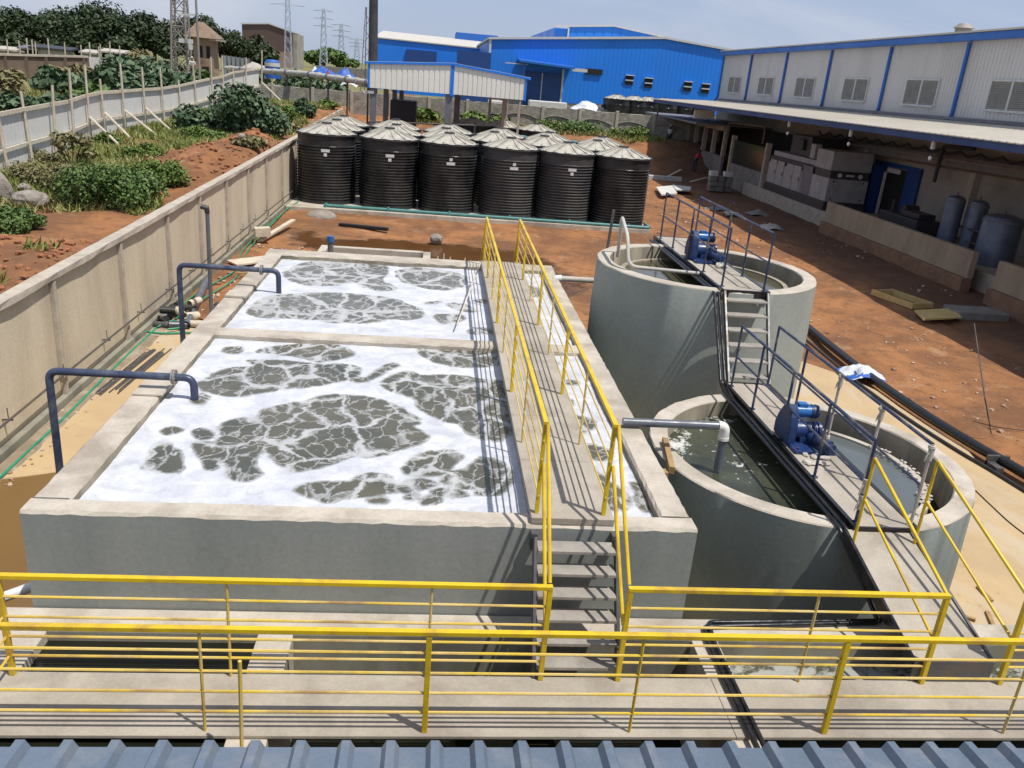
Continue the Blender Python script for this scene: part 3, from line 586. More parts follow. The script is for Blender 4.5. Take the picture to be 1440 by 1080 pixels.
# ---- front stair up to the walkway
st = thing('ladder_stair', 'steep dark steel stair with concrete treads in front of the foaming tank', 'stair', (1.5, 6.6, ZW))
SB, SF = Vector((0, 6.18, ZW+.0)), Vector((0, 6.93, ZT-.0))
def on(t): return SB.lerp(SF, t)
for x in (1.10, 1.90):
    b = MB(); p = on(-.01); q = on(.95); b.bar((x, p.y, p.z), (x, q.y, q.z), .035, .10); b.build('stringer', 'dark_steel', st, bevel=.004)
    b = MB(); b.box(x-.03, x+.03, 6.93, 7.025, ZT-.22, ZT-.04); b.build('wall_bracket', 'dark_steel', st)
for i in range(6):
    t = (i+.65)/6.3; p = on(t); b = MB(); b.box(1.122, 1.878, p.y-.10, p.y+.09, p.z-.035, p.z); b.build('tread', 'tread', st, bevel=.004)
for x, xa in ((1.15, 1.163), (1.83, 1.885)):
    for k, nm in ((1.0, 'handrail'), (.56, 'handrail')):
        b = MB(); b.tube([(x, 7.13, ZS+.985*k), (xa, 6.2, ZW+1.0*k)], .019, 8); b.build(nm, 'yellow', st, smooth=40)
# ---- front walkway
fw = thing('concrete_walkway', 'long bare concrete walkway slab across the foreground between two yellow railings', 'walkway', (2.5, 5.8, 1.0))
b = MB()
for i in range(2):
    a = -5.2+i*8.; b.box(a, a+7.996, 5.425, 6.165, ZW-.035, ZW)
b.build('slab', 'conc_walk', fw, bevel=.006)
railing('yellow_railing', 'nearest yellow railing running the full width of the foreground', [(-3.46, 5.48), (9.6, 5.48)], ZW, 1.0, [(-3.46, 5.48), (.107, 5.48), (3.61, 5.48), (7.0, 5.48)], [(-1.675, 5.48), (1.86, 5.48), (5.3, 5.48), (8.4, 5.48)], tw=.046)
railing('yellow_railing', 'yellow railing on the far walkway edge, from the left end to the steep stair', [(-3.46, 5.52), (-3.46, 6.13), (1.16, 6.13)], ZW, 1.0, [(-3.46, 6.13), (1.16, 6.13)], [(-1.62, 6.13), (.12, 6.13)], tw=.046)
railing('yellow_railing', 'yellow railing on the far walkway edge between the steep stair and the ramp', [(1.885, 6.13), (4.89, 6.13)], ZW, 1.0, [(1.885, 6.13), (4.89, 6.13)], [(3.65, 6.13)], tw=.046)
railing('yellow_railing', 'yellow railing on the far walkway edge to the right of the ramp', [(5.70, 6.13), (9.6, 6.13)], ZW, 1.0, [(5.70, 6.13), (8.6, 6.13)], [(7.2, 6.13)], tw=.046)
b = MB(); b.tube([(-1.33, 5.2, .6), (-1.305, 5.2, ZW+.93)], .016, 6); tag(b.build('thin_post', 'yellow_thin', smooth=40), 'lone thin pale yellow post standing in front of the nearest railing, by a wall stub', 'post')
# ---- collection basin below the walkway
cb = thing('collection_basin', 'low row of open concrete pits under and behind the foreground walkway', 'basin', (2., 6., 0))
b = MB(); b.box(-4.3, 9.5, 6.70, 7.02, .0, ZW+.02); b.build('rear_wall', ['pit'], cb, bevel=.01)
b = MB(); b.box(-4.3, 9.5, 6.705, 7.018, ZW+.022, ZW+.045); b.build('ledge', 'conc', cb, bevel=.012)
for (a, c, mt) in ((-4.3, -3.42, 'conc'), (-1.50, -1.17, 'conc'), (2.76, 3.03, 'conc')):
    b = MB(); b.box(a, c, 4.4, 6.166, .02, ZW-.04); b.box(a, c, 6.168, 6.698, .02, ZW+.02); b.build('cross_wall', mt, cb, bevel=.008)
b = MB(); b.box(-4.3, 9.5, 4.2, 4.39, .02, ZW-.2); b.build('front_wall', 'pit', cb)
b = MB(); b.box(.62, .98, 6.2, 6.69, .02, .75); b.build('baffle', 'pit', cb)
gridsheet('pit_water', -3.42, -1.5, 4.4, 6.70, ZW-.09, 'w_pit', res=.3)
gridsheet('pit_water', -1.17, 2.76, 4.4, 6.70, .10, 'w_pit', res=.3)
gridsheet('basin_water', 3.03, 9.5, 4.4, 6.70, .93, 'w_scum', 'patch', lambda a, b: sm(6.1, 6.5, b)*.9, .06)
# pipes lying at the left end of the pits
b = MB(); b.tube([(-5.5, 7.2, .55), (-3.9, 8.0, .9)], .055, 12); tag(b.build('pipe', 'white_pvc', smooth=40), 'pale pipe lying at the lower left, higher of two beside the tank corner', 'pipe')
b = MB(); b.tube([(-5.4, 6.6, .45), (-3.95, 7.35, .75)], .05, 12); b.cyl((-4.95, 6.83, .54), (-4.9, 6.86, .55), .09, 14); tag(b.build('pipe', 'grey_pipe', smooth=40), 'grey flanged pipe lying at the lower left, lower of two beside the tank corner', 'pipe')
# ---- ramp slab from walkway to near clarifier
rp = thing('ramp_slab', 'sloping concrete slab with yellow rails from the walkway up to the near round tank', 'ramp', (5.1, 6.8, ZW))
b = MB(); a = [(4.80, 6.17, 1.42), (5.58, 6.17, 1.42), (5.40, 7.66, 1.985), (4.68, 7.66, 1.985)]
b.hexa([(x, y, z-.06) for x, y, z in a]+a); b.build('slab', 'conc_walk', rp, bevel=.006)
b = MB(); b.bar((4.775, 6.17, 1.37), (4.655, 7.66, 1.935), .035, .14); b.build('side_channel', 'black_pipe', rp)
b = MB(); b.bar((5.595, 6.17, 1.37), (5.425, 7.66, 1.935), .03, .12); b.build('side_channel', 'dark_steel', rp)
b = MB(); b.box(4.78, 5.60, 6.15, 6.168, ZW+.002, 1.425); b.build('end_plate', 'dark_steel', rp)
for side, (p, q) in {'l': ((4.89, 6.13, ZW), (4.70, 7.50, 1.93)), 'r': ((5.70, 6.13, ZW), (5.40, 7.50, 1.93))}.items():
    p, q = Vector(p), Vector(q); b = MB()
    b.tube([p+Vector((0, 0, 1.0)), q+Vector((0, 0, 1.0))], .019, 8); b.build('handrail', 'yellow', rp, smooth=40)
    b = MB(); b.tube([p+Vector((0, 0, .5)), q+Vector((0, 0, .52))], .015, 8); b.build('handrail', 'yellow', rp, smooth=40)
    b = MB(); b.tube([q, q+Vector((0, 0, 1.0))], .017, 8); b.build('post', 'yellow', rp, smooth=40)
# ================================================================== CLARIFIERS
def clarifier(cx, cy, r, zr, zring, rring, label, wl, wr, xb):
    t = thing('round_clarifier', label, 'round tank', (cx, cy, 0), 'round clarifier tanks')
    n = 96; rr = random.Random(int(zr*10)); prof = [(r+.012, .0), (r+.012, zr-.98), (r, zr-.02), (r-.015, zr-.003), (r-.24, zr), (r-.255, zr-.02), (r-.255, .3)]
    b = MB(); vs = []; fs = []; mi = []
    for i, (q, z) in enumerate(prof):
        for j in range(n):
            th = 2*math.pi*j/n; e = rr.uniform(-.007, .007) if i in (2, 3, 4) else 0; q2 = q+e+(.010*math.sin(th*9)+rr.uniform(-.004, .004) if i == 1 else 0)
            vs.append((cx+q2*math.cos(th), cy+q2*math.sin(th), z+e*.5))
    for i in range(len(prof)-1):
        for j in range(n): fs.append((i*n+j, i*n+(j+1) % n, (i+1)*n+(j+1) % n, (i+1)*n+j)); mi.append((1, 1, 0, 0, 0, 2)[i])
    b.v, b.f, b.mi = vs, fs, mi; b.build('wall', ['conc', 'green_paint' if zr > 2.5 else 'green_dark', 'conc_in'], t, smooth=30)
    b = MB(); b.lathe((cx, cy, 0), [(rring, zring-.6), (rring, zring), (rring-.09, zring), (rring-.09, zring-.6), (rring, zring-.6)], 96, *((0, 2*math.pi) if zr > 2.5 else (-1.45, 1.45))); b.build('weir_ring', 'conc_in' if zr > 2.5 else 'conc', t, smooth=30)
    def half(nm, a0, a1, r0, r1, z, mat, attr=False):
        A = np.linspace(a0, a1, 73); Rr = np.linspace(r0, r1, 24); a, q = np.meshgrid(A, Rr); I = np.arange(a.size).reshape(a.shape)
        xx = cx+q*np.cos(a); yy = cy+q*np.sin(a)
        o = npmesh(nm, np.stack([xx, yy, np.full_like(xx, z)], -1).reshape(-1, 3), np.stack([I[:-1, :-1], I[:-1, 1:], I[1:, 1:], I[1:, :-1]], -1).reshape(-1, 4), mat, smooth=True)
        at = o.data.attributes.new('patch', 'FLOAT', 'POINT')
        f = .42*np.exp(-((xx-cx+.95)/.6)**2-((yy-cy)/.8)**2)+.75*sm(1.45, 1.66, q)*(q > 1.2)-.12
        at.data.foreach_set('value', f.astype(np.float32).ravel()); struct(o)
    half('clarifier_water', math.pi/2, 1.5*math.pi, 0, rring-.09 if zr > 2.5 else r-.25, zring-.03, wl)
    half('clarifier_water', -math.pi/2, math.pi/2, 0, rring-.09, zring-.03, wr)
    half('launder_water', *((0, 2*math.pi) if zr > 2.5 else (-math.pi/2, math.pi/2)), rring, r-.25, zring-.28, 'w_pit')
    return t
C1 = (5.11, 9.79, 2.09, 1.95); C2 = (5.27, 15.56, 2.10, 3.20)
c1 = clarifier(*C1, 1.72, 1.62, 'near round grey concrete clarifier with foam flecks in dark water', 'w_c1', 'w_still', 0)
c2 = clarifier(*C2, 2.98, 1.62, 'far round grey concrete clarifier, the taller one with calm brown water', 'w_c2', 'w_c2', 0)
# scum collar stuck inside the near clarifier
def scum(cx, cy, r, z, a0, a1, n, seed, w=.05):
    b = MB(); q = random.Random(seed)
    for i in range(n):
        t = q.uniform(a0, a1); rr = r+q.uniform(-w, w); s = q.uniform(.012, .034)
        b.blob((cx+rr*math.cos(t), cy+rr*math.sin(t), z), (s*1.5, s*1.5, s*.5), q.random(), 1, .5)
    return b
o = scum(C1[0], C1[1], 1.56, 1.735, -.95, .55, 60, 3, .09).build('scum', 'rag', fixn=False); o['kind'] = 'stuff'; tag(o, 'pale scum clumps along the weir ring of the near round tank', 'scum')
# ---- bridges
def bridge(label, x0, x1, y0, y1, z, rail_label, rails, rh=1.0):
    t = thing('clarifier_bridge', label, 'bridge', ((x0+x1)/2, (y0+y1)/2, z-.12), 'bridges over the round tanks')
    b = MB(); b.box(x0+.05, x1-.05, y0, y1, z-.045, z); b.build('deck', 'conc_walk', t, bevel=.004)
    for x in (x0, x1-.05):
        b = MB(); b.box(x, x+.012 if x == x0 else x+.05, y0-.02, y1+.02, z-.16, z+.012)
        if x == x0: b.box(x+.012, x+.05, y0-.02, y1+.02, z+.0, z+.012); b.box(x+.012, x+.05, y0-.02, y1+.02, z-.16, z-.145)
        b.build('side_channel', 'black_pipe', t)
    for ya, yb in ((y0-.03, y0-.003), (y1+.003, y1+.03)): b = MB(); b.box(x0+.05, x1-.05, ya, yb, z-.15, z+.008); b.build('end_channel', 'black_pipe', t)
    for nm, x, ys in rails:
        r = thing('navy_railing', rail_label[nm], 'railing', (x, ys[0], z), 'navy railings on the round tank bridges')
        b = MB(); b.tube([(x, ys[0], z+rh), (x, ys[-1], z+rh)], .021, 8); b.build('top_rail', 'blue_rail', r, smooth=40)
        b = MB(); b.tube([(x, ys[0], z+rh*.5), (x, ys[-1], z+rh*.5)], .016, 8); b.build('mid_rail', 'blue_rail', r, smooth=40)
        for y in ys:
            b = MB(); b.tube([(x, y, z-.05), (x, y, z+rh)], .019, 8); b.cyl((x, y, z), (x, y, z+.012), .045, 10); b.build('post', 'rag' if (nm == 'r' and z < 2.5 and y < 10.) else 'blue_rail', r, smooth=40)
    return t
bridge('near dark steel bridge with concrete deck across the near round tank', 4.75, 5.52, 7.66, 12.15, 2.02,
    {'l': 'left navy railing on the bridge over the near round tank', 'r': 'right navy railing on the near round tank bridge, posts wrapped in rags'},
    [('l', 4.82, [7.75, 8.85, 9.95, 11.05, 12.0]), ('r', 5.45, [7.72, 8.8, 9.9, 11.0, 12.08])])
bridge('far dark steel bridge with concrete deck across the taller round tank', 4.93, 5.80, 13.50, 18.35, 3.23,
    {'l': 'left navy railing on the bridge over the taller round tank', 'r': 'right navy railing on the bridge over the taller round tank'},
    [('l', 5.02, [13.75, 14.85, 15.95, 17.05, 18.1]), ('r', 5.70, [13.55, 14.65, 15.75, 16.8, 17.8])])
for (x, y, z, s) in [(5.45, 9.9, 3.0, 1), (5.45, 8.8, 3.0, 2), (5.45, 7.72, 2.99, 3), (4.82, 7.75, 2.35, 4), (5.45, 9.9, 2.12, 5), (4.82, 7.75, 2.55, 6)]:
    b = MB(); b.tube([(x, y, z-.16), (x+.006, y, z-.08), (x, y+.005, z), (x, y, z+.02)], .03, 9, .034); b.blob((x, y, z-.02), (.05, .05, .045), s, 2, .5)
    b.tube([(x, y, z-.02), (x-.05, y-.02, z-.10), (x-.06, y-.02, z-.17)], .012, 5, .006)
    tag(b.build('rag_wrap', 'rag', smooth=60), {1: 'dirty rag tied at the top of the third right post of the near bridge', 2: 'dirty rag tied at the top of the second right post of the near bridge', 3: 'dirty rag on the nearest right end post of the near bridge', 4: 'dirty rag, lower of two, on the nearest left end post of the near bridge', 5: 'dirty rag at the foot of the third right post of the near bridge', 6: 'dirty rag, upper of two, on the nearest left end post of the near bridge'}[s], 'rag', 'rags tied to the near bridge railing')
def drive(label, x, y, z, s=1.):
    t = thing('scraper_drive', label, 'drive unit', (x, y, z), 'blue scraper drives')
    b = MB(); b.box(x-.26*s, x+.30*s, y-.42*s, y+.30*s, z, z+.05); b.build('base_plate', 'blue_mach', t, bevel=.005)
    # belt guard: tall flat housing with rounded top
    poly = [(x-.30*s, y-.20*s, z+.04)]+[(x-.30*s, y-.20*s+.40*s*k, z+h*s) for k, h in ((0, .30), (.06, .42), (.22, .53), (.45, .55), (.8, .48), (1.05, .34), (1.2, .2), (1.2, .04))]
    b = MB(); b.prism(poly, (.12*s, 0, 0)); b.build('belt_guard', 'blue_mach', t, bevel=.02)
    b = MB(); b.lathe((0, 0, 0), [(0, 0)], 3) if False else None
    b.tube([(x-.17*s, y-.02, z+.19*s), (x-.02*s, y-.02, z+.19*s)], .125*s, 20); b.tube([(x-.02*s, y-.02, z+.19*s), (x+.16*s, y-.02, z+.19*s)], .10*s, 20); b.tube([(x+.16*s, y-.02, z+.19*s), (x+.2*s, y-.02, z+.19*s)], .125*s, 20)
    for k in range(6): xx = x-.01*s+k*.026*s; b.tube([(xx, y-.02, z+.19*s), (xx+.008*s, y-.02, z+.19*s)], .115*s, 20)
    b.box(x-.1*s, x+.14*s, y-.16*s, y+.14*s, z+.05, z+.12); b.build('gearbox', 'blue_mach', t, smooth=40)
    b = MB(); m = MB(); zz = z+.41*s
    b.tube([(x-.14*s, y+.1*s, zz), (x+.08*s, y+.1*s, zz)], .085*s, 18)
    for k in range(10):
        a = 2*math.pi*k/10; b.box(x-.12*s, x+.06*s, y+.1*s-.006, y+.1*s+.006, zz+.08*s, zz+.1*s) if k == 0 else None
    b.box(x-.1*s, x+.02*s, y+.05*s, y+.15*s, zz+.07*s, zz+.12*s); b.build('motor', 'blue_motor', t, smooth=40)
    m.tube([(x+.08*s, y+.1*s, zz), (x+.19*s, y+.1*s, zz)], .092*s, 18); m.tube([(x+.1*s, y+.1*s, zz), (x+.105*s, y+.1*s, zz)], .1*s, 18); m.tube([(x+.15*s, y+.1*s, zz), (x+.155*s, y+.1*s, zz)], .1*s, 18)
    m.build('fan_cover', 'blue_mach', t, smooth=40)
    b = MB(); b.tube([(x+.02*s, y-.05*s, z+.14*s), (x+.2*s, y-.5*s, z+.13*s)], .06*s, 14); b.tube([(x+.06*s, y-.16*s, z+.14*s), (x+.08*s, y-.2*s, z+.14*s)], .085*s, 14); b.tube([(x+.16*s, y-.40*s, z+.13*s), (x+.18*s, y-.44*s, z+.13*s)], .085*s, 14); b.build('reducer', 'blue_mach', t, smooth=40)
    b = MB()
    for dx, dy in ((-.2, -.36), (.24, -.36), (-.2, .24), (.24, .24)): b.cyl((x+dx*s, y+dy*s, z+.05), (x+dx*s, y+dy*s, z+.075), .016, 6)
    b.build('bolt', 'dark_steel', t)
drive('blue motor and gearbox with tall guard on the near round tank bridge', 5.10, 9.92, 2.02, 1.0)
drive('dusty blue motor and gearbox with guard on the taller round tank bridge', 5.36, 16.0, 3.23, 1.05)
b = MB(); q = random.Random(5)
for i in range(9): b.blob((5.02+q.uniform(-.15, .2), 9.35+q.uniform(-.2, .15), 2.04), (q.uniform(.05, .1), q.uniform(.05, .1), .03), i, 2, .5)
tag(b.build('rag', 'rag', fixn=False), 'heap of dirty rags in front of the drive on the near round tank bridge', 'rag')
b = MB()
for i in range(5): b.blob((5.52+q.uniform(-.08, .08), 15.35+q.uniform(-.1, .1), 3.27), (.07, .07, .05), i+20, 2, .5)
tag(b.build('rag', 'rag', fixn=False), 'pale rag beside the drive on the taller round tank bridge', 'rag')
# ---- stair between the bridges
st = thing('bridge_stair', 'steep grey steel stair joining the taller tank bridge to the near bridge', 'stair', (5.2, 12.8, 1.9))
A, B = (Vector((4.97, 13.44, 3.20)), Vector((4.85, 12.22, 1.98))), (Vector((5.74, 13.44, 3.20)), Vector((5.53, 12.22, 1.98)))
for p, q2 in (A, B): b = MB(); b.bar(p, q2, .035, .12); b.build('stringer', 'dark_steel', st, bevel=.003)
for i in range(6):
    t = (i+.45)/6; l = A[0].lerp(A[1], t); r = B[0].lerp(B[1], t); b = MB(); b.box(l.x+.02, r.x-.02, l.y-.10, l.y+.11, l.z-.03, l.z); b.build('tread', 'tread', st, bevel=.003)
b = MB(); b.box(4.80, 5.6, 12.20, 12.55, 1.62, 1.90); b.build('landing', 'conc_walk', st, bevel=.006)
# ---- twin black conduits
for k, (off, lab) in enumerate(((0, 'outer of two black conduits running down the bridge edges and over the walkway'), (.075, 'inner of two black conduits running down the bridge edges and over the walkway'))):
    o = off; pts = [(4.90-o, 18.2, 3.16), (4.88-o, 13.45, 3.17), (4.77-o, 12.15, 2.0), (4.70-o, 11.5, 1.97), (4.70-o, 7.72, 1.97), (4.93-o, 7.12-o*.4, 1.34), (4.95-o, 7.0-o*.4, 1.265), (2.95-o*.9+.04, 6.92-o, 1.265), (2.93-o*.9+.04, 6.6, 1.24), (2.93-o*.9+.06, 4.9, 1.225)]
    b = MB(); b.tube(bent(pts, .06, 4), .026, 8); tag(b.build('conduit', 'black_pipe', smooth=50), lab, 'conduit', 'twin black conduits')
b = MB(); b.tube(bent([(4.93, 7.03, 1.62), (4.99, 6.97, 1.36), (5.2, 6.75, 1.3), (5.25, 6.6, .85)], .08), .03, 8); tag(b.build('cable', 'black_cable', smooth=50), 'short black cable dropping beside the ramp into the pit', 'cable')
# ---- inlet pipes with white elbows
def inlet(label, p0, x1, y, z, drop, r=.055, grp='pipes from the foaming tank into the round tanks', elbow_at_start=False):
    t = thing('inlet_pipe', label, 'pipe', (p0, y, z-.1), grp)
    b = MB(); b.tube([(p0, y, z), (x1, y, z)], r, 14)
    if not elbow_at_start: b.tube([(x1+.075, y, z-.17), (x1+.075, y, z-drop)], r*.98, 14)
    b.build('pipe', 'grey_pipe' if not elbow_at_start else 'lag', t, smooth=40)
    b = MB()
    if not elbow_at_start: b.tube(bent([(x1-.02, y, z), (x1+.075, y, z), (x1+.075, y, z-.19)], .085, 6), r*1.22, 16); b.tube([(x1+.075, y, z-.15), (x1+.075, y, z-.19)], r*1.34, 16)
    else: b.tube(bent([(p0+.06, y, z), (p0-.06, y, z), (p0-.06, y, z-.18)], .08, 6), r*1.25, 16); b.tube([(p0+.03, y, z), (p0+.08, y, z)], r*1.35, 16)
    b.build('elbow', 'white_pvc', t, smooth=40)
inlet('grey inlet pipe with white elbow pouring into the near round tank', 2.5, 3.78, 9.55, 2.36, .62)
inlet('pale pipe with white elbow from the tank rim to the taller round tank', 2.72, 3.6, 17.6, 2.30, .3, .06, elbow_at_start=True)
b = MB(); b.hexa([(3.03, 9.05, 1.90), (3.10, 9.02, 1.90), (3.22, 9.85, 1.93), (3.15, 9.88, 1.93), (3.03, 9.05, 2.0), (3.10, 9.02, 2.0), (3.22, 9.85, 2.03), (3.15, 9.88, 2.03)])
tag(b.build('timber_plank', 'wood', bevel=.004), 'orange brown timber plank on edge between the foaming tank and the near round tank', 'plank')
b = MB(); b.box(2.77, 3.02, 9.0, 9.12, 1.85, 1.93); tag(b.build('timber_offcut', 'wood'), 'short timber offcut wedged beside the plank at the near round tank rim', 'wood')
t = thing('bent_pipe', 'pale bent pipe rising over the rim of the taller round tank', 'pipe', (3.5, 15, 2.9))
b = MB(); b.tube(bent([(3.72, 16.4, 3.1), (3.66, 16.2, 3.95), (3.53, 14.95, 3.78), (3.56, 14.72, 3.27), (4.9, 14.72, 3.22)], .18, 6), .035, 10); b.build('pipe', 'lag', t, smooth=40)
b = MB(); b.tube([(3.56, 16.8, 2.9), (3.6, 16.75, 3.98)], .03, 8); b.build('support', 'dark_steel', t, smooth=40)

# ================================================================== LEFT SIDE PIPES
def riser(label, x, y, ztop, xe, zd, flange, r=.048, z0=.0):
    t = thing('riser_pipe', label, 'pipe', (x, y, z0), 'navy riser pipes feeding the foaming tank')
    b = MB(); b.tube(bent([(x-.02, y, z0), (x, y, ztop), (xe, y, ztop-.01), (xe, y, zd)], .13, 7), r, 14); b.build('pipe', 'blue_pipe', t, smooth=40)
    b = MB(); b.tube([(flange-.022, y, ztop-.005), (flange-.004, y, ztop-.005)], r*1.95, 18); b.tube([(flange+.004, y, ztop-.005), (flange+.022, y, ztop-.005)], r*1.95, 18)
    for k in range(6):
        a = k*math.pi/3; b.tube([(flange-.035, y+r*1.6*math.cos(a), ztop+r*1.6*math.sin(a)), (flange+.035, y+r*1.6*math.cos(a), ztop+r*1.6*math.sin(a))], .007, 6)
    b.build('flange', 'lattice', t, smooth=40)
riser('nearer navy pipe bending over the left tank rim, grey elbow above foam', -4.70, 10.1, 2.49, -2.95, 2.17, -3.19)
riser('farther navy pipe bending over the left tank rim into the far foam basin', -4.67, 15.5, 2.62, -2.87, 2.15, -3.18)
t = thing('standpipe', 'tall thin blue grey standpipe with dark cap between the wall and tank', 'pipe', (-5.5, 20.7, 0))
b = MB(); p = uz(297, 432, 0.35); b.tube([(p.x, p.y, 0), (p.x+.02, p.y, 2.75)], .05, 12); b.build('pipe', 'grey_pipe', t, smooth=40)
b = MB(); b.tube([(p.x+.02, p.y, 2.70), (p.x+.01, p.y-.02, 2.82), (p.x-.12, p.y-.05, 2.86)], .06, 12); b.build('cap', 'gen_dark', t, smooth=40)
# boundary wall
wt = lambda y: 2.40+(y-15)*.0133
bw = thing('boundary_wall', 'long precast concrete panel wall along the left of the tanks', 'wall', (-6.75, 22, 0))
py = [2.2, 5.4, 8.6, 11.8, 14.99, 18.29, 21.57, 24.57, 27.71, 30.91, 34.21, 37.6, 41.29, 44.2]
for a, c in zip(py[:-1], py[1:]):
    b = MB(); b.hexa([(-6.85, a+.07, -.2), (-6.76, a+.07, -.2), (-6.76, c-.07, -.2), (-6.85, c-.07, -.2), (-6.85, a+.07, wt(a)-.06), (-6.76, a+.07, wt(a)-.06), (-6.76, c-.07, wt(c)-.06), (-6.85, c-.07, wt(c)-.06)])
    b.build('panel', 'wall', bw)
q = random.Random(4)
for y in py:
    b = MB(); b.hexa([(-6.87, y-.068, -.2), (-6.665, y-.06, -.2), (-6.665, y+.06, -.2), (-6.87, y+.068, -.2), (-6.87, y-.068, wt(y)-.075), (-6.68, y-.055, wt(y)-.09), (-6.68, y+.055, wt(y)-.09), (-6.87, y+.068, wt(y)-.075)]); b.build('post', 'wall_post', bw, bevel=.01)
b = MB(); vs = []; n = 90
for i in range(n+1):
    y = 2.2+(44.3-2.2)*i/n; e = q.uniform(-.012, .012); z = wt(y)
    vs += [(-6.93+e, y, z-.055), (-6.66+q.uniform(-.014, .014), y, z-.055+e*.6), (-6.665+e, y, z+.05), (-6.92, y, z+.05+e*.5)]
fs = [(i*4+j, i*4+(j+1) % 4, i*4+4+(j+1) % 4, i*4+4+j) for i in range(n) for j in range(4)]+[(3, 2, 1, 0), (n*4, n*4+1, n*4+2, n*4+3)]
b.add(vs, fs); b.build('coping', 'wall_post', bw)
b = MB(); b.box(-6.755, -6.63, 3, 44, -.1, .17); b.build('footing', 'pit', bw, bevel=.02)
cdt = thing('wall_conduit', 'thin dark conduit pipe on brackets low along the precast wall', 'conduit', (-6.6, 20, .5))
b = MB(); b.tube([(-6.61, 5, .56), (-6.61, 15, .62), (-6.61, 26, .60), (-6.61, 42, .55)], .02, 8); b.build('pipe', 'dark_steel', cdt, smooth=40)
for i in range(14):
    y = 6.5+i*2.1; b = MB(); b.box(-6.755, -6.59, y-.012, y+.012, .56, .585); b.bar((-6.66, y, .57), (-6.66, y, .78), .012, .012); b.build('bracket', 'dark_steel', cdt)
pts = [(-6.3, 5, .04), (-6.32, 9, .04), (-6.41, 11.85, .04), (-6.42, 14.1, .04), (-6.5, 16.9, .04), (-6.52, 19.6, .04), (-6.45, 21.5, .1), (-6.42, 23.2, .05), (-6.1, 25.4, .05), (-6.2, 26.6, .05), (-6.5, 29, .05), (-6.52, 34, .08), (-6.45, 37.5, .1), (-6.2, 38.8, .25)]
def smooth_path(P, k=6):
    P = [Vector(p) for p in P]; out = []
    for i in range(len(P)-1):
        p0, p1, p2, p3 = P[max(i-1, 0)], P[i], P[i+1], P[min(i+2, len(P)-1)]
        for j in range(k):
            t = j/k; out.append(.5*((2*p1)+(-p0+p2)*t+(2*p0-5*p1+4*p2-p3)*t*t+(-p0+3*p1-3*p2+p3)*t**3))
    return out+[P[-1]]
b = MB(); b.tube(smooth_path(pts), .022, 8); tag(b.build('green_hose', 'hose', smooth=50), 'long green hose lying on the ground along the foot of the precast wall', 'hose')
b = MB(); b.tube(smooth_path([(-6.3, 20.2, .05), (-6.2, 21.2, .12), (-6.05, 23, .06), (-5.85, 24.6, .06), (-5.98, 26.2, .06), (-6.3, 28.6, .06), (-6.42, 32, .06), (-6.5, 38, .1)]), .022, 8); tag(b.build('green_hose', 'hose', smooth=50), 'second green hose curving from the pipe heap past the standpipe', 'hose')
b = MB(); b.tube(smooth_path([(-6.7, 19.3, .05), (-6.3, 19.2, .05), (-5.7, 19.35, .05), (-5.2, 19.4, .04)]), .024, 8); b.tube(smooth_path([(-6.5, 19.6, .07), (-6.2, 19.9, .16), (-5.95, 19.6, .10), (-6.2, 19.4, .09)]), .024, 8); tag(b.build('green_hose', 'hose', smooth=50), 'short bright green hose ends in front of the heap of pipe offcuts', 'hose')
# heap of pipe offcuts: each offcut is a thing
q = random.Random(12); pm = ['black_cable', 'grey_pipe', 'wood_pale', 'dark_steel', 'black_cable', 'lag']
names = ['short black pipe offcut', 'grey pipe offcut', 'dusty tan pipe offcut', 'dark steel pipe offcut']
spots = [(-6.45, 20.0, 0), (-6.25, 19.75, 1), (-6.05, 20.0, 2), (-6.5, 20.5, 3), (-6.2, 20.5, 0), (-5.95, 20.45, 2), (-6.3, 20.15, 0), (-6.6, 19.75, 3), (-6.05, 19.7, 3), (-6.35, 20.9, 1), (-6.0, 21.0, 2), (-6.55, 21.3, 0), (-5.75, 19.9, 2)]
pos = ['at the left back', 'in the middle front', 'near the long pipe', 'against the wall', 'on top of the heap', 'close to the navy riser', 'in the middle', 'at the far left front', 'at the right front', 'at the back', 'behind the navy riser', 'farthest from the camera', 'rightmost by the riser foot']
for i, (x, y, k) in enumerate(spots):
    a = q.uniform(0, 3.1); L = q.uniform(.34, .58); r = q.uniform(.07, .11); z = r+.02+(.22 if i in (4, 6, 2, 10) else 0); d = Vector((math.cos(a)*L/2, math.sin(a)*L/2, q.uniform(-.03, .03)))
    c = Vector((x, y, z)); b = MB(); n = 14
    b.tube([c-d, c+d], r, n, cap=False); b.tube([c-d, c+d], r*.82, n, cap=False)
    nv = n*2
    for e in (0, n): b.f += [(e+j, e+(j+1) % n, nv+e+(j+1) % n, nv+e+j) for j in range(n)]; b.mi += [0]*n
    tag(b.build('pipe_offcut', ['black_cable', 'grey_pipe', 'wood_pale', 'dark_steel'][k], smooth=40), f'{names[k]} {pos[i]}, in the heap by the precast wall', 'pipe offcut', 'heap of pipe offcuts')
for (p, q2, lab) in (((-5.86, 19.7, .12), (-6.5, 24.1, .12), 'long thick grey pipe lying in front of the standpipe'), ((-5.5, 21.0, .09), (-5.62, 21.7, .09), 'short black pipe lying right of the long grey pipe')):
    b = MB(); b.tube([p, q2], .10 if 'long' in lab[:5] else .075, 16, cap=False); b.tube([p, q2], .085 if 'long' in lab[:5] else .06, 16, cap=False); tag(b.build('loose_pipe', 'grey_pipe' if 'long' in lab[:5] else 'black_cable', smooth=40), lab, 'pipe')
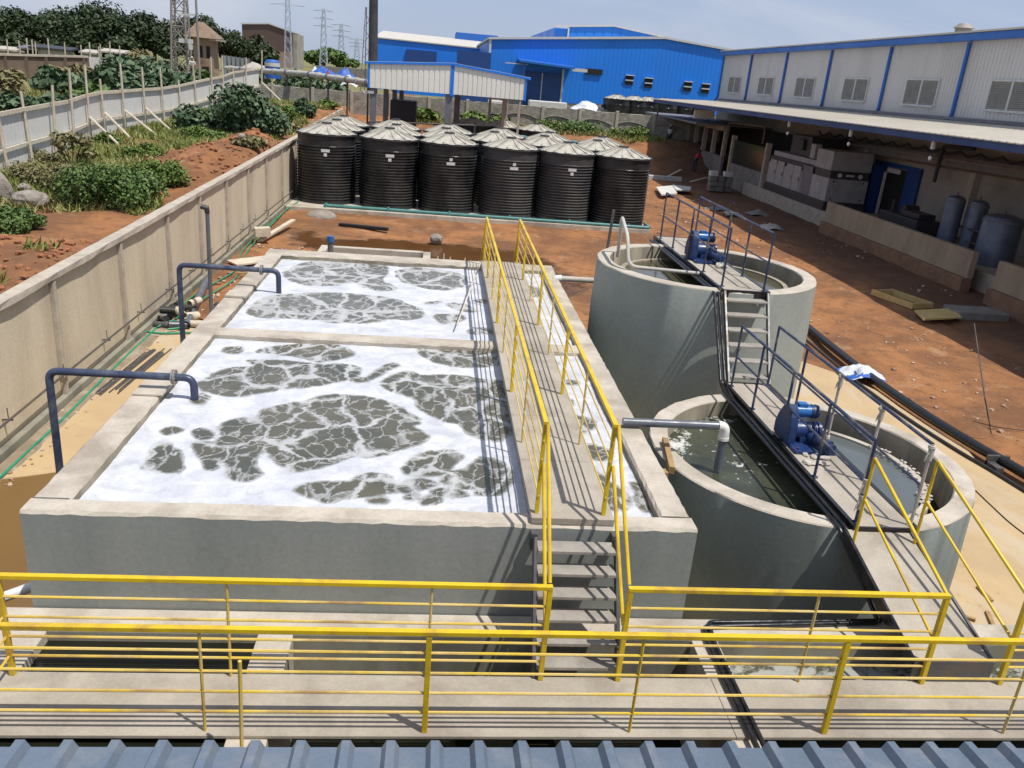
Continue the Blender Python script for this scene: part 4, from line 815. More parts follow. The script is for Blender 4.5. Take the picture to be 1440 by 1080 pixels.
for side in range(2):
    t = thing('rod_bundle', ['left', 'right'][side]+' bundle of dark steel rods lying on the tan floor by the wall', 'steel rods', (-6.2+side*.22, 16.8, .02), 'bundles of steel rods')
    for i in range(6):
        x = -6.36+side*.27+i*.032; b = MB(); b.tube([(x+q.uniform(-.03, .03), 15.3+q.uniform(-.1, .25)+side*.1, .03), (x+.15+q.uniform(-.02, .02), 18.1+q.uniform(-.25, .1), .03)], .012, 6); b.build('rod', 'dark_steel', t)
# ================================================================== BLACK TANKS
b = MB(); b.box(-6.62, 9.95, 37.75, 49., -.1, .16); sl = b.build('tank_plinth', 'wood_pale', bevel=.02); sl.data.materials[0] = MAT['conc']
tag(sl, 'low concrete plinth under the rows of black water tanks', 'plinth')
b = MB(); b.tube([(-5.0, 38.1, .24), (9.9, 37.85, .24)], .07, 10); b.tube([(9.9, 37.85, .24), (9.95, 39.0, .24)], .07, 10)
tp = thing('teal_pipe', 'long teal pipe along the front edge of the black tank plinth', 'pipe', (2.4, 38, .1)); b.build('pipe', 'teal_pipe', tp, smooth=40)
for i in range(6): b = MB(); x = -4.9+i*2.77; b.box(x-.04, x+.04, 37.95, 38.3, .16, .33); b.build('saddle', 'teal_pipe', tp)
def water_tank(loc, dull=False, R=1.33, Hh=3.05, lab=1):
    t = thing('water_tank', 'x', 'water tank', loc, 'black ribbed water tanks')
    prof = [(R-.02, .0)]; nr = 19; z = .16
    prof.append((R-.02, z))
    for i in range(nr):
        p = (Hh-.62)/nr; z = .16+i*p
        prof += [(R-.075, z+p*.10), (R-.075, z+p*.34), (R-.01, z+p*.46), (R, z+p*.60), (R, z+p*.80), (R-.03, z+p*.97)]
    prof += [(R-.03, Hh-.44), (R-.03, Hh-.08), (R+.02, Hh-.06), (R+.02, Hh)]
    b = MB(); b.lathe(loc, prof, 56); b.build('body', 'tank_dull' if dull else 'tank_black', t, smooth=50)
    b = MB(); b.lathe(loc, [(R+.03, Hh+.002), (R*.62, Hh+.19), (.30, Hh+.38), (.30, Hh+.41), (.02, Hh+.43)], 56); rf = b.build('roof', 'tank_roof', t, smooth=40)
    b = MB()
    for k in range(14):
        a = 2*math.pi*k/14; ca, sa = math.cos(a), math.sin(a); pf = lambda r, dz: Vector((loc[0]+r*ca, loc[1]+r*sa, loc[2]+Hh+.38-(r-.3)/(R-.27)*.375+dz))
        b.bar(pf(.36, .012), pf(R*.9, .015), .07, .05)
    b.build('roof_rib', 'tank_roof', t); 
    b = MB(); b.tube([(loc[0], loc[1], loc[2]+Hh+.38), (loc[0], loc[1], loc[2]+Hh+.48)], .24, 20); b.build('lid', 'tank_dull', t, smooth=40)
    b = MB(); nn = 84; vs = []
    for k in range(nn):
        a = 2*math.pi*k/nn; up_ = (k % 6) < 3; ro = R+(.05 if up_ else .038); zt3 = Hh+(.05 if up_ else .03)
        for rr, zz in ((R-.02, Hh-.03), (ro, Hh-.03), (ro, zt3), (R-.02, zt3+.005)): vs.append((loc[0]+rr*math.cos(a), loc[1]+rr*math.sin(a), loc[2]+zz))
    b.add(vs, [(4*k+j, 4*((k+1) % nn)+j, 4*((k+1) % nn)+(j+1) % 4, 4*k+(j+1) % 4) for k in range(nn) for j in range(4)]); b.build('rim', 'tank_dull', t)
    if lab:
        for (w, h, zz, nm) in (((.19, .065, Hh-.66, 'label'), (.07, .07, Hh-.84, 'label')) if lab == 1 else ((.07, .065, Hh-.62, 'label'), (.19, .065, Hh-.80, 'label'))):
            b = MB(); n = 6; vs = []
            for j in range(n+1):
                a = -math.pi/2+.08+(j/n-.5)*w*2/R; vs += [(loc[0]+(R+.004)*math.cos(a), loc[1]+(R+.004)*math.sin(a), loc[2]+zz-h), (loc[0]+(R+.004)*math.cos(a), loc[1]+(R+.004)*math.sin(a), loc[2]+zz+h)]
            b.add(vs, [(2*j, 2*j+2, 2*j+3, 2*j+1) for j in range(n)]); b.build(nm, 'label', t)
    return t
ordn = ['first', 'second', 'third', 'fourth', 'fifth', 'sixth']
row1 = [(-5.12, 40.05), (-2.25, 39.85), (.48, 39.75), (3.34, 39.65), (5.98, 39.5), (8.58, 39.35)]
for i, (x, y) in enumerate(row1):
    t = water_tank((x, y, .16), dull=i in (3, 4), lab=(1, 1, 2, 2, 1, 0)[i])
    t['label'] = f'{"dusty grey-black" if i in (3, 4) else "glossy black"} ribbed water tank, {ordn[i]} from the left in the front row'
proto = water_tank((-5.0, 42.9, .16), lab=0); proto['label'] = 'black ribbed water tank, first from the left in the second row'
for i, (x, y) in enumerate([(-2.1, 42.75), (.35, 42.8), (2.75, 42.9), (5.25, 42.7), (7.9, 42.5)]):
    copy_tree(proto, (x, y, .16), f'black ribbed water tank, {ordn[i+1]} from the left in the second row')
for i, (x, y) in enumerate([(-5.0, 46.3), (-2.3, 46.6), (.5, 46.4), (3.3, 46.3), (5.9, 46.0), (8.7, 45.6)]):
    copy_tree(proto, (x, y, .16), f'black ribbed water tank, {ordn[i]} from the left in the third row')
for i, (x, y) in enumerate([(2.2, 57.6), (4.3, 58.0), (6.4, 56.6)]):
    copy_tree(proto, (x, y, .0), f'black ribbed water tank behind the others near the shed columns, {ordn[i]} from the left')
b = MB(); b.tube([(-4.0, 49.6, 3.25), (2.0, 49.4, 3.5)], .045, 8); b.tube([(-4., 49.6, 0), (-4, 49.6, 3.25)], .045, 8); b.tube([(2., 49.4, 0), (2, 49.4, 3.5)], .045, 8); tag(b.build('overhead_pipe', 'dark_steel', smooth=40), 'dark pipe running above the back row of black tanks', 'pipe')
for i, (px, py, Yy, w) in enumerate([(503, 170, 50.3, .95), (735, 190, 48.2, .7), (808, 197, 48., .6)]):
    p = uy(px, py, Yy); b = MB(); b.lathe((p.x, Yy, 0), [(w*.5, 0), (w*.5, p.z-.25), (w*.4, p.z-.05), (.05, p.z)], 24); b.lathe((p.x, Yy, 0), [(w*.52, p.z-.4), (w*.54, p.z-.3), (w*.52, p.z-.25)], 24)
    tag(b.build('green_drum', 'teal_pipe', smooth=40), ['teal drum standing behind the leftmost black tanks', 'small teal drum behind the fourth tank column', 'small teal drum behind the fifth tank column'][i], 'drum')
# mud yard odds
b = MB(); b.box(-3.75, -3.5, 26.8, 28.0, -.1, .55); b.box(-.35, -.1, 26.6, 27.9, -.1, .55); b.box(-3.5, -.35, 27.75, 28.0, -.1, .55); b.box(-3.5, -.35, 26.65, 26.85, -.1, .5)
tag(b.build('concrete_sump', 'conc', bevel=.015), 'small open concrete sump box in the red mud behind the foaming tank', 'sump')
b = MB(); b.tube([(-3.3, 26.75, .3), (-3.3, 26.75, .95)], .09, 12); vp = thing('valve_pipe', 'short grey pipe with blue cap at the corner of the concrete sump', 'pipe', (-3.3, 26.75, .3)); b.build('pipe', 'grey_pipe', vp, smooth=40)
b = MB(); b.tube([(-3.3, 26.75, .92), (-3.3, 26.75, 1.1)], .115, 12); b.build('cap', 'blue_motor', vp, smooth=40)
q = random.Random(9)
for i in range(9):
    x = .1+i*.22; y = 27.0-i*.06; b = MB(); b.tube([(x, y, -.1), (x+.05+q.uniform(-.04, .04), y+.1, .62+q.uniform(-.12, .12))], .022, 6)
    tag(b.build('rebar_stub', 'wood_pale'), 'pale stub bar sticking up in a row between the sump and the yellow stair', 'rebar', 'row of stub bars behind the tank')
b = MB(); b.blob((.1, 32.5, .08), (.34, .26, .26), 3, 2, .4); tag(b.build('rock', 'rock'), 'lone pale rock in the brown puddle', 'rock')
b = MB(); b.blob((-4.9, 36.6, .02), (.85, .6, .28), 8, 3, .25); b.blob((-4.7, 36.2, .0), (.5, .4, .2), 9, 2, .3); tag(b.build('cement_heap', 'rock', smooth=60), 'pale heap of dried cement on the red mud before the first black tank', 'heap')
b = MB(); b.bar((-3.9, 34.6, .06), (-1.9, 34.0, .10), .22, .12); tag(b.build('charred_log', 'dark_open'), 'black charred log lying in the wet red mud', 'log')
for i, (p, q2, lab, mt) in enumerate([((-6.2, 30.2, .12), (-5.6, 33.6, .3), 'long pale plank propped on the ground beside the precast wall', 'wood_pale'), ((-6.35, 26.5, .10), (-5.0, 27.6, .14), 'flat board lying on rubble behind the standpipe', 'wood_pale'), ((-6.4, 30.2, .4), (-5.9, 30.4, .42), 'short timber block stacked against the precast wall', 'wood_pale'), ((-5.9, 25.1, .12), (-4.8, 25.4, .16), 'thin stick on the dirt left of the tank corner', 'wood')]):
    b = MB(); b.bar(p, q2, (.18, .7, .35, .07)[i], (.07, .05, .3, .05)[i]); tag(b.build('plank' if i < 2 else 'timber', mt), lab, 'plank')
o = MB()
for i in range(160):
    s = q.uniform(.03, .11); y = q.uniform(21, 30); x = q.uniform(-6.5, -4.3); o.blob((x, y, float(H(x, y))+.02), (s, s, s*.6), i, 1, .4)
for i in range(130):
    s = q.uniform(.02, .06); y = q.uniform(7, 20); x = q.uniform(-6.6, -6.15); o.blob((x, y, .02), (s, s, s*.6), i, 1, .4)
g = o.build('rubble', 'gravel', fixn=False); g['kind'] = 'stuff'; tag(g, 'loose rubble along the foot of the precast wall', 'rubble')
o = MB(); gq = np.random.default_rng(3)
for i in range(1500):
    y = gq.uniform(12, 52); lx = 11.0 if y < 19 else 7.5
    x = gq.uniform(lx, 19.5)
    if vn(x, y, .35) < .45: continue
    s = min(.12, gq.exponential(.03)+.02); o.blob((x, y, float(H(x, y))+s*.2), (s, s*gq.uniform(.6, 1.2), s*.6), int(gq.integers(1e6)), 1, .4)
g = o.build('gravel', 'gravel', fixn=False); g['kind'] = 'stuff'; tag(g, 'pale stones scattered over the red dirt on the right', 'gravel')
# right yard things
bp = thing('black_pipe', 'long thick black pipe lying along the edge of the tan concrete floor', 'pipe', (10.9, 16, 0))
P = [uz(1125, 450, .1), uz(1140, 465, .1), uz(1215, 525, .1), uz(1290, 578, .1), uz(1370, 628, .1), uz(1440, 668, .1)]; P = [Vector((p.x, p.y, .13)) for p in P]; P = [P[0]+(P[0]-P[2])*.8]+P+[P[-1]+(P[-1]-P[-3])*1.2]
b = MB(); b.tube(smooth_path(P), .10, 12); b.build('pipe', 'black_pipe', bp, smooth=40)
b = MB(); c = uz(1392, 640, .1); b.box(c.x-.25, c.x+.2, c.y-.3, c.y-.24, .0, .22); b.box(c.x-.25, c.x-.1, c.y-.6, c.y-.25, .0, .10); b.build('bracket', 'dark_steel', bp)
b = MB(); P = [p+Vector((-.42, -.05, -.08)) for p in P]; b.tube(smooth_path(P), .035, 8); tag(b.build('black_pipe', 'black_cable', smooth=40), 'thin black pipe running beside the thick black pipe on the tan floor', 'pipe')
b = MB(); a = uz(1380, 585, .03); b.tube(smooth_path([uz(1368, 592, .02), uz(1400, 600, .02), uz(1445, 606, .02), uz(1500, 612, .02)]), .010, 6); tag(b.build('cable', 'black_cable'), 'upper thin black cable on the tan floor at the right edge', 'cable')
b = MB(); b.tube(smooth_path([uz(1372, 690, .02), uz(1395, 712, .02), uz(1420, 735, .02), uz(1450, 758, .02)]), .011, 6); tag(b.build('cable', 'black_cable'), 'lower thin black cable on the tan floor at the right edge', 'cable')
for i, (u, v) in enumerate([((1375, 825), (1395, 845)), ((1352, 865), (1372, 872)), ((1388, 860), (1398, 882))]):
    b = MB(); b.bar(uz(*u, .03), uz(*v, .04), .05, .03); tag(b.build('wood_scrap', 'wood'), ['thin wood scrap on the tan floor, the upper of three', 'wood scrap on the tan floor close to the ramp', 'wood scrap on the tan floor, nearest the right railing post'][i], 'wood scrap')
# crumpled bag
def cloth(c, rx, ry, h, seed, mats, name):
    q = np.random.default_rng(seed); n = 22; A, B = np.meshgrid(np.linspace(-1, 1, n), np.linspace(-1, 1, n)); z = h*(.25+fbm(A+seed, B, 1.6, 4)*1.2)*np.clip(1.15-np.sqrt(A*A+B*B)*.8, .12, 1)
    xx = c[0]+A*rx*(1+.25*(fbm(A, B+seed, 1.2)-.5)*2)+.25*rx*(fbm(B, A, 2)-.5); yy = c[1]+B*ry*(1+.3*(fbm(B+seed, A, 1.2)-.5)*2)
    b = MB(); I = lambda i, j: i*n+j; b.v = [tuple(v) for v in np.stack([xx, yy, c[2]+z], -1).reshape(-1, 3)]
    for i in range(n-1):
        for j in range(n-1): b.f.append((I(i, j), I(i, j+1), I(i+1, j+1), I(i+1, j))); b.mi.append(1 if fbm(i*.35+seed, j*.2, .6) > .60 and len(mats) > 1 else 0)
    return b.build(name, mats, smooth=60)
c = uz(1220, 532, .05); tag(cloth((c.x-.1, c.y+.2, .02), .5, .42, .36, 8, ['tarp_white', 'tarp_blue'], 'crumpled_bag'), 'crumpled white and blue plastic sheet beside the thick black pipe', 'plastic sheet')
c = uz(1268, 420, .1); b = MB(); a = math.radians(20)
tm = thing('shallow_crate', 'shallow open tan timber crate lying in the red dirt by the low wall', 'frame', (c.x, c.y, 0))
u = (uz(1305, 432, .1)-uz(1235, 408, .1)).normalized(); w = Vector((-u.y, u.x, 0)); 
for s in (-1, 1):
    b = MB(); b.bar(c+w*.45*s-u*.95, c+w*.45*s+u*.95, .06, .2); b.build('side_board', 'ply', tm); b = MB(); b.bar(c+u*.9*s-w*.41, c+u*.9*s+w*.41, .06, .18); b.build('end_board', 'ply', tm)
b = MB(); P = [uz(1285, 440, .05), uz(1338, 437, .05), uz(1352, 450, .05), uz(1298, 453, .05)]; b.prism([(p.x, p.y, .10) for p in P], (0, 0, .05)); tag(b.build('plywood_board', 'ply'), 'flat yellow plywood board on the red dirt', 'board')
b = MB(); b.tube([uz(1394, 610, .1), uz(1385, 560, .9), uz(1370, 455, 2.0)], .012, 6); tag(b.build('thin_rod', 'dark_steel'), 'thin leaning rod stuck upright beside the black pipe', 'rod')
b = MB(); p = uz(1372, 440, .1); b.box(p.x-.9, p.x+.9, p.y-.5, p.y+.5, -.05, .22); tag(b.build('slab_block', 'grey_block', bevel=.03), 'grey concrete slab half sunk in the shaded dirt by the low walls', 'slab')
# ================================================================== SHED ON COLUMNS
sh = thing('open_shed', 'open sided shed with cream gable fascia and blue trim on dark columns', 'shed', (.6, 57, 0))
YS = 51.5; ev, rd, bt = 6.32, 6.62, 5.02; XL, XM, XR = -4.25, .62, 5.0
b = MB(); ribs = 26
for (xa, xb, za, zb_) in ((XL+.12, XM-.1, ev, rd-.02), (XM+.1, XR-.12, rd-.02, ev-.12)):
    n = 15
    for i in range(n):
        u0, u1 = i/n, (i+1)/n; x0, x1 = xa+(xb-xa)*u0, xa+(xb-xa)*u1; z0, z1 = za+(zb_-za)*u0, za+(zb_-za)*u1; g = (x1-x0)*.22
        b.hexa([(x0, YS, bt), (x1-g, YS, bt), (x1-g, YS+.06, bt), (x0, YS+.06, bt), (x0, YS, z0), (x1-g, YS, z1), (x1-g, YS+.06, z1), (x0, YS+.06, z0)])
        b.hexa([(x1-g, YS+.03, bt), (x1, YS+.03, bt), (x1, YS+.06, bt), (x1-g, YS+.06, bt), (x1-g, YS+.03, z1), (x1, YS+.03, z1), (x1, YS+.06, z1), (x1-g, YS+.06, z1)])
b.build('fascia', 'cream', sh)
b = MB(); b.box(XM-.1, XM+.1, YS-.03, YS+.08, bt-.08, rd+.02); b.box(XL, XL+.12, YS-.03, YS+.08, bt, ev+.05); b.box(XR-.12, XR, YS-.03, YS+.08, bt-.04, ev-.1)
b.bar((XL-.2, YS-.02, ev+.04), (XM, YS-.02, rd+.05), .12, .12); b.bar((XM, YS-.02, rd+.05), (XR+.2, YS-.02, ev-.1), .12, .12); b.build('trim', 'blue_clad', sh)
b = MB(); b.hexa([(XL-.2, YS, ev+.06), (XM, YS, rd+.07), (XM, YS+13, rd+.07), (XL-.2, YS+13, ev+.06), (XL-.2, YS, ev+.12), (XM, YS, rd+.13), (XM, YS+13, rd+.13), (XL-.2, YS+13, ev+.12)])
b.hexa([(XM, YS, rd+.07), (XR+.2, YS, ev-.08), (XR+.2, YS+13, ev-.08), (XM, YS+13, rd+.07), (XM, YS, rd+.13), (XR+.2, YS, ev-.02), (XR+.2, YS+13, ev-.02), (XM, YS+13, rd+.13)]); b.build('roof', 'roof_pale', sh)
for x, y, w in [(XL+.3, 51.8, .34), (XL+.85, 55, .3), (XL+1.2, 58.5, .3), (XL+1.5, 62, .3), (XM-.15, 51.8, .42), (XM+.45, 56.5, .36), (XR-1.1, 54, .18), (XR-.75, 57, .18), (XR-.3, 52.0, .14), (XR-.45, 60, .18), (XR-1.5, 62, .18)]:
    b = MB(); b.box(x-w/2, x+w/2, y-w/2, y+w/2, -.1, bt+1.0); b.build('column', 'gen_grey' if w > .25 else 'wall_post', sh)
b = MB(); b.box(XL+.1, XR-.1, YS+.1, YS+.25, bt+.1, bt+.4); b.box(XL+.2, XR-.2, 57, 57.2, bt+.5, bt+.8); b.build('beam', 'dark_steel', sh)
b = MB(); b.box(-3.3, -1.6, 58, 60.5, 0, 4.2); tag(b.build('dark_cabinet', 'gen_dark', bevel=.05), 'tall dark plant cabinet under the left half of the open shed', 'cabinet')
b = MB(); b.box(-4.5, -3.9, 51.55, 51.9, 4.7, 4.85); tag(b.build('lamp_fitting', 'white_frame'), 'small pale lamp fitting on the left shed column', 'lamp')
# ================================================================== STONE WALL ON THE BANK
sw = thing('stone_wall', 'long grey rubble stone wall with concrete posts on top of the red bank', 'wall', (0, 70, 2.3))
xsx = [11.3-3.05*k for k in range(0, 10)][::-1]+[14.37, 17.47, 20.5, 23.6, 27]
for a, c in zip(xsx[:-1], xsx[1:]):
    b = MB(); n = 8; vs = []
    for i in range(n+1):
        x = a+.12+(c-a-.24)*i/n; s = .10*math.sin(math.pi*i/n)
        vs += [(x, 69.9, 1.9), (x, 70.1, 1.9), (x, 70.1, 4.12+q.uniform(-.03, .03)), (x, 69.9, 4.12+q.uniform(-.03, .03))]
    b.add(vs, [(i*4+j, i*4+(j+1) % 4, i*4+4+(j+1) % 4, i*4+4+j) for i in range(n) for j in range(4)]+[(3, 2, 1, 0), (n*4, n*4+1, n*4+2, n*4+3)])
    b.build('panel', 'stone', sw)
for x in xsx: b = MB(); b.box(x-.12, x+.12, 69.82, 70.15, 1.9, 4.2+q.uniform(0, .08)); b.build('post', 'wall_post', sw, bevel=.02)
for k in range(5):
    x = 6.5+k*3.05; b = MB(); b.tube(smooth_path([(x-1.4, 69.86, 3.2), (x-.7, 69.86, 3.45), (x, 69.86, 3.5), (x+.7, 69.86, 3.4), (x+1.4, 69.86, 3.15)], 4), .04, 6); b.build('mortar_band', 'grey_block', sw)
b = MB(); b.box(9.2, 13.4, 57.2, 57.5, -.05, .28); b.box(11.5, 17.9, 61.0, 61.35, -.05, .3); tag(b.build('white_kerb', 'white_block', bevel=.02), 'low white kerb at the foot of the red bank', 'kerb')
# pipeline above the wall
pl = thing('lagged_pipeline', 'fat pale lagged pipeline with dark joints running above the left of the stone wall', 'pipeline', (-10, 68, 4))
a, c = uy(318, 96, 78), uy(430, 104, 68); d = uy(525, 117, 60); seg = [a, c, d]
b = MB(); b.tube(seg, .2, 12); b.build('pipe', 'lag', pl, smooth=40)
for i in range(14):
    t = (i+.5)/14*2; p = seg[int(t)].lerp(seg[int(t)+1], t % 1); dr = (seg[int(t)+1]-seg[int(t)]).normalized(); b = MB(); b.tube([p-dr*.12, p+dr*.12], .25, 12); b.build('joint_band', 'gen_grey' if i % 2 else 'lag', pl, smooth=40)
    if i % 2: b = MB(); b.tube([p, (p.x, p.y, 1.5)], .07, 6); b.build('support', 'dark_steel', pl)
# ================================================================== BLUE FACTORY
def clad(b, x0, x1, y, ztop, z0, pitch=.9, dep=.05):
    n = max(1, int(abs(x1-x0)/pitch))
    for i in range(n):
        u0 = x0+(x1-x0)*i/n; u1 = x0+(x1-x0)*(i+1)/n; g = (u1-u0)*.2
        b.hexa([(u0, y, z0), (u1-g, y, z0), (u1-g, y+.3, z0), (u0, y+.3, z0), (u0, y, ztop(u0)), (u1-g, y, ztop(u1-g)), (u1-g, y+.3, ztop(u1-g)), (u0, y+.3, ztop(u0))])
        b.hexa([(u1-g, y+dep, z0), (u1, y+dep, z0), (u1, y+.3, z0), (u1-g, y+.3, z0), (u1-g, y+dep, ztop(u1-g)), (u1, y+dep, ztop(u1)), (u1, y+.3, ztop(u1)), (u1-g, y+.3, ztop(u1-g))])
bf = thing('blue_factory', 'big bright blue steel clad factory hall behind the stone wall', 'factory', (24, 110, 2.4))
zt_ = lambda x: 9.9+(x-5.24)*.083 if x < 25 else 11.54-(x-25)*.083
b = MB(); clad(b, 5.24, 45, 100, zt_, 3.8, .5, .015); b.build('front_wall', 'blue_clad', bf)
b = MB(); b.box(5.24, 5.5, 100.3, 240, 3.0, 9.9); b.build('side_wall', 'blue_clad', bf)
b = MB(); b.box(5.3, 45, 100.06, 100.35, 1.8, 3.8); b.build('plinth_wall', 'cream_wall', bf)
b = MB(); b.bar((5.0, 99.9, 9.95), (25, 99.9, 11.62), .35, .22); b.bar((25, 99.9, 11.62), (45.3, 99.9, 9.95), .35, .22); b.bar((5.12, 99.9, 9.95), (5.12, 240, 9.95), .3, .2); b.box(5.12, 5.36, 99.85, 99.99, 2.6, 9.85); b.build('trim', 'white_frame', bf)
b = MB(); b.hexa([(5, 100, 9.98), (25, 100, 11.66), (25, 240, 11.66), (5, 240, 9.98), (5, 100, 10.08), (25, 100, 11.76), (25, 240, 11.76), (5, 240, 10.08)]); b.hexa([(25, 100, 11.66), (45.3, 100, 9.98), (45.3, 240, 9.98), (25, 240, 11.66), (25, 100, 11.76), (45.3, 100, 10.08), (45.3, 240, 10.08), (25, 240, 11.76)]); b.build('roof', 'roof_pale', bf)
zm = lambda x: 14.45+(x-18.6)*.085 if x < 28.5 else 15.3-(x-28.5)*.11
b = MB(); clad(b, 20.8, 37.5, 150, zm, 11.5, 1.5); b.box(18.5, 20.8, 150.2, 190, 11., 14.3); b.build('roof_monitor', 'blue_clad', bf)
b = MB(); b.bar((18.4, 149.9, 14.5), (28.5, 149.9, 15.38), .3, .25); b.bar((28.5, 149.9, 15.38), (37.8, 149.9, 14.3), .3, .25); b.box(20.7, 20.95, 149.8, 149.95, 11.8, 14.6); b.build('monitor_trim', 'white_frame', bf)
for i, (px, py) in enumerate([(885, 113), (912, 117), (967, 122), (992, 125)]):
    p = uy(px, py, 99.9); b = MB(); b.box(p.x-.46, p.x+.46, 99.9, 99.99, p.z-.5, p.z+.5); w = b.build('window', 'dark_open', bf); b = MB(); b.box(p.x-.46, p.x+.46, 99.82, 99.9, p.z-.06, p.z+.08); b.box(p.x-.5, p.x+.5, 99.7, 99.9, p.z+.5, p.z+.6); b.build('frame', 'white_frame', w)
p = uy(836, 101, 99.9); b = MB(); b.box(p.x-1., p.x+.9, 99.8, 99.95, p.z-.28, p.z+.3); b.build('louvre', 'dark_open', bf)
p0, p1 = uy(742, 88, 97), uy(800, 96, 97); b = MB(); b.hexa([(8.4, 97, 7.75), (14.6, 97, 7.45), (14.6, 99.95, 7.65), (8.4, 99.95, 7.95), (8.4, 97, 7.95), (14.6, 97, 7.65), (14.6, 99.95, 7.85), (8.4, 99.95, 8.15)]); b.build('awning', 'blue_trim', bf)
for xa, xb, za, zb_ in ((7.0, 9.5, 7.5, 7.6), (14.6, 16.3, 7.25, 7.6)): b = MB(); b.box(xa, xb, 98.8, 98.95, za, zb_); b.build('gutter', 'white_frame', bf)
b = MB(); b.box(9.3, 13.6, 99.7, 99.95, 2.4, 6.9); b.box(8.9, 9.1, 97.1, 97.3, 2.4, 7.7); b.build('door', 'blue_dark', bf); b = MB(); b.box(13.6, 13.8, 99.6, 99.95, 2.4, 7.4); b.box(11.3, 11.4, 99.62, 99.7, 2.4, 6.8); b.build('door_frame', 'white_frame', bf)
b = MB(); b.box(15.2, 18.2, 100.0, 100.05, 3.1, 3.5); b.build('vent', 'louvre', bf)
b2 = thing('blue_annex', 'lower blue factory annex with pale roof left of the big blue hall', 'factory', (-3, 130, 2.4))
b = MB(); clad(b, -9.5, 13, 130, lambda x: 9.9+(x+9.5)*-.02, 2.4, .6, .015); b.build('front_wall', 'blue_clad', b2)
b = MB(); b.hexa([(-10, 129.8, 9.75), (13, 129.8, 9.35), (13, 150, 10.9), (-10, 150, 11.3), (-10, 129.8, 9.9), (13, 129.8, 9.5), (13, 150, 11.05), (-10, 150, 11.45)]); b.build('roof', 'roof_pale', b2)
b = MB(); b.box(-5.3, -.9, 129.7, 129.95, 6.6, 8.6); b.build('shutter', 'blue_dark', b2); b = MB(); b.box(2, 9., 149, 160, 10.6, 12.2); b.build('upper_block', 'blue_trim', b2)
b = MB(); b.box(1.5, 5.0, 92, 95, 2.4, 8.3); tag(b.build('blue_stair_tower', 'blue_dark'), 'small dark blue box tower between the shed roof and the blue hall', 'tower')
# far black tanks beyond the wall
for i, (px, Yy) in enumerate([(868, 84), (893, 85), (912, 86), (935, 86), (960, 88), (985, 88)]):
    p = uy(px, 137+i*2.2, Yy); copy_tree(proto, (p.x, Yy, 1.9-(.0 if i else 0)), f'distant black water tank beyond the stone wall, {ordn[i]} from the left')
for i, (px, py, w, mt) in enumerate([(826, 150, 1.7, 'tarp_white'), (846, 152, 1.5, 'gen_dark')]):
    p = uy(px, py, 84); o = cloth((p.x, 84, p.z-.5), w, 1.0, 1.1, 20+i, [mt], 'scrap_heap'); tag(o, ['heap of white plastic scrap behind the stone wall', 'heap of dark scrap behind the stone wall'][i], 'scrap')
for i, (px, py) in enumerate([(700, 143), (757, 143), (783, 145)]):
    p = uy(px, py, 80); b = MB(); b.box(p.x-.9, p.x+.9, 79.5, 80.5, 2.3, p.z+.1); tag(b.build('white_crate', 'white_frame', bevel=.08), ['leftmost white crate just showing over the stone wall under the shed', 'middle white crate just showing over the stone wall', 'rightmost white crate just showing over the stone wall'][i], 'crate')
# chimney
ch = thing('chimney_stack', 'dark steel chimney stack with red tip and lattice side frame', 'chimney', (-5.75, 75, 2.4))
b = MB(); b.cyl((-5.75, 75, 2), (-5.83, 75, 11.6), .42, 20, .36); b.build('stack', 'stack', ch, smooth=40)
b = MB(); b.cyl((-5.83, 75, 11.6), (-5.84, 75, 12.6), .40, 20); b.build('tip', 'red', ch, smooth=40)
b = MB(); z = 2.4
b.tube([(-6.9, 75, 2), (-6.45, 75, 10.6)], .04, 6); b.tube([(-6.5, 75.5, 2), (-6.4, 75.3, 10.6)], .04, 6)
for i in range(6): z = 3+i*1.2; b.tube([(-6.85+.05*i, 75, z), (-6.15, 75, z+.6)], .025, 6); b.tube([(-6.15, 75, z+.6), (-6.8+.05*i, 75, z+1.2)], .025, 6)
b.build('lattice', 'lattice', ch)
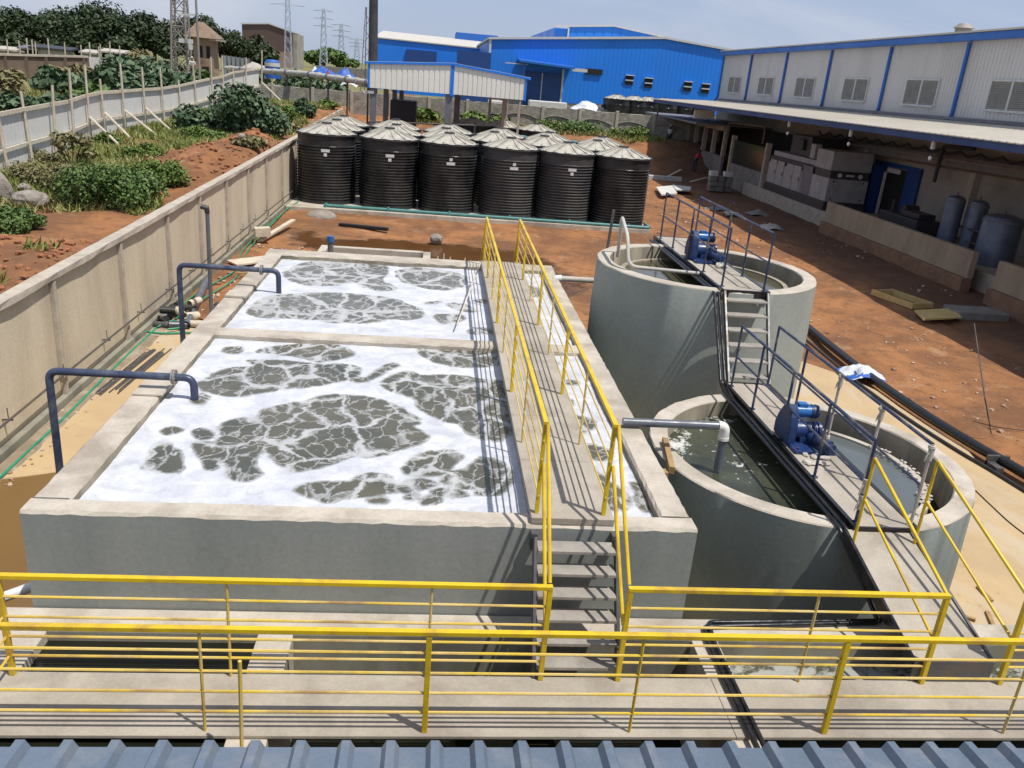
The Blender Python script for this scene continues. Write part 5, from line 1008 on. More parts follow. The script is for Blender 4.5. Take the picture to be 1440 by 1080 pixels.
# ================================================================== WHITE FACTORY + CANOPY
wf = thing('white_factory', 'long pale grey clad factory with blue trim along the right side', 'factory', (32, 40, 0))
XW = 24.0; tz = lambda y: (74.3-y)*.0045
Ys = [74.4, 67.5, 60.4, 53.35, 46.1, 39.1, 32.0, 24.9, 17.8, 10.7]
for i in range(9):
    y0, y1 = Ys[i+1], Ys[i]; b = MB(); n = 26
    for k in range(n):
        u0 = y0+(y1-y0)*k/n; u1 = y0+(y1-y0)*(k+1)/n; g = (u1-u0)*.25
        b.hexa([(XW, u0, 5.3), (XW+.3, u0, 5.3), (XW+.3, u1-g, 5.3), (XW, u1-g, 5.3), (XW, u0, 9.3+tz(u0)), (XW+.3, u0, 9.3+tz(u0)), (XW+.3, u1-g, 9.3+tz(u1)), (XW, u1-g, 9.3+tz(u1))])
        b.hexa([(XW+.012, u1-g, 5.3), (XW+.3, u1-g, 5.3), (XW+.3, u1, 5.3), (XW+.012, u1, 5.3), (XW+.012, u1-g, 9.3+tz(u0)), (XW+.3, u1-g, 9.3+tz(u0)), (XW+.3, u1, 9.3+tz(u1)), (XW+.012, u1, 9.3+tz(u1))])
    b.build('cladding_bay', 'clad', wf)
    yc = y0+ (y1-y0)*.46; zc = 7.02+tz(yc); b = MB(); w2, h2 = 1.45, .58
    for k in range(13): z = zc-h2+.04+k*(2*h2-.06)/13; b.hexa([(XW-.06, yc-w2, z), (XW-.01, yc-w2, z+.05), (XW-.01, yc+w2, z+.05), (XW-.06, yc+w2, z), (XW-.05, yc-w2, z+.02), (XW, yc-w2, z+.085), (XW, yc+w2, z+.085), (XW-.05, yc+w2, z+.02)])
    w = b.build('window', 'louvre', wf)
    b = MB()
    b.box(XW-.08, XW-.003, yc-w2-.07, yc-w2, zc-h2-.07, zc+h2+.07); b.box(XW-.08, XW-.003, yc+w2, yc+w2+.07, zc-h2-.07, zc+h2+.07); b.box(XW-.08, XW-.003, yc-w2, yc+w2, zc+h2, zc+h2+.07); b.box(XW-.11, XW-.003, yc-w2, yc+w2, zc-h2-.09, zc-h2); b.box(XW-.09, XW-.003, yc-.06, yc+.06, zc-h2, zc+h2)
    b.build('frame', 'white_frame', w)
for i, y in enumerate(Ys[:9]):
    b = MB(); b.tube(bent([(XW-.09, y, 9.25+tz(y)), (XW-.09, y, 5.95+tz(y)), (XW-.09, y+.55, 5.72+tz(y))], .25), .085, 8); b.build('downpipe', 'blue_trim', wf, smooth=40)
b = MB(); b.hexa([(XW-.35, 10, 9.3+tz(10)), (XW+.2, 10, 9.3+tz(10)), (XW+.2, 74.6, 9.3), (XW-.35, 74.6, 9.3), (XW-.35, 10, 9.6+tz(10)), (XW+.2, 10, 9.6+tz(10)), (XW+.2, 74.6, 9.6), (XW-.35, 74.6, 9.6)]); b.build('eave_gutter', 'blue_trim', wf)
b = MB(); b.hexa([(XW-.4, 10, 9.62+tz(10)), (42, 10, 11.3), (42, 74.6, 11.0), (XW-.4, 74.6, 9.62), (XW-.4, 10, 9.7+tz(10)), (42, 10, 11.4), (42, 74.6, 11.1), (XW-.4, 74.6, 9.7)]); b.build('roof', 'roof_pale', wf)
b = MB(); b.box(XW+.01, XW+.3, 10, 74.3, 0, 5.3); b.build('lower_wall', 'cream_wall', wf)
b = MB(); b.box(XW+.31, 42, 74.0, 74.3, 0, 9.6); b.build('end_wall', 'blue_clad', wf)
b = MB(); b.tube([(30, 50, 10), (30, 50, 10.95)], .45, 14); b.tube([(30, 50, 10.95), (30, 50, 11.2)], .6, 14, .3); b.build('roof_vent', 'lattice', wf, smooth=40)
cn = thing('canopy', 'long lean-to canopy with pale sheet roof and navy edge beam along the pale factory', 'canopy', (21.5, 50, 0))
CX = 17.75; ce = lambda y: 5.36+(72-y)*.0047; cw = lambda y: 5.66+(74.3-y)*.0085
b = MB()
for k in range(145):
    y0 = 14+k*.4; y1 = y0+.4
    for (a, c, dz) in ((y0, y1-.08, 0), (y1-.08, y1, .014)):
        b.hexa([(CX-.1, a, ce(a)+.02+dz), (XW, a, cw(a)+dz), (XW, c, cw(c)+dz), (CX-.1, c, ce(c)+.02+dz), (CX-.1, a, ce(a)+.06+dz), (XW, a, cw(a)+.04+dz), (XW, c, cw(c)+.04+dz), (CX-.1, c, ce(c)+.06+dz)])
b.build('roof_sheet', 'roof_pale', cn)
b = MB(); b.hexa([(CX-.05, 14, ce(14)-.22), (CX+.15, 14, ce(14)-.22), (CX+.15, 72, ce(72)-.22), (CX-.05, 72, ce(72)-.22), (CX-.05, 14, ce(14)+.01), (CX+.15, 14, ce(14)+.01), (CX+.15, 72, ce(72)+.01), (CX-.05, 72, ce(72)+.01)]); b.build('edge_beam', 'navy_beam', cn)
b = MB(); b.hexa([(XW-.25, 14, cw(14)+.07), (XW-.1, 14, cw(14)+.07), (XW-.1, 74, cw(74)+.07), (XW-.25, 74, cw(74)+.07), (XW-.25, 14, cw(14)+.2), (XW-.1, 14, cw(14)+.2), (XW-.1, 74, cw(74)+.2), (XW-.25, 74, cw(74)+.2)]); b.build('flashing', 'gen_grey', cn)
for y in (18, 25, 32, 39, 46.5, 53.5, 60.5, 67.5, 71.8): b = MB(); b.bar((CX+.16, y, ce(y)-.12), (XW, y, cw(y)-.14), .12, .2); b.build('rafter', 'dark_steel', cn)
for (x, y) in ((20.9, 66.5), (18.1, 71.6)): b = MB(); b.tube([(x, y, 0), (x, y, ce(y)-.1)], .07, 8); b.build('post', 'dark_steel', cn)
for i, (px, py, Yy) in enumerate([(1113, 165, 0), (1200, 178, 0), (1317, 193, 0)]):
    Yy = ux(px, py, CX+.1).y; t = thing('hanging_lamp', ['farthest of three bare bulbs on brackets under the canopy edge', 'middle of three bare bulbs on brackets under the canopy edge', 'nearest of three bare bulbs on brackets under the canopy edge'][i], 'lamp', (CX+.1, Yy, 4.5), 'bulbs under the canopy edge')
    z = ce(Yy); b = MB(); b.box(CX, CX+.1, Yy-.06, Yy+.06, z-.5, z-.225); b.build('bracket', 'white_frame', t); b = MB(); b.tube([(CX+.05, Yy, z-.5), (CX+.05, Yy, z-.75)], .012, 6); b.build('cord', 'black_cable', t); b = MB(); b.blob((CX+.05, Yy, z-.82), (.07, .07, .09), 1, 2, 0); b.build('bulb', 'bulb', t, smooth=60)
# plinth floor under the canopy
b = MB(); b.box(20.55, XW, 10, 55.5, -.1, .86); tag(b.build('loading_plinth', 'wall_post', bevel=.03), 'raised concrete plinth under the canopy', 'plinth')
for (y0, y1, lab) in ((28.8, 41.2, 'long low tan plastered wall in front of the steel vessels'), (14, 27.3, 'low tan plastered wall at the right edge of the photo')):
    t = thing('low_wall', lab, 'wall', (19.9, (y0+y1)/2, 0)); b = MB(); b.box(19.8, 20.05, y0, y1, .62, 1.62); b.build('upper_wall', 'low_wall', t, bevel=.015); b = MB(); b.box(19.62, 20.04, y0-.02, y1+.02, -.1, .615); b.build('footing', 'low_foot', t, bevel=.03)
# generator set
gs = thing('generator_set', 'large off white generator set with grey panels under the canopy', 'generator', (22, 46, .86))
gx0, gx1, gy0, gy1 = 20.75, 23.0, 43.6, 52.2
b = MB(); b.box(gx0-.05, gx1+.05, gy0-.05, gy1+.1, .865, 1.32); b.build('base_frame', 'gen_dark', gs, bevel=.02)
b = MB(); b.box(gx0, gx1, gy0, gy1, 1.322, 2.55); b.build('lower_housing', 'gen_white', gs, bevel=.03)
b = MB(); b.box(gx0+.06, gx1-.06, gy0+.04, gy1-.04, 2.552, 2.95); b.build('middle_band', 'gen_dark', gs)
b = MB(); b.box(gx0, gx1, gy0, gy0+2.0, 2.952, 3.95); b.build('upper_housing', 'gen_white', gs, bevel=.03)
b = MB(); b.box(gx0+.2, gx1-.2, gy0+2.02, gy1, 2.952, 3.25); b.build('roof', 'gen_white', gs, bevel=.03)
b = MB(); b.box(gx0-.02, gx0-.001, gy0+2.1, gy0+3.4, 1.33, 2.9); b.build('side_panel', 'gen_grey', gs)
for k, y in enumerate((gy0+3.6, gy0+4.7, gy0+6.1, gy0+7.3)): b = MB(); b.box(gx0-.035, gx0-.003, y, y+1.02, 1.36, 2.75); d = b.build('door', 'gen_white', gs, bevel=.01); b = MB(); b.box(gx0-.06, gx0-.036, y+.1, y+.16, 1.95, 2.15); b.build('handle', 'gen_dark', d)
b = MB(); b.box(gx0+.15, gx1-.1, gy0-.03, gy0-.003, 2.56, 2.94); b.build('control_panel', 'gen_dark', gs)
for x in (gx0+.55, gx1-.55): b = MB(); b.tube([(x, gy0-.06, 2.74), (x, gy0-.03, 2.74)], .12, 14); b.build('gauge', 'white_frame', gs)
b = MB(); b.box(gx0+.9, gx1-.9, gy0-.05, gy0-.031, 2.70, 2.80); b.build('name_strip', 'white_frame', gs)
for (x, z) in ((gx0+.3, 1.5), (gx0+.3, 2.4), (gx1-.3, 1.5), (gx1-.3, 2.4)): b = MB(); b.tube([(x, gy0-.02, z), (x, gy0-.001, z)], .05, 8); b.build('latch', 'gen_dark', gs)
b = MB(); b.box(21.2, 23.2, 47.6, 50.4, 3.25, 4.4); b.box(21.0, 21.19, 48.3, 49.0, 3.6, 4.2); tag(b.build('air_duct', 'gen_dark', bevel=.04), 'dark boxy air duct above the generator set', 'duct')
b = MB(); b.box(20.9, 21.3, 46.3, 46.9, 3.3, 4.1); tag(b.build('filter_box', 'gen_white', bevel=.04), 'pale filter box tilted on top of the generator', 'box')
for i, (x, y, r, h, lab, mt) in enumerate([(21.7, 33.6, .38, 2.05, 'left of two slim grey steel vessels behind the low wall', 'steel_blue'), (22.3, 32.9, .38, 2.0, 'right of two slim grey steel vessels behind the low wall', 'steel_blue'), (21.9, 30.6, .72, 1.75, 'wide squat blue grey steel vessel behind the low wall', 'steel_blue'), (21.7, 27.4, .6, 1.5, 'blue grey steel vessel at the right edge behind the wall gap', 'steel_blue')]):
    t = thing('steel_vessel', lab, 'vessel', (x, y, .86), 'steel vessels behind the low wall'); b = MB(); b.lathe((x, y, .865), [(r, 0), (r, h), (r*.9, h+.12), (r*.5, h+.2), (.03, h+.22)], 28); b.build('shell', mt, t, smooth=40)
    b = MB(); b.tube([(x, y, .86+h+.2), (x, y, .86+h+.36)], .035, 8); b.build('nozzle', 'dark_steel', t)
    b = MB(); b.lathe((x, y, .865), [(r+.02, h-.06), (r+.02, h+.02)], 28); b.build('rim', 'gen_grey', t)
b = MB(); b.tube([(22.0, 34.4, .9), (22.0, 34.4, 1.9), (22., 31.8, 1.9)], .05, 8); b.tube([(21.95, 32.3, .9), (21.95, 32.3, 1.9)], .05, 8); b.tube([(22, 34.0, 1.4), (22, 32, 1.4)], .04, 8); b.box(21.8, 22.2, 31.9, 32.2, .87, 1.2); tag(b.build('pipework', 'dark_steel', smooth=40), 'dark pipework between the steel vessels', 'pipework')
b = MB(); b.box(21.2, 22.4, 35.2, 38.6, .87, 1.75); b.box(21.4, 22.2, 35.5, 37, 1.76, 2.0); b.tube([(21.5, 38, 1.7), (21.5, 38, 2.3)], .06, 8); b.tube([(21.8, 37.6, 1.9), (22.5, 37.6, 1.9)], .25, 12); tag(b.build('pump_skid', 'gen_dark', bevel=.03), 'dark pump skid between the blue door and the slim vessels', 'pump')
dr = thing('blue_door', 'tall blue double door standing open in the pale wall under the canopy', 'door', (23.9, 43, .86))
b = MB(); b.box(XW-.08, XW-.003, 41.7, 43.9, .87, 3.35); b.build('opening', 'dark_open', dr); b = MB(); b.box(XW-.75, XW-.09, 43.92, 44.05, .87, 3.4); b.box(XW-.10, XW-.003, 43.92, 45.1, .87, 3.4); b.build('leaf', 'blue_dark', dr); b = MB(); b.box(XW-.12, XW-.003, 40.4, 41.68, .87, 3.4); b.build('leaf', 'blue_dark', dr)
b = MB(); b.box(XW-.13, XW-.003, 40.4, 45.1, 3.41, 3.6); b.build('lintel', 'blue_dark', dr); b = MB(); b.box(XW-.2, XW-.125, 43.55, 43.75, .87, 3.1); b.box(XW-.2, XW-.125, 42.2, 43.5, 3.12, 3.35); b.build('frame', 'white_frame', dr)
for k, (z, r, mt, lab) in enumerate([(4.35, .09, 'dark_steel', 'uppermost of three wall pipes under the canopy'), (4.1, .07, 'lattice', 'middle of three wall pipes under the canopy'), (3.75, .05, 'brown_wall', 'thin brown lowest wall pipe under the canopy')]):
    b = MB(); b.tube([(XW-.45, 14, z+.55), (XW-.45, 52, z)], r, 8); tag(b.build('wall_pipe', mt, smooth=40), lab, 'pipe', 'wall pipes under the canopy')
b = MB()
for i in range(24): y = 16+i*1.5; b.tube(smooth_path([(XW-.5, y, 4.78-.01*y+.35), (XW-.55, y+.75, 4.55-.01*y+.35), (XW-.5, y+1.5, 4.78-.01*(y+1.5)+.35)], 3), .05, 6)
tag(b.build('cable_bundle', 'gen_dark'), 'dark sagging cable bundle along the upper wall under the canopy', 'cables')
b = MB(); b.tube(bent([(XW-.6, 38.3, 3.2), (XW-.6, 38.3, 4.85), (XW-.6, 35.9, 4.95)], .2), .09, 8); tag(b.build('exhaust_pipe', 'gen_dark', smooth=40), 'dark bent exhaust pipe beside the blue door', 'pipe')
b = MB(); b.tube([(XW-.5, 29.5, 4.3), (XW-.5, 28.6, 4.4)], .5, 16); tag(b.build('fan_unit', 'gen_dark', smooth=40), 'round dark fan unit high on the wall near the right edge', 'fan')
for y in (52.2, 46.0, 36.0): b = MB(); b.box(XW-.3, XW-.003, y-.2, y+.2, .865, 4.0); tag(b.build('wall_column', 'wall_post'), {52.2: 'wall column hidden behind the generator', 46.0: 'dark wall column right of the generator', 36.0: 'tan wall column left of the slim vessels'}[y], 'column')
# glazed cubicle and block rooms at the far end
cu = thing('glazed_cubicle', 'half walled cubicle with dark green glass and brown pipe frame under the canopy', 'cubicle', (21.5, 56, 0))
b = MB(); b.box(20.7, 20.95, 53.0, 59.4, -.1, 1.75); b.build('half_wall', 'grey_block', cu); gm, gnt, gb, gtc = base('dark_green_glass'); gb.inputs['Base Color'].default_value = (.02, .03, .03, 1); gb.inputs['Roughness'].default_value = .15; MAT['glass'] = gm
b = MB(); b.box(20.8, 20.84, 53.2, 59.3, 1.75, 3.3); b.build('pane', 'glass', cu)
for y in (52.9, 59.5): b = MB(); b.box(20.66, 20.98, y-.14, y+.14, -.1, 3.6); b.build('pillar', 'wall_post', cu)
b = MB(); b.tube(bent([(20.6, 60.5, 1.6), (20.6, 60.5, 4.4), (20.6, 53.5, 4.55), (20.6, 53.5, 3.5)], .2), .06, 8); b.build('pipe_frame', 'brown_wall', cu, smooth=40)
rm = thing('block_room', 'unfinished grey block room with open windows at the far end of the canopy', 'room', (20, 65, 0))
b = MB(); b.box(18.4, 20.8, 70.6, 70.85, -.1, 4.1); b.box(18.4, 18.6, 70.86, 77, -.1, 4.1); b.build('end_wall', 'grey_block', rm)
b = MB(); b.box(20.6, 20.8, 61, 70.6, -.1, 2.0); b.build('half_wall', 'grey_block', rm)
for y in (61.1, 63.6, 66.0, 68.3): b = MB(); b.box(20.55, 20.85, y-.12, y+.12, 2.0, 4.1); b.build('pillar', 'wall_post', rm)
b = MB(); b.box(18.3, 24, 60.9, 77, 4.1, 4.22); b.build('roof_sheet', 'gen_grey', rm); b = MB(); b.box(20.55, 20.85, 60.9, 70.59, 3.75, 4.09); b.build('lintel', 'wall_post', rm)
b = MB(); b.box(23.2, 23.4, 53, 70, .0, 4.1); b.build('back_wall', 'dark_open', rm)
p = uy(990, 161, 62); b = MB(); b.box(p.x-.75, p.x+.75, 61.9, 62.1, p.z-.3, p.z+.3); tag(b.build('hanging_board', 'cream', bevel=.03), 'small cream panel hanging at the far canopy corner', 'panel')
# block stack, boards
bs = [(18.4, 55.6), (18.95, 55.7), (19.5, 55.8)]
q = random.Random(2); n = 0
for lay in range(4):
    for k, (x, y) in enumerate(bs):
        if lay == 3 and k == 1: continue
        if lay == 2 and k == 2 and False: continue
        b = MB(); dx, dy = q.uniform(-.08, .08), q.uniform(-.1, .1); b.box(x+dx-.24, x+dx+.24, y+dy-.3, y+dy+.3, .12+lay*.33, .12+lay*.33+.31)
        tag(b.build('concrete_block', 'white_block' if lay == 3 else 'grey_block', bevel=.015), f'{"pale" if lay == 3 else "grey"} concrete block, {["left", "middle", "right"][k]} column, {["bottom", "second", "third", "top"][lay]} layer of the stack by the canopy', 'block', 'stacked concrete blocks')
for i, P in enumerate([[(922, 265), (945, 263), (952, 274), (930, 276)], [(945, 263), (972, 266), (970, 271), (950, 270)]]):
    b = MB(); pts = [uz(u, v, .15) for u, v in P]; b.prism([(p.x, p.y, .18+i*.05) for p in pts], (0, 0, .08)); tag(b.build('cement_board', 'white_block'), ['larger pale cement board on the dirt right of the black tanks', 'narrow pale cement board on the dirt nearer the canopy'][i], 'board')
for i, (px, py) in enumerate([(1010, 292), (1030, 300), (1065, 300), (1085, 318)]):
    c = uz(px, py, .1); o = cloth((c.x, c.y, float(H(c.x, c.y))), (.8, .5, .7, .6)[i], .5, .3, 30+i, ['rag' if i % 2 else 'grey_block', 'gen_grey'], 'rubbish'); tag(o, ['farthest rubbish heap in the canopy shade by the block stack', 'rubbish heap second farthest in the canopy shade', 'rubbish heap below the generator doors', 'nearest rubbish heap below the generator corner'][i], 'rubbish')
# ================================================================== LEFT FENCE
def ug(px, py):
    d = ray(px, py); t = 8.
    for _ in range(900):
        p = CAM+d*t
        if p.z <= float(H(p.x, p.y)): break
        t += .12
    return p
FQ = [(-45, 172, 28.3), (0, 160, 31), (60, 148, 35), (145, 130, 43), (220, 124, 49), (290, 112, 56), (345, 98, 64), (378, 94, 67)]
F3 = [uy(*f) for f in FQ]; FP = [(p.x, p.y) for p in F3]
def ftop(y): return float(np.interp(y, [p.y for p in F3], [p.z for p in F3]))
def along(P, s):
    for (a, b_), (c, d) in zip(P[:-1], P[1:]):
        L = math.hypot(c-a, d-b_)
        if s <= L: return a+(c-a)*s/L, b_+(d-b_)*s/L
        s -= L
    return P[-1]
LT = sum(math.hypot(c-a, d-b_) for (a, b_), (c, d) in zip(FP[:-1], FP[1:]))
fe = thing('sheet_fence', 'long galvanised sheet fence with tall rough timber posts across the scrub', 'fence', (-18, 50, 1.3))
q = random.Random(21); s = 0; pts = []
while s < LT: pts.append(along(FP, s)); s += 2.35
tops = [ftop(y)+q.uniform(-.07, .07) for _, y in pts]
def gz(x, y): return float(H(x, y))
for i in range(len(pts)-1):
    (x0, y0), (x1, y1) = pts[i], pts[i+1]; d = Vector((x1-x0, y1-y0, 0)); nrm = Vector((-d.y, d.x, 0)).normalized(); n = 14; b = MB(); vs = []
    lean = q.uniform(-.06, .06)
    for k in range(n+1):
        p = Vector((x0, y0, 0))+d*(k/n); o = nrm*(.005 if k % 2 else -.005); zt2 = tops[i]+(tops[i+1]-tops[i])*k/n
        vs += [(p.x+o.x, p.y+o.y, gz(x0, y0)-.2), (p.x+o.x+nrm.x*lean*0, p.y+o.y, zt2)]
    b.add(vs, [(2*k, 2*k+2, 2*k+3, 2*k+1) for k in range(n)]); b.build('sheet_panel', 'sheet', fe, fixn=False)
    b = MB(); off = -nrm*.09 if nrm.x < 0 else nrm*.09
    for (h, w) in ((.0, .13), (-1.18, .08)): b.bar((x0+off.x, y0+off.y, tops[i]+h), (x1+off.x, y1+off.y, tops[i+1]+h), .06, w)
    b.build('timber_rail', 'wood_pale', fe)
for i, (x, y) in enumerate(pts):
    h = tops[i]+q.choice([.35, .6, .9, 1.1, 1.3, .75]); b = MB(); lx = q.uniform(-.14, .14); b.tube([(x+.17, y-.02, gz(x, y)-.3), (x+.17+lx, y-.02+q.uniform(-.1, .1), h)], .062, 6, .05); b.build('timber_post', 'wood_pale', fe)
for i, dx in ((5, 2.0), (6, 1.9), (7, 2.2), (8, 2.0), (15, 2.2), (16, 2.0)):
    x, y = pts[i]; b = MB(); e = (x+dx, y-1.4); b.tube([(x+.2, y, tops[i]-.9), (e[0], e[1], gz(*e)+.02)], .055, 6); b.build('brace', 'wood_pale', fe)
sf = thing('stake_fence', 'short fence of pale stakes continuing the precast wall behind the black tanks', 'fence', (-6.8, 52, 1.))
for i in range(13):
    y = 46+i*1.3; b = MB(); z = 3.15+q.uniform(-.1, .15); b.bar((-6.8, y, -.1), (-6.78, y, z), .12, .12); b.build('stake', 'wood_pale', sf)
b = MB(); b.bar((-6.85, 45, 2.85), (-6.85, 62, 3.1), .1, .22); b.build('rail', 'wood_pale', sf)
# ================================================================== VEGETATION
def leaves(name, centers, n, size, mat, parent, loc, seed, elong=1.6, droop=.0, shell=.5):
    """n leaf faces spread through a set of ellipsoid clumps (c, r)"""
    g = np.random.default_rng(seed); C_ = np.array([c for c, r in centers], float); Rr = np.array([r for c, r in centers], float)
    w = Rr.prod(1)**.67; k = g.choice(len(C_), n, p=w/w.sum()); d = g.normal(size=(n, 3)); d /= np.linalg.norm(d, axis=1)[:, None]
    rad = g.random(n)**shell; P = C_[k]+d*Rr[k]*rad[:, None]
    nrm = d*.6+g.normal(size=(n, 3))*.55+np.array([0, 0, .55]); nrm /= np.linalg.norm(nrm, axis=1)[:, None]
    t = np.cross(nrm, g.normal(size=(n, 3))); t /= np.linalg.norm(t, axis=1)[:, None]; u = np.cross(nrm, t); t[:, 2] -= droop
    s = size*g.uniform(.55, 1.3, n)[:, None]; V = np.stack([P-t*s*elong*.5, P+u*s*.5+nrm*s*.12, P+t*s*elong*.5, P-u*s*.5+nrm*s*.12], 1).reshape(-1, 3)
    F = np.arange(4*n).reshape(-1, 4); return npmesh(name, V, F, mat, parent, loc)
def tree(label, x, y, z, w, h, mat='leaf_dark', n=5200, size=.42, seed=0, group='trees along the horizon', trunk_frac=.3, nm='tree', flat=.8):
    t = thing(nm, label, 'tree', (x, y, z), group); r = random.Random(seed); cs = []
    th = h*trunk_frac
    for i in range(16):
        a = r.uniform(0, 6.28); rr = w*.5*math.sqrt(r.random())*.78; zz = z+th+(h-th)*(.12+.72*(1-(rr/(w*.5))**1.7)*r.uniform(.45, 1)); s_ = w*r.uniform(.13, .24)
        cs.append(((x+rr*math.cos(a), y+rr*math.sin(a), min(zz, z+h-s_*flat*.7)), (s_, s_, s_*flat)))
    leaves('crown', cs, n, size, mat, t, (x, y, z), seed, shell=.6)
    b = MB(); b.tube([(x, y, z-.5), (x+.1, y, z+th*.7), (x+.2, y, z+th*1.2)], w*.035, 8, w*.02)
    for i in range(5):
        c = cs[i][0]; b.tube([(x+.15, y, z+th), ((x+c[0])/2, (y+c[1])/2, z+th+(c[2]-z-th)*.6), c], w*.016, 6, w*.005)
    b.build('trunk', 'trunk', t); return t
def at_px(px, py, Yy): return uy(px, py, Yy)
tr = [  # px centre, top py, width px, Y, label
 (18, 12, 90, 150, 'half hazy tree at the left edge of the horizon'), (62, 15, 110, 148, 'broad dark tree with flat top left of the tallest crown'), (132, 1, 118, 140, 'tallest dark round tree on the left horizon'),
 (212, 14, 92, 142, 'dark tree just left of the lattice tower'), (278, 16, 86, 150, 'dark tree behind the tan hut'), (318, 34, 56, 160, 'lower dark tree right of the tan hut'), (172, 46, 50, 135, 'small dark tree filling the gap below the tallest crown'), (245, 44, 50, 138, 'dark tree behind the lattice tower'), (100, 46, 60, 134, 'lower dark tree behind the brown wall'), (22, 50, 60, 132, 'low dark tree behind the brown wall at the left edge')]
for i, (px, py, wpx, Yy, lab) in enumerate(tr):
    p = at_px(px, py, Yy); w = wpx*Yy/FPX*1.02; tree(lab, p.x, Yy, 2.3, w, p.z-2.3, seed=i+3, n=9000, size=.36)
p = at_px(357, 50, 170); tree('dark bushy tree in front of the brown hall', p.x, 170, 2.4, 66*170/FPX, p.z-2.4, seed=31, n=3500, size=.55)
p = at_px(456, 66, 330); tree('distant grey green tree below the middle pylons', p.x, 330, 2.4, 52*330/FPX, p.z-2.4, 'leaf_mid', seed=32, n=2500, size=1.)
p = at_px(486, 78, 340); tree('distant low tree right of the middle pylons', p.x, 340, 2.4, 34*340/FPX, p.z-2.4, 'leaf_mid', seed=33, n=1500, size=1.)
p = at_px(197, 60, 100); tree('pale green loose young tree left of the lattice tower', p.x, 100, 2.2, 44*100/FPX, p.z-2.2, 'leaf_dry', seed=34, n=900, size=.34, trunk_frac=.25)
def bush(label, x, y, w, h, mat, n, size, seed, dp=1., group=None, nm='bush', stems=7):
    z = gz(x, y); t = thing(nm, label, 'bush', (x, y, z), group); r = random.Random(seed); cs = []
    for i in range(11):
        a = r.uniform(0, 6.28); rr = w*.5*math.sqrt(r.random())*.8; s_ = w*r.uniform(.15, .26); hh = h*(1-.55*(rr/(w*.5))**2)*r.uniform(.45, .95)
        cs.append(((x+rr*math.cos(a), y+rr*math.sin(a)*dp, z+max(hh-s_*.5, s_*.4)), (s_, s_*dp, s_*.75)))
    leaves('foliage', cs, n, size, mat, t, (x, y, z), seed, shell=.65, droop=.2)
    b = MB()
    for c, _ in cs[:stems]: b.tube([(x+r.uniform(-.2, .2), y+r.uniform(-.2, .2), z-.1), (c[0], c[1], c[2])], .035, 5, .012)
    b.build('stem', 'stem', t); return t
p = uz(338, 192, 1.35); 
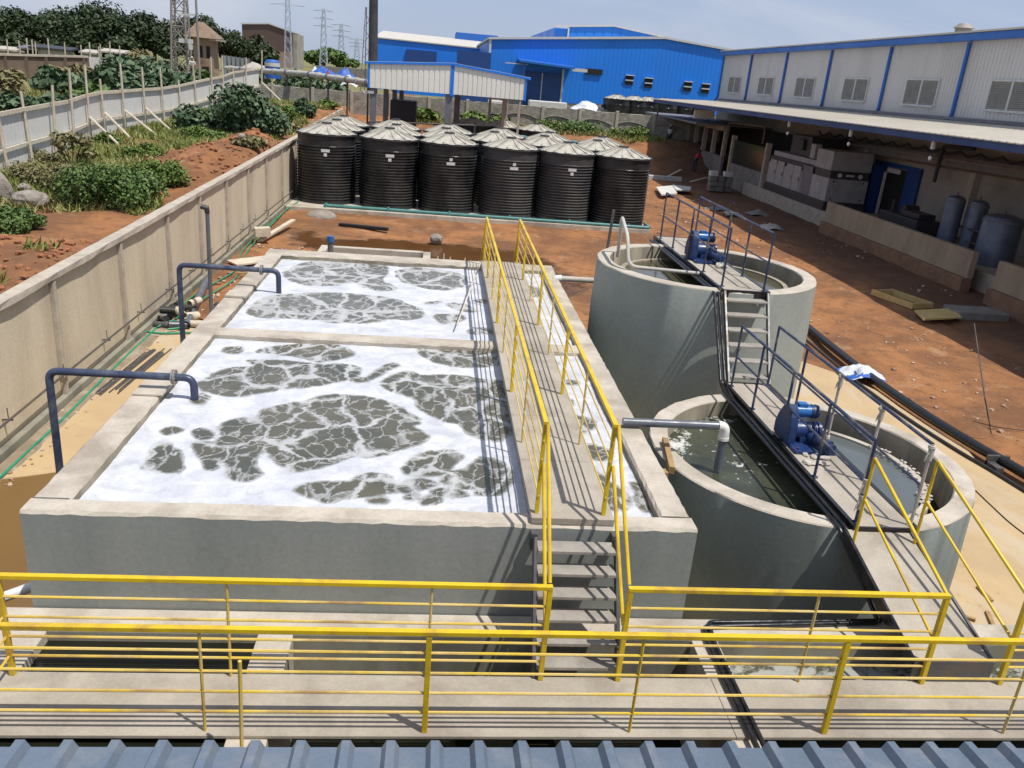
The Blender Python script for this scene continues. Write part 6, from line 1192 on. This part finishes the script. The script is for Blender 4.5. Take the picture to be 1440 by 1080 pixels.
B = [  # x,y from px at ground z ; (px, py, z, wpx, hpx, mat, n, size, label)
 (322, 190, 1.4, 150, 66, 'leaf_castor', 9000, .19, 'large broad leaved bush in front of the sheet fence, tallest on the scrub'),
 (292, 178, 1.3, 40, 26, 'leaf_fern', 3000, .10, 'small fresh green bush left of the large broad leaved bush'),
 (398, 168, 1.4, 50, 24, 'leaf_fern', 4000, .10, 'fresh green bush right of the large broad leaved bush'),
 (385, 122, 1.4, 62, 18, 'leaf_castor', 1600, .30, 'broad leaved bush before the far end of the sheet fence'),
 (428, 133, 1.6, 70, 28, 'leaf_castor', 2400, .30, 'wide broad leaved bush beside the red mound under the pipeline'),
 (424, 164, 1.8, 38, 24, 'leaf_castor', 1200, .24, 'dark broad leaved bush just left of the black tanks'),
 (468, 140, 2.0, 50, 20, 'leaf_castor', 1400, .26, 'bush near the stake fence behind the black tanks'),
 (477, 128, 2.2, 34, 22, 'leaf_castor', 900, .28, 'upright broad leaved bush left of the shed columns'),
 (458, 152, 2.0, 30, 14, 'leaf_fern', 700, .18, 'low bush beside the red mound left of the stake fence'),
 (162, 288, 1.25, 150, 56, 'leaf_mid', 13000, .075, 'big low spreading green bush above the precast wall'),
 (225, 262, 1.25, 80, 36, 'leaf_fern', 6500, .075, 'bright green bush right of the big spreading bush'),
 (75, 262, 1.25, 100, 34, 'leaf_dry', 6000, .07, 'brownish bush beside the grey boulder'),
 (150, 205, 1.3, 44, 20, 'leaf_fern', 3500, .09, 'small green bush at the foot of the sheet fence, left of the braces'),
 (205, 222, 1.3, 60, 18, 'leaf_fern', 3600, .08, 'grassy brown green clump below the fence braces'),
 (285, 196, 1.3, 56, 16, 'leaf_fern', 3600, .085, 'low green clump just above the red mound'),
 (20, 325, 1.2, 80, 34, 'leaf_mid', 6000, .07, 'dark green bush at the left edge below the boulders'),
 (60, 235, 1.3, 70, 22, 'leaf_dry', 3300, .07, 'dry clump at the foot of the sheet fence near the left edge'),
 (105, 238, 1.3, 60, 60, 'leaf_dry', 420, .13, 'tall thin weed with sparse stems against the sheet fence'),
 (72, 215, 1.3, 42, 44, 'leaf_castor', 300, .14, 'thin leafy weed against the sheet fence near the left edge'),
 (350, 205, 1.3, 40, 16, 'leaf_dry', 700, .14, 'dry clump at the right foot of the large broad leaved bush'),
 (395, 185, 1.3, 60, 16, 'leaf_dry', 1300, .14, 'low brown green clump by the top of the precast wall'),
 # beyond the fence
 (235, 128, 1.9, 90, 34, 'leaf_castor', 2600, .34, 'broad leaved shrub beyond the sheet fence left of the tower foot'),
 (165, 132, 1.9, 92, 40, 'leaf_castor', 2800, .34, 'broad leaved shrub beyond the middle of the sheet fence'),
 (130, 142, 1.9, 60, 22, 'leaf_mid', 1400, .30, 'low shrub beyond the sheet fence by the red earth mound'),
 (50, 105, 1.9, 46, 26, 'leaf_dry', 800, .28, 'brown dry shrub before the brown wall'),
 (25, 160, 1.9, 90, 20, 'leaf_castor', 1700, .30, 'low shrub beyond the sheet fence at the left edge'),
 (85, 155, 1.9, 70, 18, 'leaf_castor', 1300, .30, 'low shrub beyond the sheet fence left of the red earth mound'),
 (275, 122, 2.0, 50, 24, 'leaf_mid', 1000, .34, 'shrub beyond the sheet fence right of the tower foot'),
 (10, 120, 1.9, 50, 26, 'leaf_dry', 800, .28, 'dry shrub at the left edge before the brown wall'),
 (15, 140, 1.9, 80, 30, 'leaf_dry', 1600, .30, 'tall dry brown green shrub beyond the fence at the left edge'),
 (75, 128, 1.9, 80, 26, 'leaf_castor', 2000, .32, 'broad leaved shrub beyond the fence just right of the left edge shrubs'),
 (200, 112, 1.9, 110, 22, 'leaf_castor', 2400, .36, 'long low broad leaved shrub below the white wall'),
 (120, 118, 1.9, 80, 20, 'leaf_dry', 1400, .32, 'dry low shrub in front of the right end of the brown wall'),
 # behind tanks, under shed
 (590, 150, 2.4, 60, 16, 'leaf_fern', 1200, .26, 'green weeds on the bank under the left half of the shed'),
 (680, 150, 2.4, 60, 14, 'leaf_fern', 1100, .26, 'green weeds on the bank under the right half of the shed'),
 (775, 163, 2.4, 60, 5, 'leaf_fern', 1600, .12, 'low weeds along the bank right of the shed'),
 (825, 170, 2.4, 60, 7, 'leaf_mid', 1600, .12, 'low darker weeds along the bank below the stone wall'),
 (885, 176, 2.4, 54, 5, 'leaf_fern', 1400, .12, 'low weeds along the bank near the canopy end')]
for i, (px, py, z, wpx, hpx, mat, n, size, lab) in enumerate(B):
    p = ug(px, py)
    if px > 560: p = uy(px, py, 68.6)
    D = (p-CAM).dot(FW); z_ = gz(p.x, p.y); bush(lab, p.x, p.y, wpx*D/FPX*1.05, hpx*D/FPX*1.12, mat, n, size*(1 if D < 50 else 1.15), 40+i, dp=.7)
# grass
g = np.random.default_rng(5); N_ = 150000
gx_ = g.uniform(-26, -7.1, N_); gy_ = g.uniform(16, 70, N_); keep = (grassmask(gx_, gy_)+(fbm(gx_, gy_, .8)-.5)*.8 > .42); gx_, gy_ = gx_[keep], gy_[keep]
ex = g.uniform(-3, 18, 7000); ey = g.uniform(67.2, 69.7, 7000); gx_ = np.concatenate([gx_, ex]); gy_ = np.concatenate([gy_, ey])
n = len(gx_); gzv = H(gx_, gy_); hh = g.uniform(.10, .36, n)*(1+.4*(fbm(gx_, gy_, .5)-.5)); a = g.uniform(0, 6.28, n); wv = g.uniform(.012, .03, n)*(1+gy_/40); ln = g.normal(size=(n, 2))*.16
P = np.stack([gx_, gy_, gzv], -1); dx = np.stack([np.cos(a)*wv, np.sin(a)*wv, np.zeros(n)], -1); tp_ = P+np.stack([ln[:, 0], ln[:, 1], hh], -1)
V = np.stack([P-dx, P+dx, tp_], 1).reshape(-1, 3); o = npmesh('grass', V, np.arange(3*n).reshape(-1, 3), 'grass'); o['kind'] = 'stuff'; tag(o, 'rough grass over the scrub left of the precast wall', 'grass')
# boulders and mound stones
for px, py, z, wpx, hpx, lab, sd in [(6, 280, 1.3, 38, 46, 'tall pale boulder cut by the left edge of the photo', 1), (45, 292, 1.25, 56, 26, 'wide flat pale boulder right of the tall boulder', 2), (36, 272, 1.3, 26, 14, 'small pale rock behind the wide flat boulder', 3), (338, 196, 1.9, 18, 9, 'pale rock on top of the red mound', 4), (368, 186, 1.8, 16, 14, 'brown rock at the right foot of the large broad leaved bush', 5), (340, 128, 1.6, 18, 22, 'tan earth lump against the far part of the sheet fence', 6)]:
    p = ug(px, py); D = (p-CAM).dot(FW); b = MB(); w = wpx*D/FPX/2; h = hpx*D/FPX*.9; z0 = gz(p.x, p.y); b.blob((p.x, p.y, z0+h*.35), (w, w*.8, h*.65), sd, 3, .5); tag(b.build('boulder', 'rock' if sd < 6 else 'wood_pale'), lab, 'rock')
b = MB(); q = random.Random(17)
for i in range(460):
    c_ = q.choice([(-8.3, 33., 1.7, 3.2), (-8.0, 39., 1.2, 2.8), (-10.2, 36, 2, 3), (-8.6, 19.5, 1.4, 2.5), (-10.5, 21, 2.5, 2.)]); x = q.gauss(c_[0], c_[2]*.5); y = q.gauss(c_[1], c_[3]*.6)
    if x > -7.1: continue
    s = q.uniform(.04, .16); b.blob((x, y, gz(x, y)+s*.2), (s, s, s*.7), i, 1, .5)
o = b.build('soil_clods', 'gravel', fixn=False); o.data.materials[0] = M('red_clod', (.33, .135, .055), (.24, .10, .05), 3., .95, fine=10, bs=.5); o['kind'] = 'stuff'; tag(o, 'red soil clods on the mounds beside the precast wall', 'soil')
# ================================================================== FAR LEFT BACKGROUND
b = MB(); a, c = uy(-30, 77, 66), uy(122, 81, 72); z0 = 1.2
bwl = thing('brown_wall', 'brown block wall with posts in front of the dark trees on the left', 'wall', (-31, 69, 1.2))
b.prism([(a.x, a.y, z0), (c.x, c.y, z0), (c.x, c.y, c.z), (a.x, a.y, a.z)], (0, .25, 0)); b.build('panel', 'brown_wall', bwl)
b = MB(); b.bar(a+Vector((0, .1, .06)), c+Vector((0, .1, .06)), .4, .14); b.build('coping', 'wall_post', bwl)
for k in range(6): p = a.lerp(c, (k+.2)/5.4); b = MB(); b.box(p.x-.15, p.x+.15, p.y-.12, p.y-.02, z0, p.z); b.build('pilaster', 'brown_wall', bwl)
b = MB(); a, c = uy(125, 80, 88), uy(250, 90, 100); b.prism([(a.x, a.y, 1.5), (c.x, c.y, 1.5), (c.x, c.y, c.z), (a.x, a.y, a.z)], (0, .3, 0)); tag(b.build('white_wall', 'white_frame'), 'low white wall below the dark trees, left of the lattice tower', 'wall')
b = MB(); a, c = uy(313, 78, 118), uy(350, 83, 112)
ww = thing('white_sheet_fence', 'white sheet fence right of the tan hut', 'fence', (a.x, a.y, 2.4)); b.prism([(a.x, a.y, 2.3), (c.x, c.y, 2.3), (c.x, c.y, c.z), (a.x, a.y, a.z)], (0, .2, 0)); b.build('panel', 'tarp_white', ww)
for k in range(7): p = a.lerp(c, k/6); b = MB(); b.box(p.x-.06, p.x+.06, p.y-.15, p.y-.02, 2.3, p.z+.1); b.build('post', 'gen_grey', ww)
for i, (px, py, w, h, mt, lab) in enumerate([(18, 68, 3.0, 1.2, 'rag', 'pale covered heap behind the left end of the brown wall'), (45, 66, 2.0, 1.3, 'gen_grey', 'grey covered heap behind the brown wall'), (75, 66, 4., 1.5, 'gen_dark', 'dark flat roofed stall behind the brown wall'), (160, 71, 2.4, .9, 'rag', 'small pale roofed stall below the trees'), (132, 72, 2.2, .8, 'rag', 'pale heap below the tallest tree')]):
    p = uy(px, py, 92); t = thing('market_stall', lab, 'stall', (p.x, 92, 2.2)); b = MB(); b.hexa([(p.x-w/2, 91, p.z-.25), (p.x+w/2, 91, p.z-.3), (p.x+w/2, 93, p.z-.1), (p.x-w/2, 93, p.z-.05), (p.x-w/2, 91, p.z-.1), (p.x+w/2, 91, p.z-.15), (p.x+w/2, 93, p.z+.1), (p.x-w/2, 93, p.z+.15)]); b.build('cover', mt, t)
    b = MB(); b.box(p.x-w*.45, p.x+w*.4, 91.3, 92.7, 2., p.z-.3); b.build('body', 'dark_open' if i % 2 else 'rag', t)
    for k in range(3): b = MB(); x = p.x-w*.4+k*w*.38; b.tube([(x, 90.9, 2), (x+.1, 90.9, p.z+.5+.3*(k % 2))], .06, 5); b.build('pole', 'wood_pale', t)
# hut tower
hx, hy = -28.4, 110; hb = thing('tan_hut', 'two storey tan hut with brown tiled roof behind the lattice tower', 'building', (hx, hy, 2.4))
b = MB(); b.box(hx-1.1, hx+1.15, hy-1.3, hy+1.3, 2.2, 7.6); b.build('wall', 'hutwall', hb)
b = MB(); z = 7.6; A_ = [(hx-2.0, hy-2, z), (hx+1.75, hy-2, z-.1), (hx+1.75, hy+2, z), (hx-2.0, hy+2, z)]; top = (hx-.9, hy, z+1.7); top2 = (hx-.1, hy, z+1.7)
b.add(A_+[top, top2], [(0, 1, 5, 4), (2, 3, 4, 5), (1, 2, 5), (3, 0, 4), (3, 2, 1, 0)]); b.build('roof', 'thatch', hb)
b = MB(); b.box(hx+.9, hx+2.3, hy-1.8, hy+.5, 7.3, 7.45); b.build('awning', 'wall_post', hb)
for (x, z, w, h) in ((hx-.3, 6.0, .5, 1.3), (hx+.6, 6.0, .4, 1.3), (hx+.2, 3.6, .8, 1.5)): b = MB(); b.box(x-w/2, x+w/2, hy-1.36, hy-1.302, z-h/2, z+h/2); b.build('window', 'dark_open', hb)
b = MB(); b.lathe((hx+.3, hy-1.6, 4.6), [(.02, 0), (.9, .02), (1.0, .6), (.9, .62), (.85, .1), (.02, .1)], 18, math.pi, 2*math.pi); b.build('balcony', 'hutwall', hb)
# brown hall
bh = thing('brown_hall', 'large windowless dark brown hall on the horizon', 'building', (-47, 260, 2.4))
a, m_, c = uy(340, 34, 250), uy(378, 34, 250), uy(411, 46, 250); d = uy(422, 49, 262)
b = MB(); b.prism([(a.x, 250, 2), (c.x, 250, 2), (c.x, 250, c.z), (m_.x, 250, m_.z), (a.x, 250, a.z)], (0, 12, 0)); b.build('wall', 'brown_clad', bh)
b = MB(); b.bar((a.x-.2, 249.8, a.z+.15), (m_.x, 249.8, m_.z+.2), .4, .3); b.bar((m_.x, 249.8, m_.z+.2), (c.x+.2, 249.8, c.z+.15), .4, .3); b.build('eave', 'white_frame', bh)
b = MB(); b.box(c.x+.05, c.x+1.2, 250.5, 262, 2, c.z-.3); b.build('side_wall', 'cream_wall', bh)
b = MB(); b.box(m_.x-1, c.x-.2, 249.7, 249.95, 2, 7.2); b.build('lean_to', 'hutwall', bh)
# lattice tower in front of the trees + timber pole
lt = thing('lattice_tower', 'rusty steel lattice tower in front of the dark trees', 'tower', (-22.8, 80, 2.0)); z0, z1 = 1.8, 13; x, y = -22.85, 80
def legp(i, z): k = (z-z0)/(z1-z0); w = .78-.35*k; sx, sy = ((-1, -1), (1, -1), (1, 1), (-1, 1))[i]; return Vector((x+.22*k+sx*w, y+sy*w, z))
for i in range(4): b = MB(); b.tube([legp(i, z0), legp(i, z1)], .085, 6); b.build('leg', 'lattice', lt)
b = MB()
for k in range(9):
    za, zb_ = z0+k*1.24, z0+(k+1)*1.24
    for i in range(4): b.tube([legp(i, za), legp((i+1) % 4, zb_)], .04, 5); b.tube([legp((i+1) % 4, za), legp(i, zb_)], .04, 5); b.tube([legp(i, zb_), legp((i+1) % 4, zb_)], .035, 5)
b.build('bracing', 'lattice', lt)
p = uy(260, 57, 79); b = MB(); b.box(p.x-.5, p.x+.6, 78.9, 79.3, p.z-.2, p.z+.15); b.box(p.x+.3, p.x+.55, 78.9, 79.3, p.z-.7, p.z-.2); b.build('junction_box', 'white_frame', lt)
b = MB(); p0, p1 = uy(281, 112, 78), uy(275, -12, 78); b.tube([(p0.x, 78, 1.6), p1], .12, 8, .09); tp2 = thing('utility_pole', 'tall plain pole right of the lattice tower with a cross bar to it', 'pole', (p0.x, 78, 1.6)); b.build('pole', 'lattice', tp2, smooth=40)
b = MB(); b.bar(uy(250, 20, 78), uy(278, 21, 78), .10, .14); b.build('cross_bar', 'white_frame', tp2)
for i, (px, py, ph, Yy, lab) in enumerate([(404, -25, 92, 190, 'nearest pylon, rising out of the frame by the brown hall'), (455, 12, 88, 300, 'second pylon, above the distant grey green tree'), (480, 33, 92, 400, 'third, smaller pylon right of the distant tree'), (502, 54, 98, 560, 'farthest and smallest pylon left of the chimney')]):
    t0 = uy(px, py, Yy); bz = 2.4; w = (.95, 1.5, 1.9, 2.4)[i]*.75; t = thing('pylon', lab, 'pylon', (t0.x, Yy, bz), 'pylons on the horizon'); tz_ = t0.z
    lg = lambda k, z, tt=t0, ww=w: Vector((tt.x+(-1, 1, 1, -1)[k]*ww*(1.15-.8*(z-bz)/(tz_-bz)), Yy+(-1, -1, 1, 1)[k]*ww*(1.15-.8*(z-bz)/(tz_-bz)), z))
    rr = .055*(1+i*.7); b = MB()
    for k in range(4): b.tube([lg(k, bz), lg(k, tz_)], rr, 5)
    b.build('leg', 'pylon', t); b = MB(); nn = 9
    for k in range(nn):
        za, zb_ = bz+(tz_-bz)*k/nn, bz+(tz_-bz)*(k+1)/nn
        for j in range(4): b.tube([lg(j, za), lg((j+1) % 4, zb_)], rr*.55, 4); b.tube([lg((j+1) % 4, za), lg(j, zb_)], rr*.55, 4)
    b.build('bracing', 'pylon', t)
    for f in ((.72, .84, .96) if i else (.76,)):
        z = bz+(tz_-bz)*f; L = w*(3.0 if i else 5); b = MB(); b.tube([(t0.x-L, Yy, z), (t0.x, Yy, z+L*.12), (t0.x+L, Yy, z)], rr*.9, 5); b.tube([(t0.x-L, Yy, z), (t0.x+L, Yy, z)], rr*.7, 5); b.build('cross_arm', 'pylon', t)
for i, (px, wpx, py, mt, lab) in enumerate([(443, 20, 96, 'tarp_white', 'white vehicle roof showing over the lagged pipeline'), (455, 36, 93, 'tarp_blue', 'blue tarpaulin over cargo behind the lagged pipeline, left one'), (485, 34, 97, 'tarp_blue', 'blue tarpaulin over cargo behind the lagged pipeline, right one'), (462, 8, 95, 'red', 'small red crate between the blue tarpaulins'), (415, 30, 96, 'gen_dark', 'dark machinery heap behind the lagged pipeline'), (360, 46, 86, 'rag', 'pale grey cargo stack behind the far fence end'), (492, 22, 104, 'tarp_white', 'white sacks at the foot of the right blue tarpaulin')]):
    Yy = 96-i*.9; p = uy(px, py, Yy); w = wpx*Yy/FPX/2; tag(cloth((p.x, Yy, p.z-1.3), w, 1.2, 1.2, 50+i, [mt], 'cargo_heap'), lab, 'cargo')
p = uy(383, 92, 88); dm = thing('blue_drum', 'upright blue drum with white band beyond the far end of the sheet fence', 'drum', (p.x, 88, 3.5)); b = MB(); b.lathe((p.x, 88, p.z-1.2), [(.72, 0), (.72, 1.5), (.55, 1.7), (.02, 1.75)], 20); b.build('body', 'tarp_blue', dm, smooth=40); b = MB(); b.lathe((p.x, 88, p.z-.1), [(.735, 0), (.735, .35)], 20); b.build('band', 'white_frame', dm)
b = MB(); a, c = uy(440, 83, 180), uy(522, 95, 180); b.prism([(a.x, 180, 2), (c.x, 180, 2), (c.x, 180, 5.0), (a.x, 180, 5.0)], (0, 1, 0)); tag(b.build('grey_wall', 'grey_block'), 'distant grey wall below the pylons left of the chimney', 'wall')
# ================================================================== PEOPLE
def skin(name, joints, edges, mat, parent, loc, sub=1):
    me = bpy.data.meshes.new(name); me.from_pydata([tuple(Vector(j[0])) for j in joints], edges, []); me.materials.append(MAT[mat])
    o = bpy.data.objects.new(name, me); COL.objects.link(o); md = o.modifiers.new('skin', 'SKIN'); md.use_smooth_shade = True
    if not me.skin_vertices: 
        bm = bmesh.new(); bm.from_mesh(me); bm.verts.layers.skin.verify(); bm.to_mesh(me); bm.free()
    for i, j in enumerate(joints): me.skin_vertices[0].data[i].radius = (j[1], j[2] if len(j) > 2 else j[1]); me.skin_vertices[0].data[i].use_root = (i == 0)
    o.modifiers.new('subsurf', 'SUBSURF').levels = sub; o.modifiers['subsurf'].render_levels = sub
    if parent is not None: o.parent = parent
    else: o.location = loc
    return o
def person(label, loc, shirt, bend=0., rz=0., arms='down', cap=None):
    sb, cb_ = math.sin(bend), math.cos(bend)
    def up(z, x=0, y=0): dz = z-.95; return (x, y-(dz)*sb, .95+dz*cb_) if z > .95 else (x, y, z)
    J = [(up(.95), .13, .10), (up(1.12), .125, .095), (up(1.32), .145, .10), (up(1.44), .07), (up(1.50), .05), (up(1.58), .075, .085), (up(1.68), .078, .088), (up(1.745), .05)]
    E = [(0, 1), (1, 2), (2, 3), (3, 4), (4, 5), (5, 6), (6, 7)]
    J.append((up(1.585, 0, -.095), .018)); E.append((5, 8))
    arm = []
    for s in (-1, 1):
        n = len(J); sh_ = up(1.40, .19*s)
        if arms == 'down': el = (sh_[0]+.05*s, sh_[1]-.05-.1*sb, sh_[2]-.28); wr = (el[0], el[1]-.14, el[2]-.2)
        else: el = (sh_[0]+.04*s, sh_[1]-.16, sh_[2]-.22); wr = (el[0]-.05*s, el[1]-.22, el[2]-.04)
        J += [(sh_, .055), (el, .042), (wr, .03)]; E += [(2, n), (n, n+1), (n+1, n+2)]; arm.append((n, n+1, n+2))
        w = Vector(wr); d = (w-Vector(el)).normalized(); pm_ = w+d*.07; J.append((tuple(pm_), .038, .02)); E.append((n+2, n+3))
        side = Vector((0, 0, 1)).cross(d).normalized()
        for f in range(4):
            k = len(J); a = pm_+side*(f-1.5)*.022+d*.04; t = a+d*(.055, .065, .06, .045)[f]+Vector((0, 0, -.02)); J += [(tuple(a), .0095), (tuple(t), .008)]; E += [(n+3, k), (k, k+1)]
        k = len(J); J.append((tuple(w+d*.05+side*.055*(-s)), .01)); E.append((n+2, k))
    legs = []
    for s in (-1, 1):
        n = len(J); J += [((.09*s, 0, .90), .085), ((.11*s, -.03, .5), .06), ((.12*s, .02, .09), .042), ((.13*s, -.12, .035), .04, .03)]; E += [(0, n), (n, n+1), (n+1, n+2), (n+2, n+3)]; legs.append(n)
    R_ = Matrix.Rotation(rz, 3, 'Z'); tr_ = lambda j: (tuple(R_ @ Vector(j[0])),)+tuple(j[1:])
    J2 = [tr_(j) for j in J]; o = skin('person', J2, E, 'skin', None, loc); tag(o, label, 'person'); ROOT[o.name] = tuple(loc)
    g = lambda idx, f: [(J2[i][0],)+tuple(r*f for r in J2[i][1:]) for i in idx]
    a0, a1 = arm; si = [0, 1, 2, 3, a0[0], a0[1], a1[0], a1[1]]; skin('shirt', g(si, 1.16), [(0, 1), (1, 2), (2, 3), (2, 4), (4, 5), (2, 6), (6, 7)], shirt, o, None)
    l0, l1 = legs; ti = [0, l0, l0+1, l0+2, l1, l1+1, l1+2]; skin('trousers', g(ti, 1.2), [(0, 1), (1, 2), (2, 3), (0, 4), (4, 5), (5, 6)], 'trousers', o, None)
    h = Vector(J2[6][0]); b = MB(); b.blob(tuple(h+R_ @ Vector((0, .015, .03))+Vector(loc)), (.098, .108, .09), 1, 2, 0); b.build('cap' if cap else 'hair', cap or 'hair', o, smooth=60)
    return o
p = uy(938, 206, 69.8); b = MB(); b.box(p.x-1.2, p.x+1.2, 69.3, 70.4, p.z-.12, p.z-.02)
ws = thing('work_platform', 'scaffold board on trestles at the block room wall', 'platform', (p.x, 69.8, 0)); b.build('board', 'wood_pale', ws)
for x in (-1, 1): b = MB(); b.tube([(p.x+x, 69.6, -.1), (p.x+x*.9, 69.8, p.z-.12)], .05, 6); b.tube([(p.x+x, 70.1, -.1), (p.x+x*.9, 69.8, p.z-.12)], .05, 6); b.build('trestle', 'wood_pale', ws)
person('worker in white shirt and dark trousers standing at the block room wall', (p.x, 69.6, p.z-.02), 'shirt_white', .12, 2.6, 'reach', 'shirt_white')
p = uz(960, 243, .1); person('worker in red shirt bending over beside the block room', (p.x-.2, p.y-3.5, float(H(p.x, p.y-3.5))), 'shirt_red', .65, 2.2, 'reach')
p = uy(271, 106, 76); person('person in pale shirt and white hat standing left of the plain pole', (p.x, 76, float(H(p.x, 76))+.9), 'shirt_white', .05, .5, 'down', 'shirt_white')
b = MB(); z_ = float(H(p.x, 76)); b.blob((p.x, 76, z_+.45), (1.6, 1.2, .47), 4, 3, .3); tag(b.build('earth_heap', 'wood_pale'), 'earth heap under the person beside the plain pole', 'heap')
for i, (px, py) in enumerate([(915, 238), (925, 240), (940, 246), (972, 252)]):
    c = uz(px, py, .1); b = MB(); q = random.Random(i); b.bar((c.x-.7, c.y-2, .1), (c.x+.6, c.y-1.5+q.uniform(-.4, .4), .2+q.uniform(0, .5)), .16, .05); tag(b.build('scaffold_plank', 'wood_pale'), ['leftmost loose plank leaning before the block room', 'second loose plank before the block room', 'third loose plank before the block room, by the red shirted worker', 'rightmost loose plank before the block room half wall'][i], 'plank')
# ================================================================== FOREGROUND ROOF
fr = thing('metal_roof_building', 'building with slate blue ribbed metal roof along the bottom edge of the photo', 'building', (1, 0, 0))
def roofprof(y, z):
    V = []; x = -4.6
    while x < 6.4:
        V += [(x, y, z), (x+.15, y, z), (x+.177, y, z+.052), (x+.225, y, z+.052), (x+.252, y, z)]; x += .252
    return V
E_ = uz(600, 1051, 2.72); ye, ze = E_.y, E_.z; sl_ = .12; rows = []
b = MB(); A_ = roofprof(ye, ze); nA = len(A_)
def rowat(y, dz=0): return [(x, y, z+(ye-y)*sl_+dz) for x, _, z in A_]
b.add(rowat(ye)+rowat(ye-1.2)+rowat(-4), [(k*nA+i, k*nA+i+1, (k+1)*nA+i+1, (k+1)*nA+i) for k in range(2) for i in range(nA-1)])
o3 = len(b.v); b.add(rowat(ye, -.004)+rowat(-4, -.004), [(i+1, i, nA+i, nA+i+1) for i in range(nA-1)])
b.add(rowat(ye)+rowat(ye, -.004), [(i, i+1, nA+i+1, nA+i) for i in range(nA-1)])
b.build('roof', 'roof_blue', fr, fixn=False)
b = MB(); b.box(-4.5, 6, -3.9, ye-.35, 0, ze-.12); b.build('wall', 'cream_wall', fr)
b = MB(); b.box(-4.6, 6.1, ye-.3, ye-.22, ze-.1, ze-.02); b.build('purlin', 'dark_steel', fr)
# ================================================================== LIGHT
sd = Vector((.365, -.26, 1.0)).normalized(); elev = math.asin(sd.z); az = math.atan2(sd.x, sd.y)
sl2 = bpy.data.lights.new('sun', 'SUN'); sl2.energy = 4.7; sl2.angle = math.radians(.5); sl2.color = (1, .955, .89)
so = bpy.data.objects.new('sun', sl2); COL.objects.link(so); so.rotation_euler = (-sd).to_track_quat('-Z', 'Y').to_euler(); so.location = (20, -20, 60)
w = bpy.data.worlds.new('World'); S.world = w; w.use_nodes = True; nt = w.node_tree; bg = nt.nodes['Background']
sk = N(nt, 'ShaderNodeTexSky', sky_type='NISHITA'); sk.sun_disc = False; sk.sun_elevation = elev; sk.sun_rotation = az; sk.air_density = 1.0; sk.dust_density = .7; sk.ozone_density = 3.
tc = N(nt, 'ShaderNodeTexCoord').outputs['Generated']
cl = noise(nt, scaled(nt, tc, (1.2, 1.2, 5.)), 2.2, 7, .58, .5).outputs['Fac']
cf = ramp(nt, cl, [(.42, 0.), (.74, .6)])
nt.links.new(mix(nt, cf, mix(nt, .68, sk.outputs[0], (6.0, 7.1, 10.0)), (8.8, 9.1, 9.9)), bg.inputs['Color']); bg.inputs['Strength'].default_value = .08
S.view_settings.view_transform = 'Standard'; S.view_settings.look = 'None'; S.view_settings.exposure = 0; S.view_settings.gamma = 1
S.cycles.max_bounces = 6
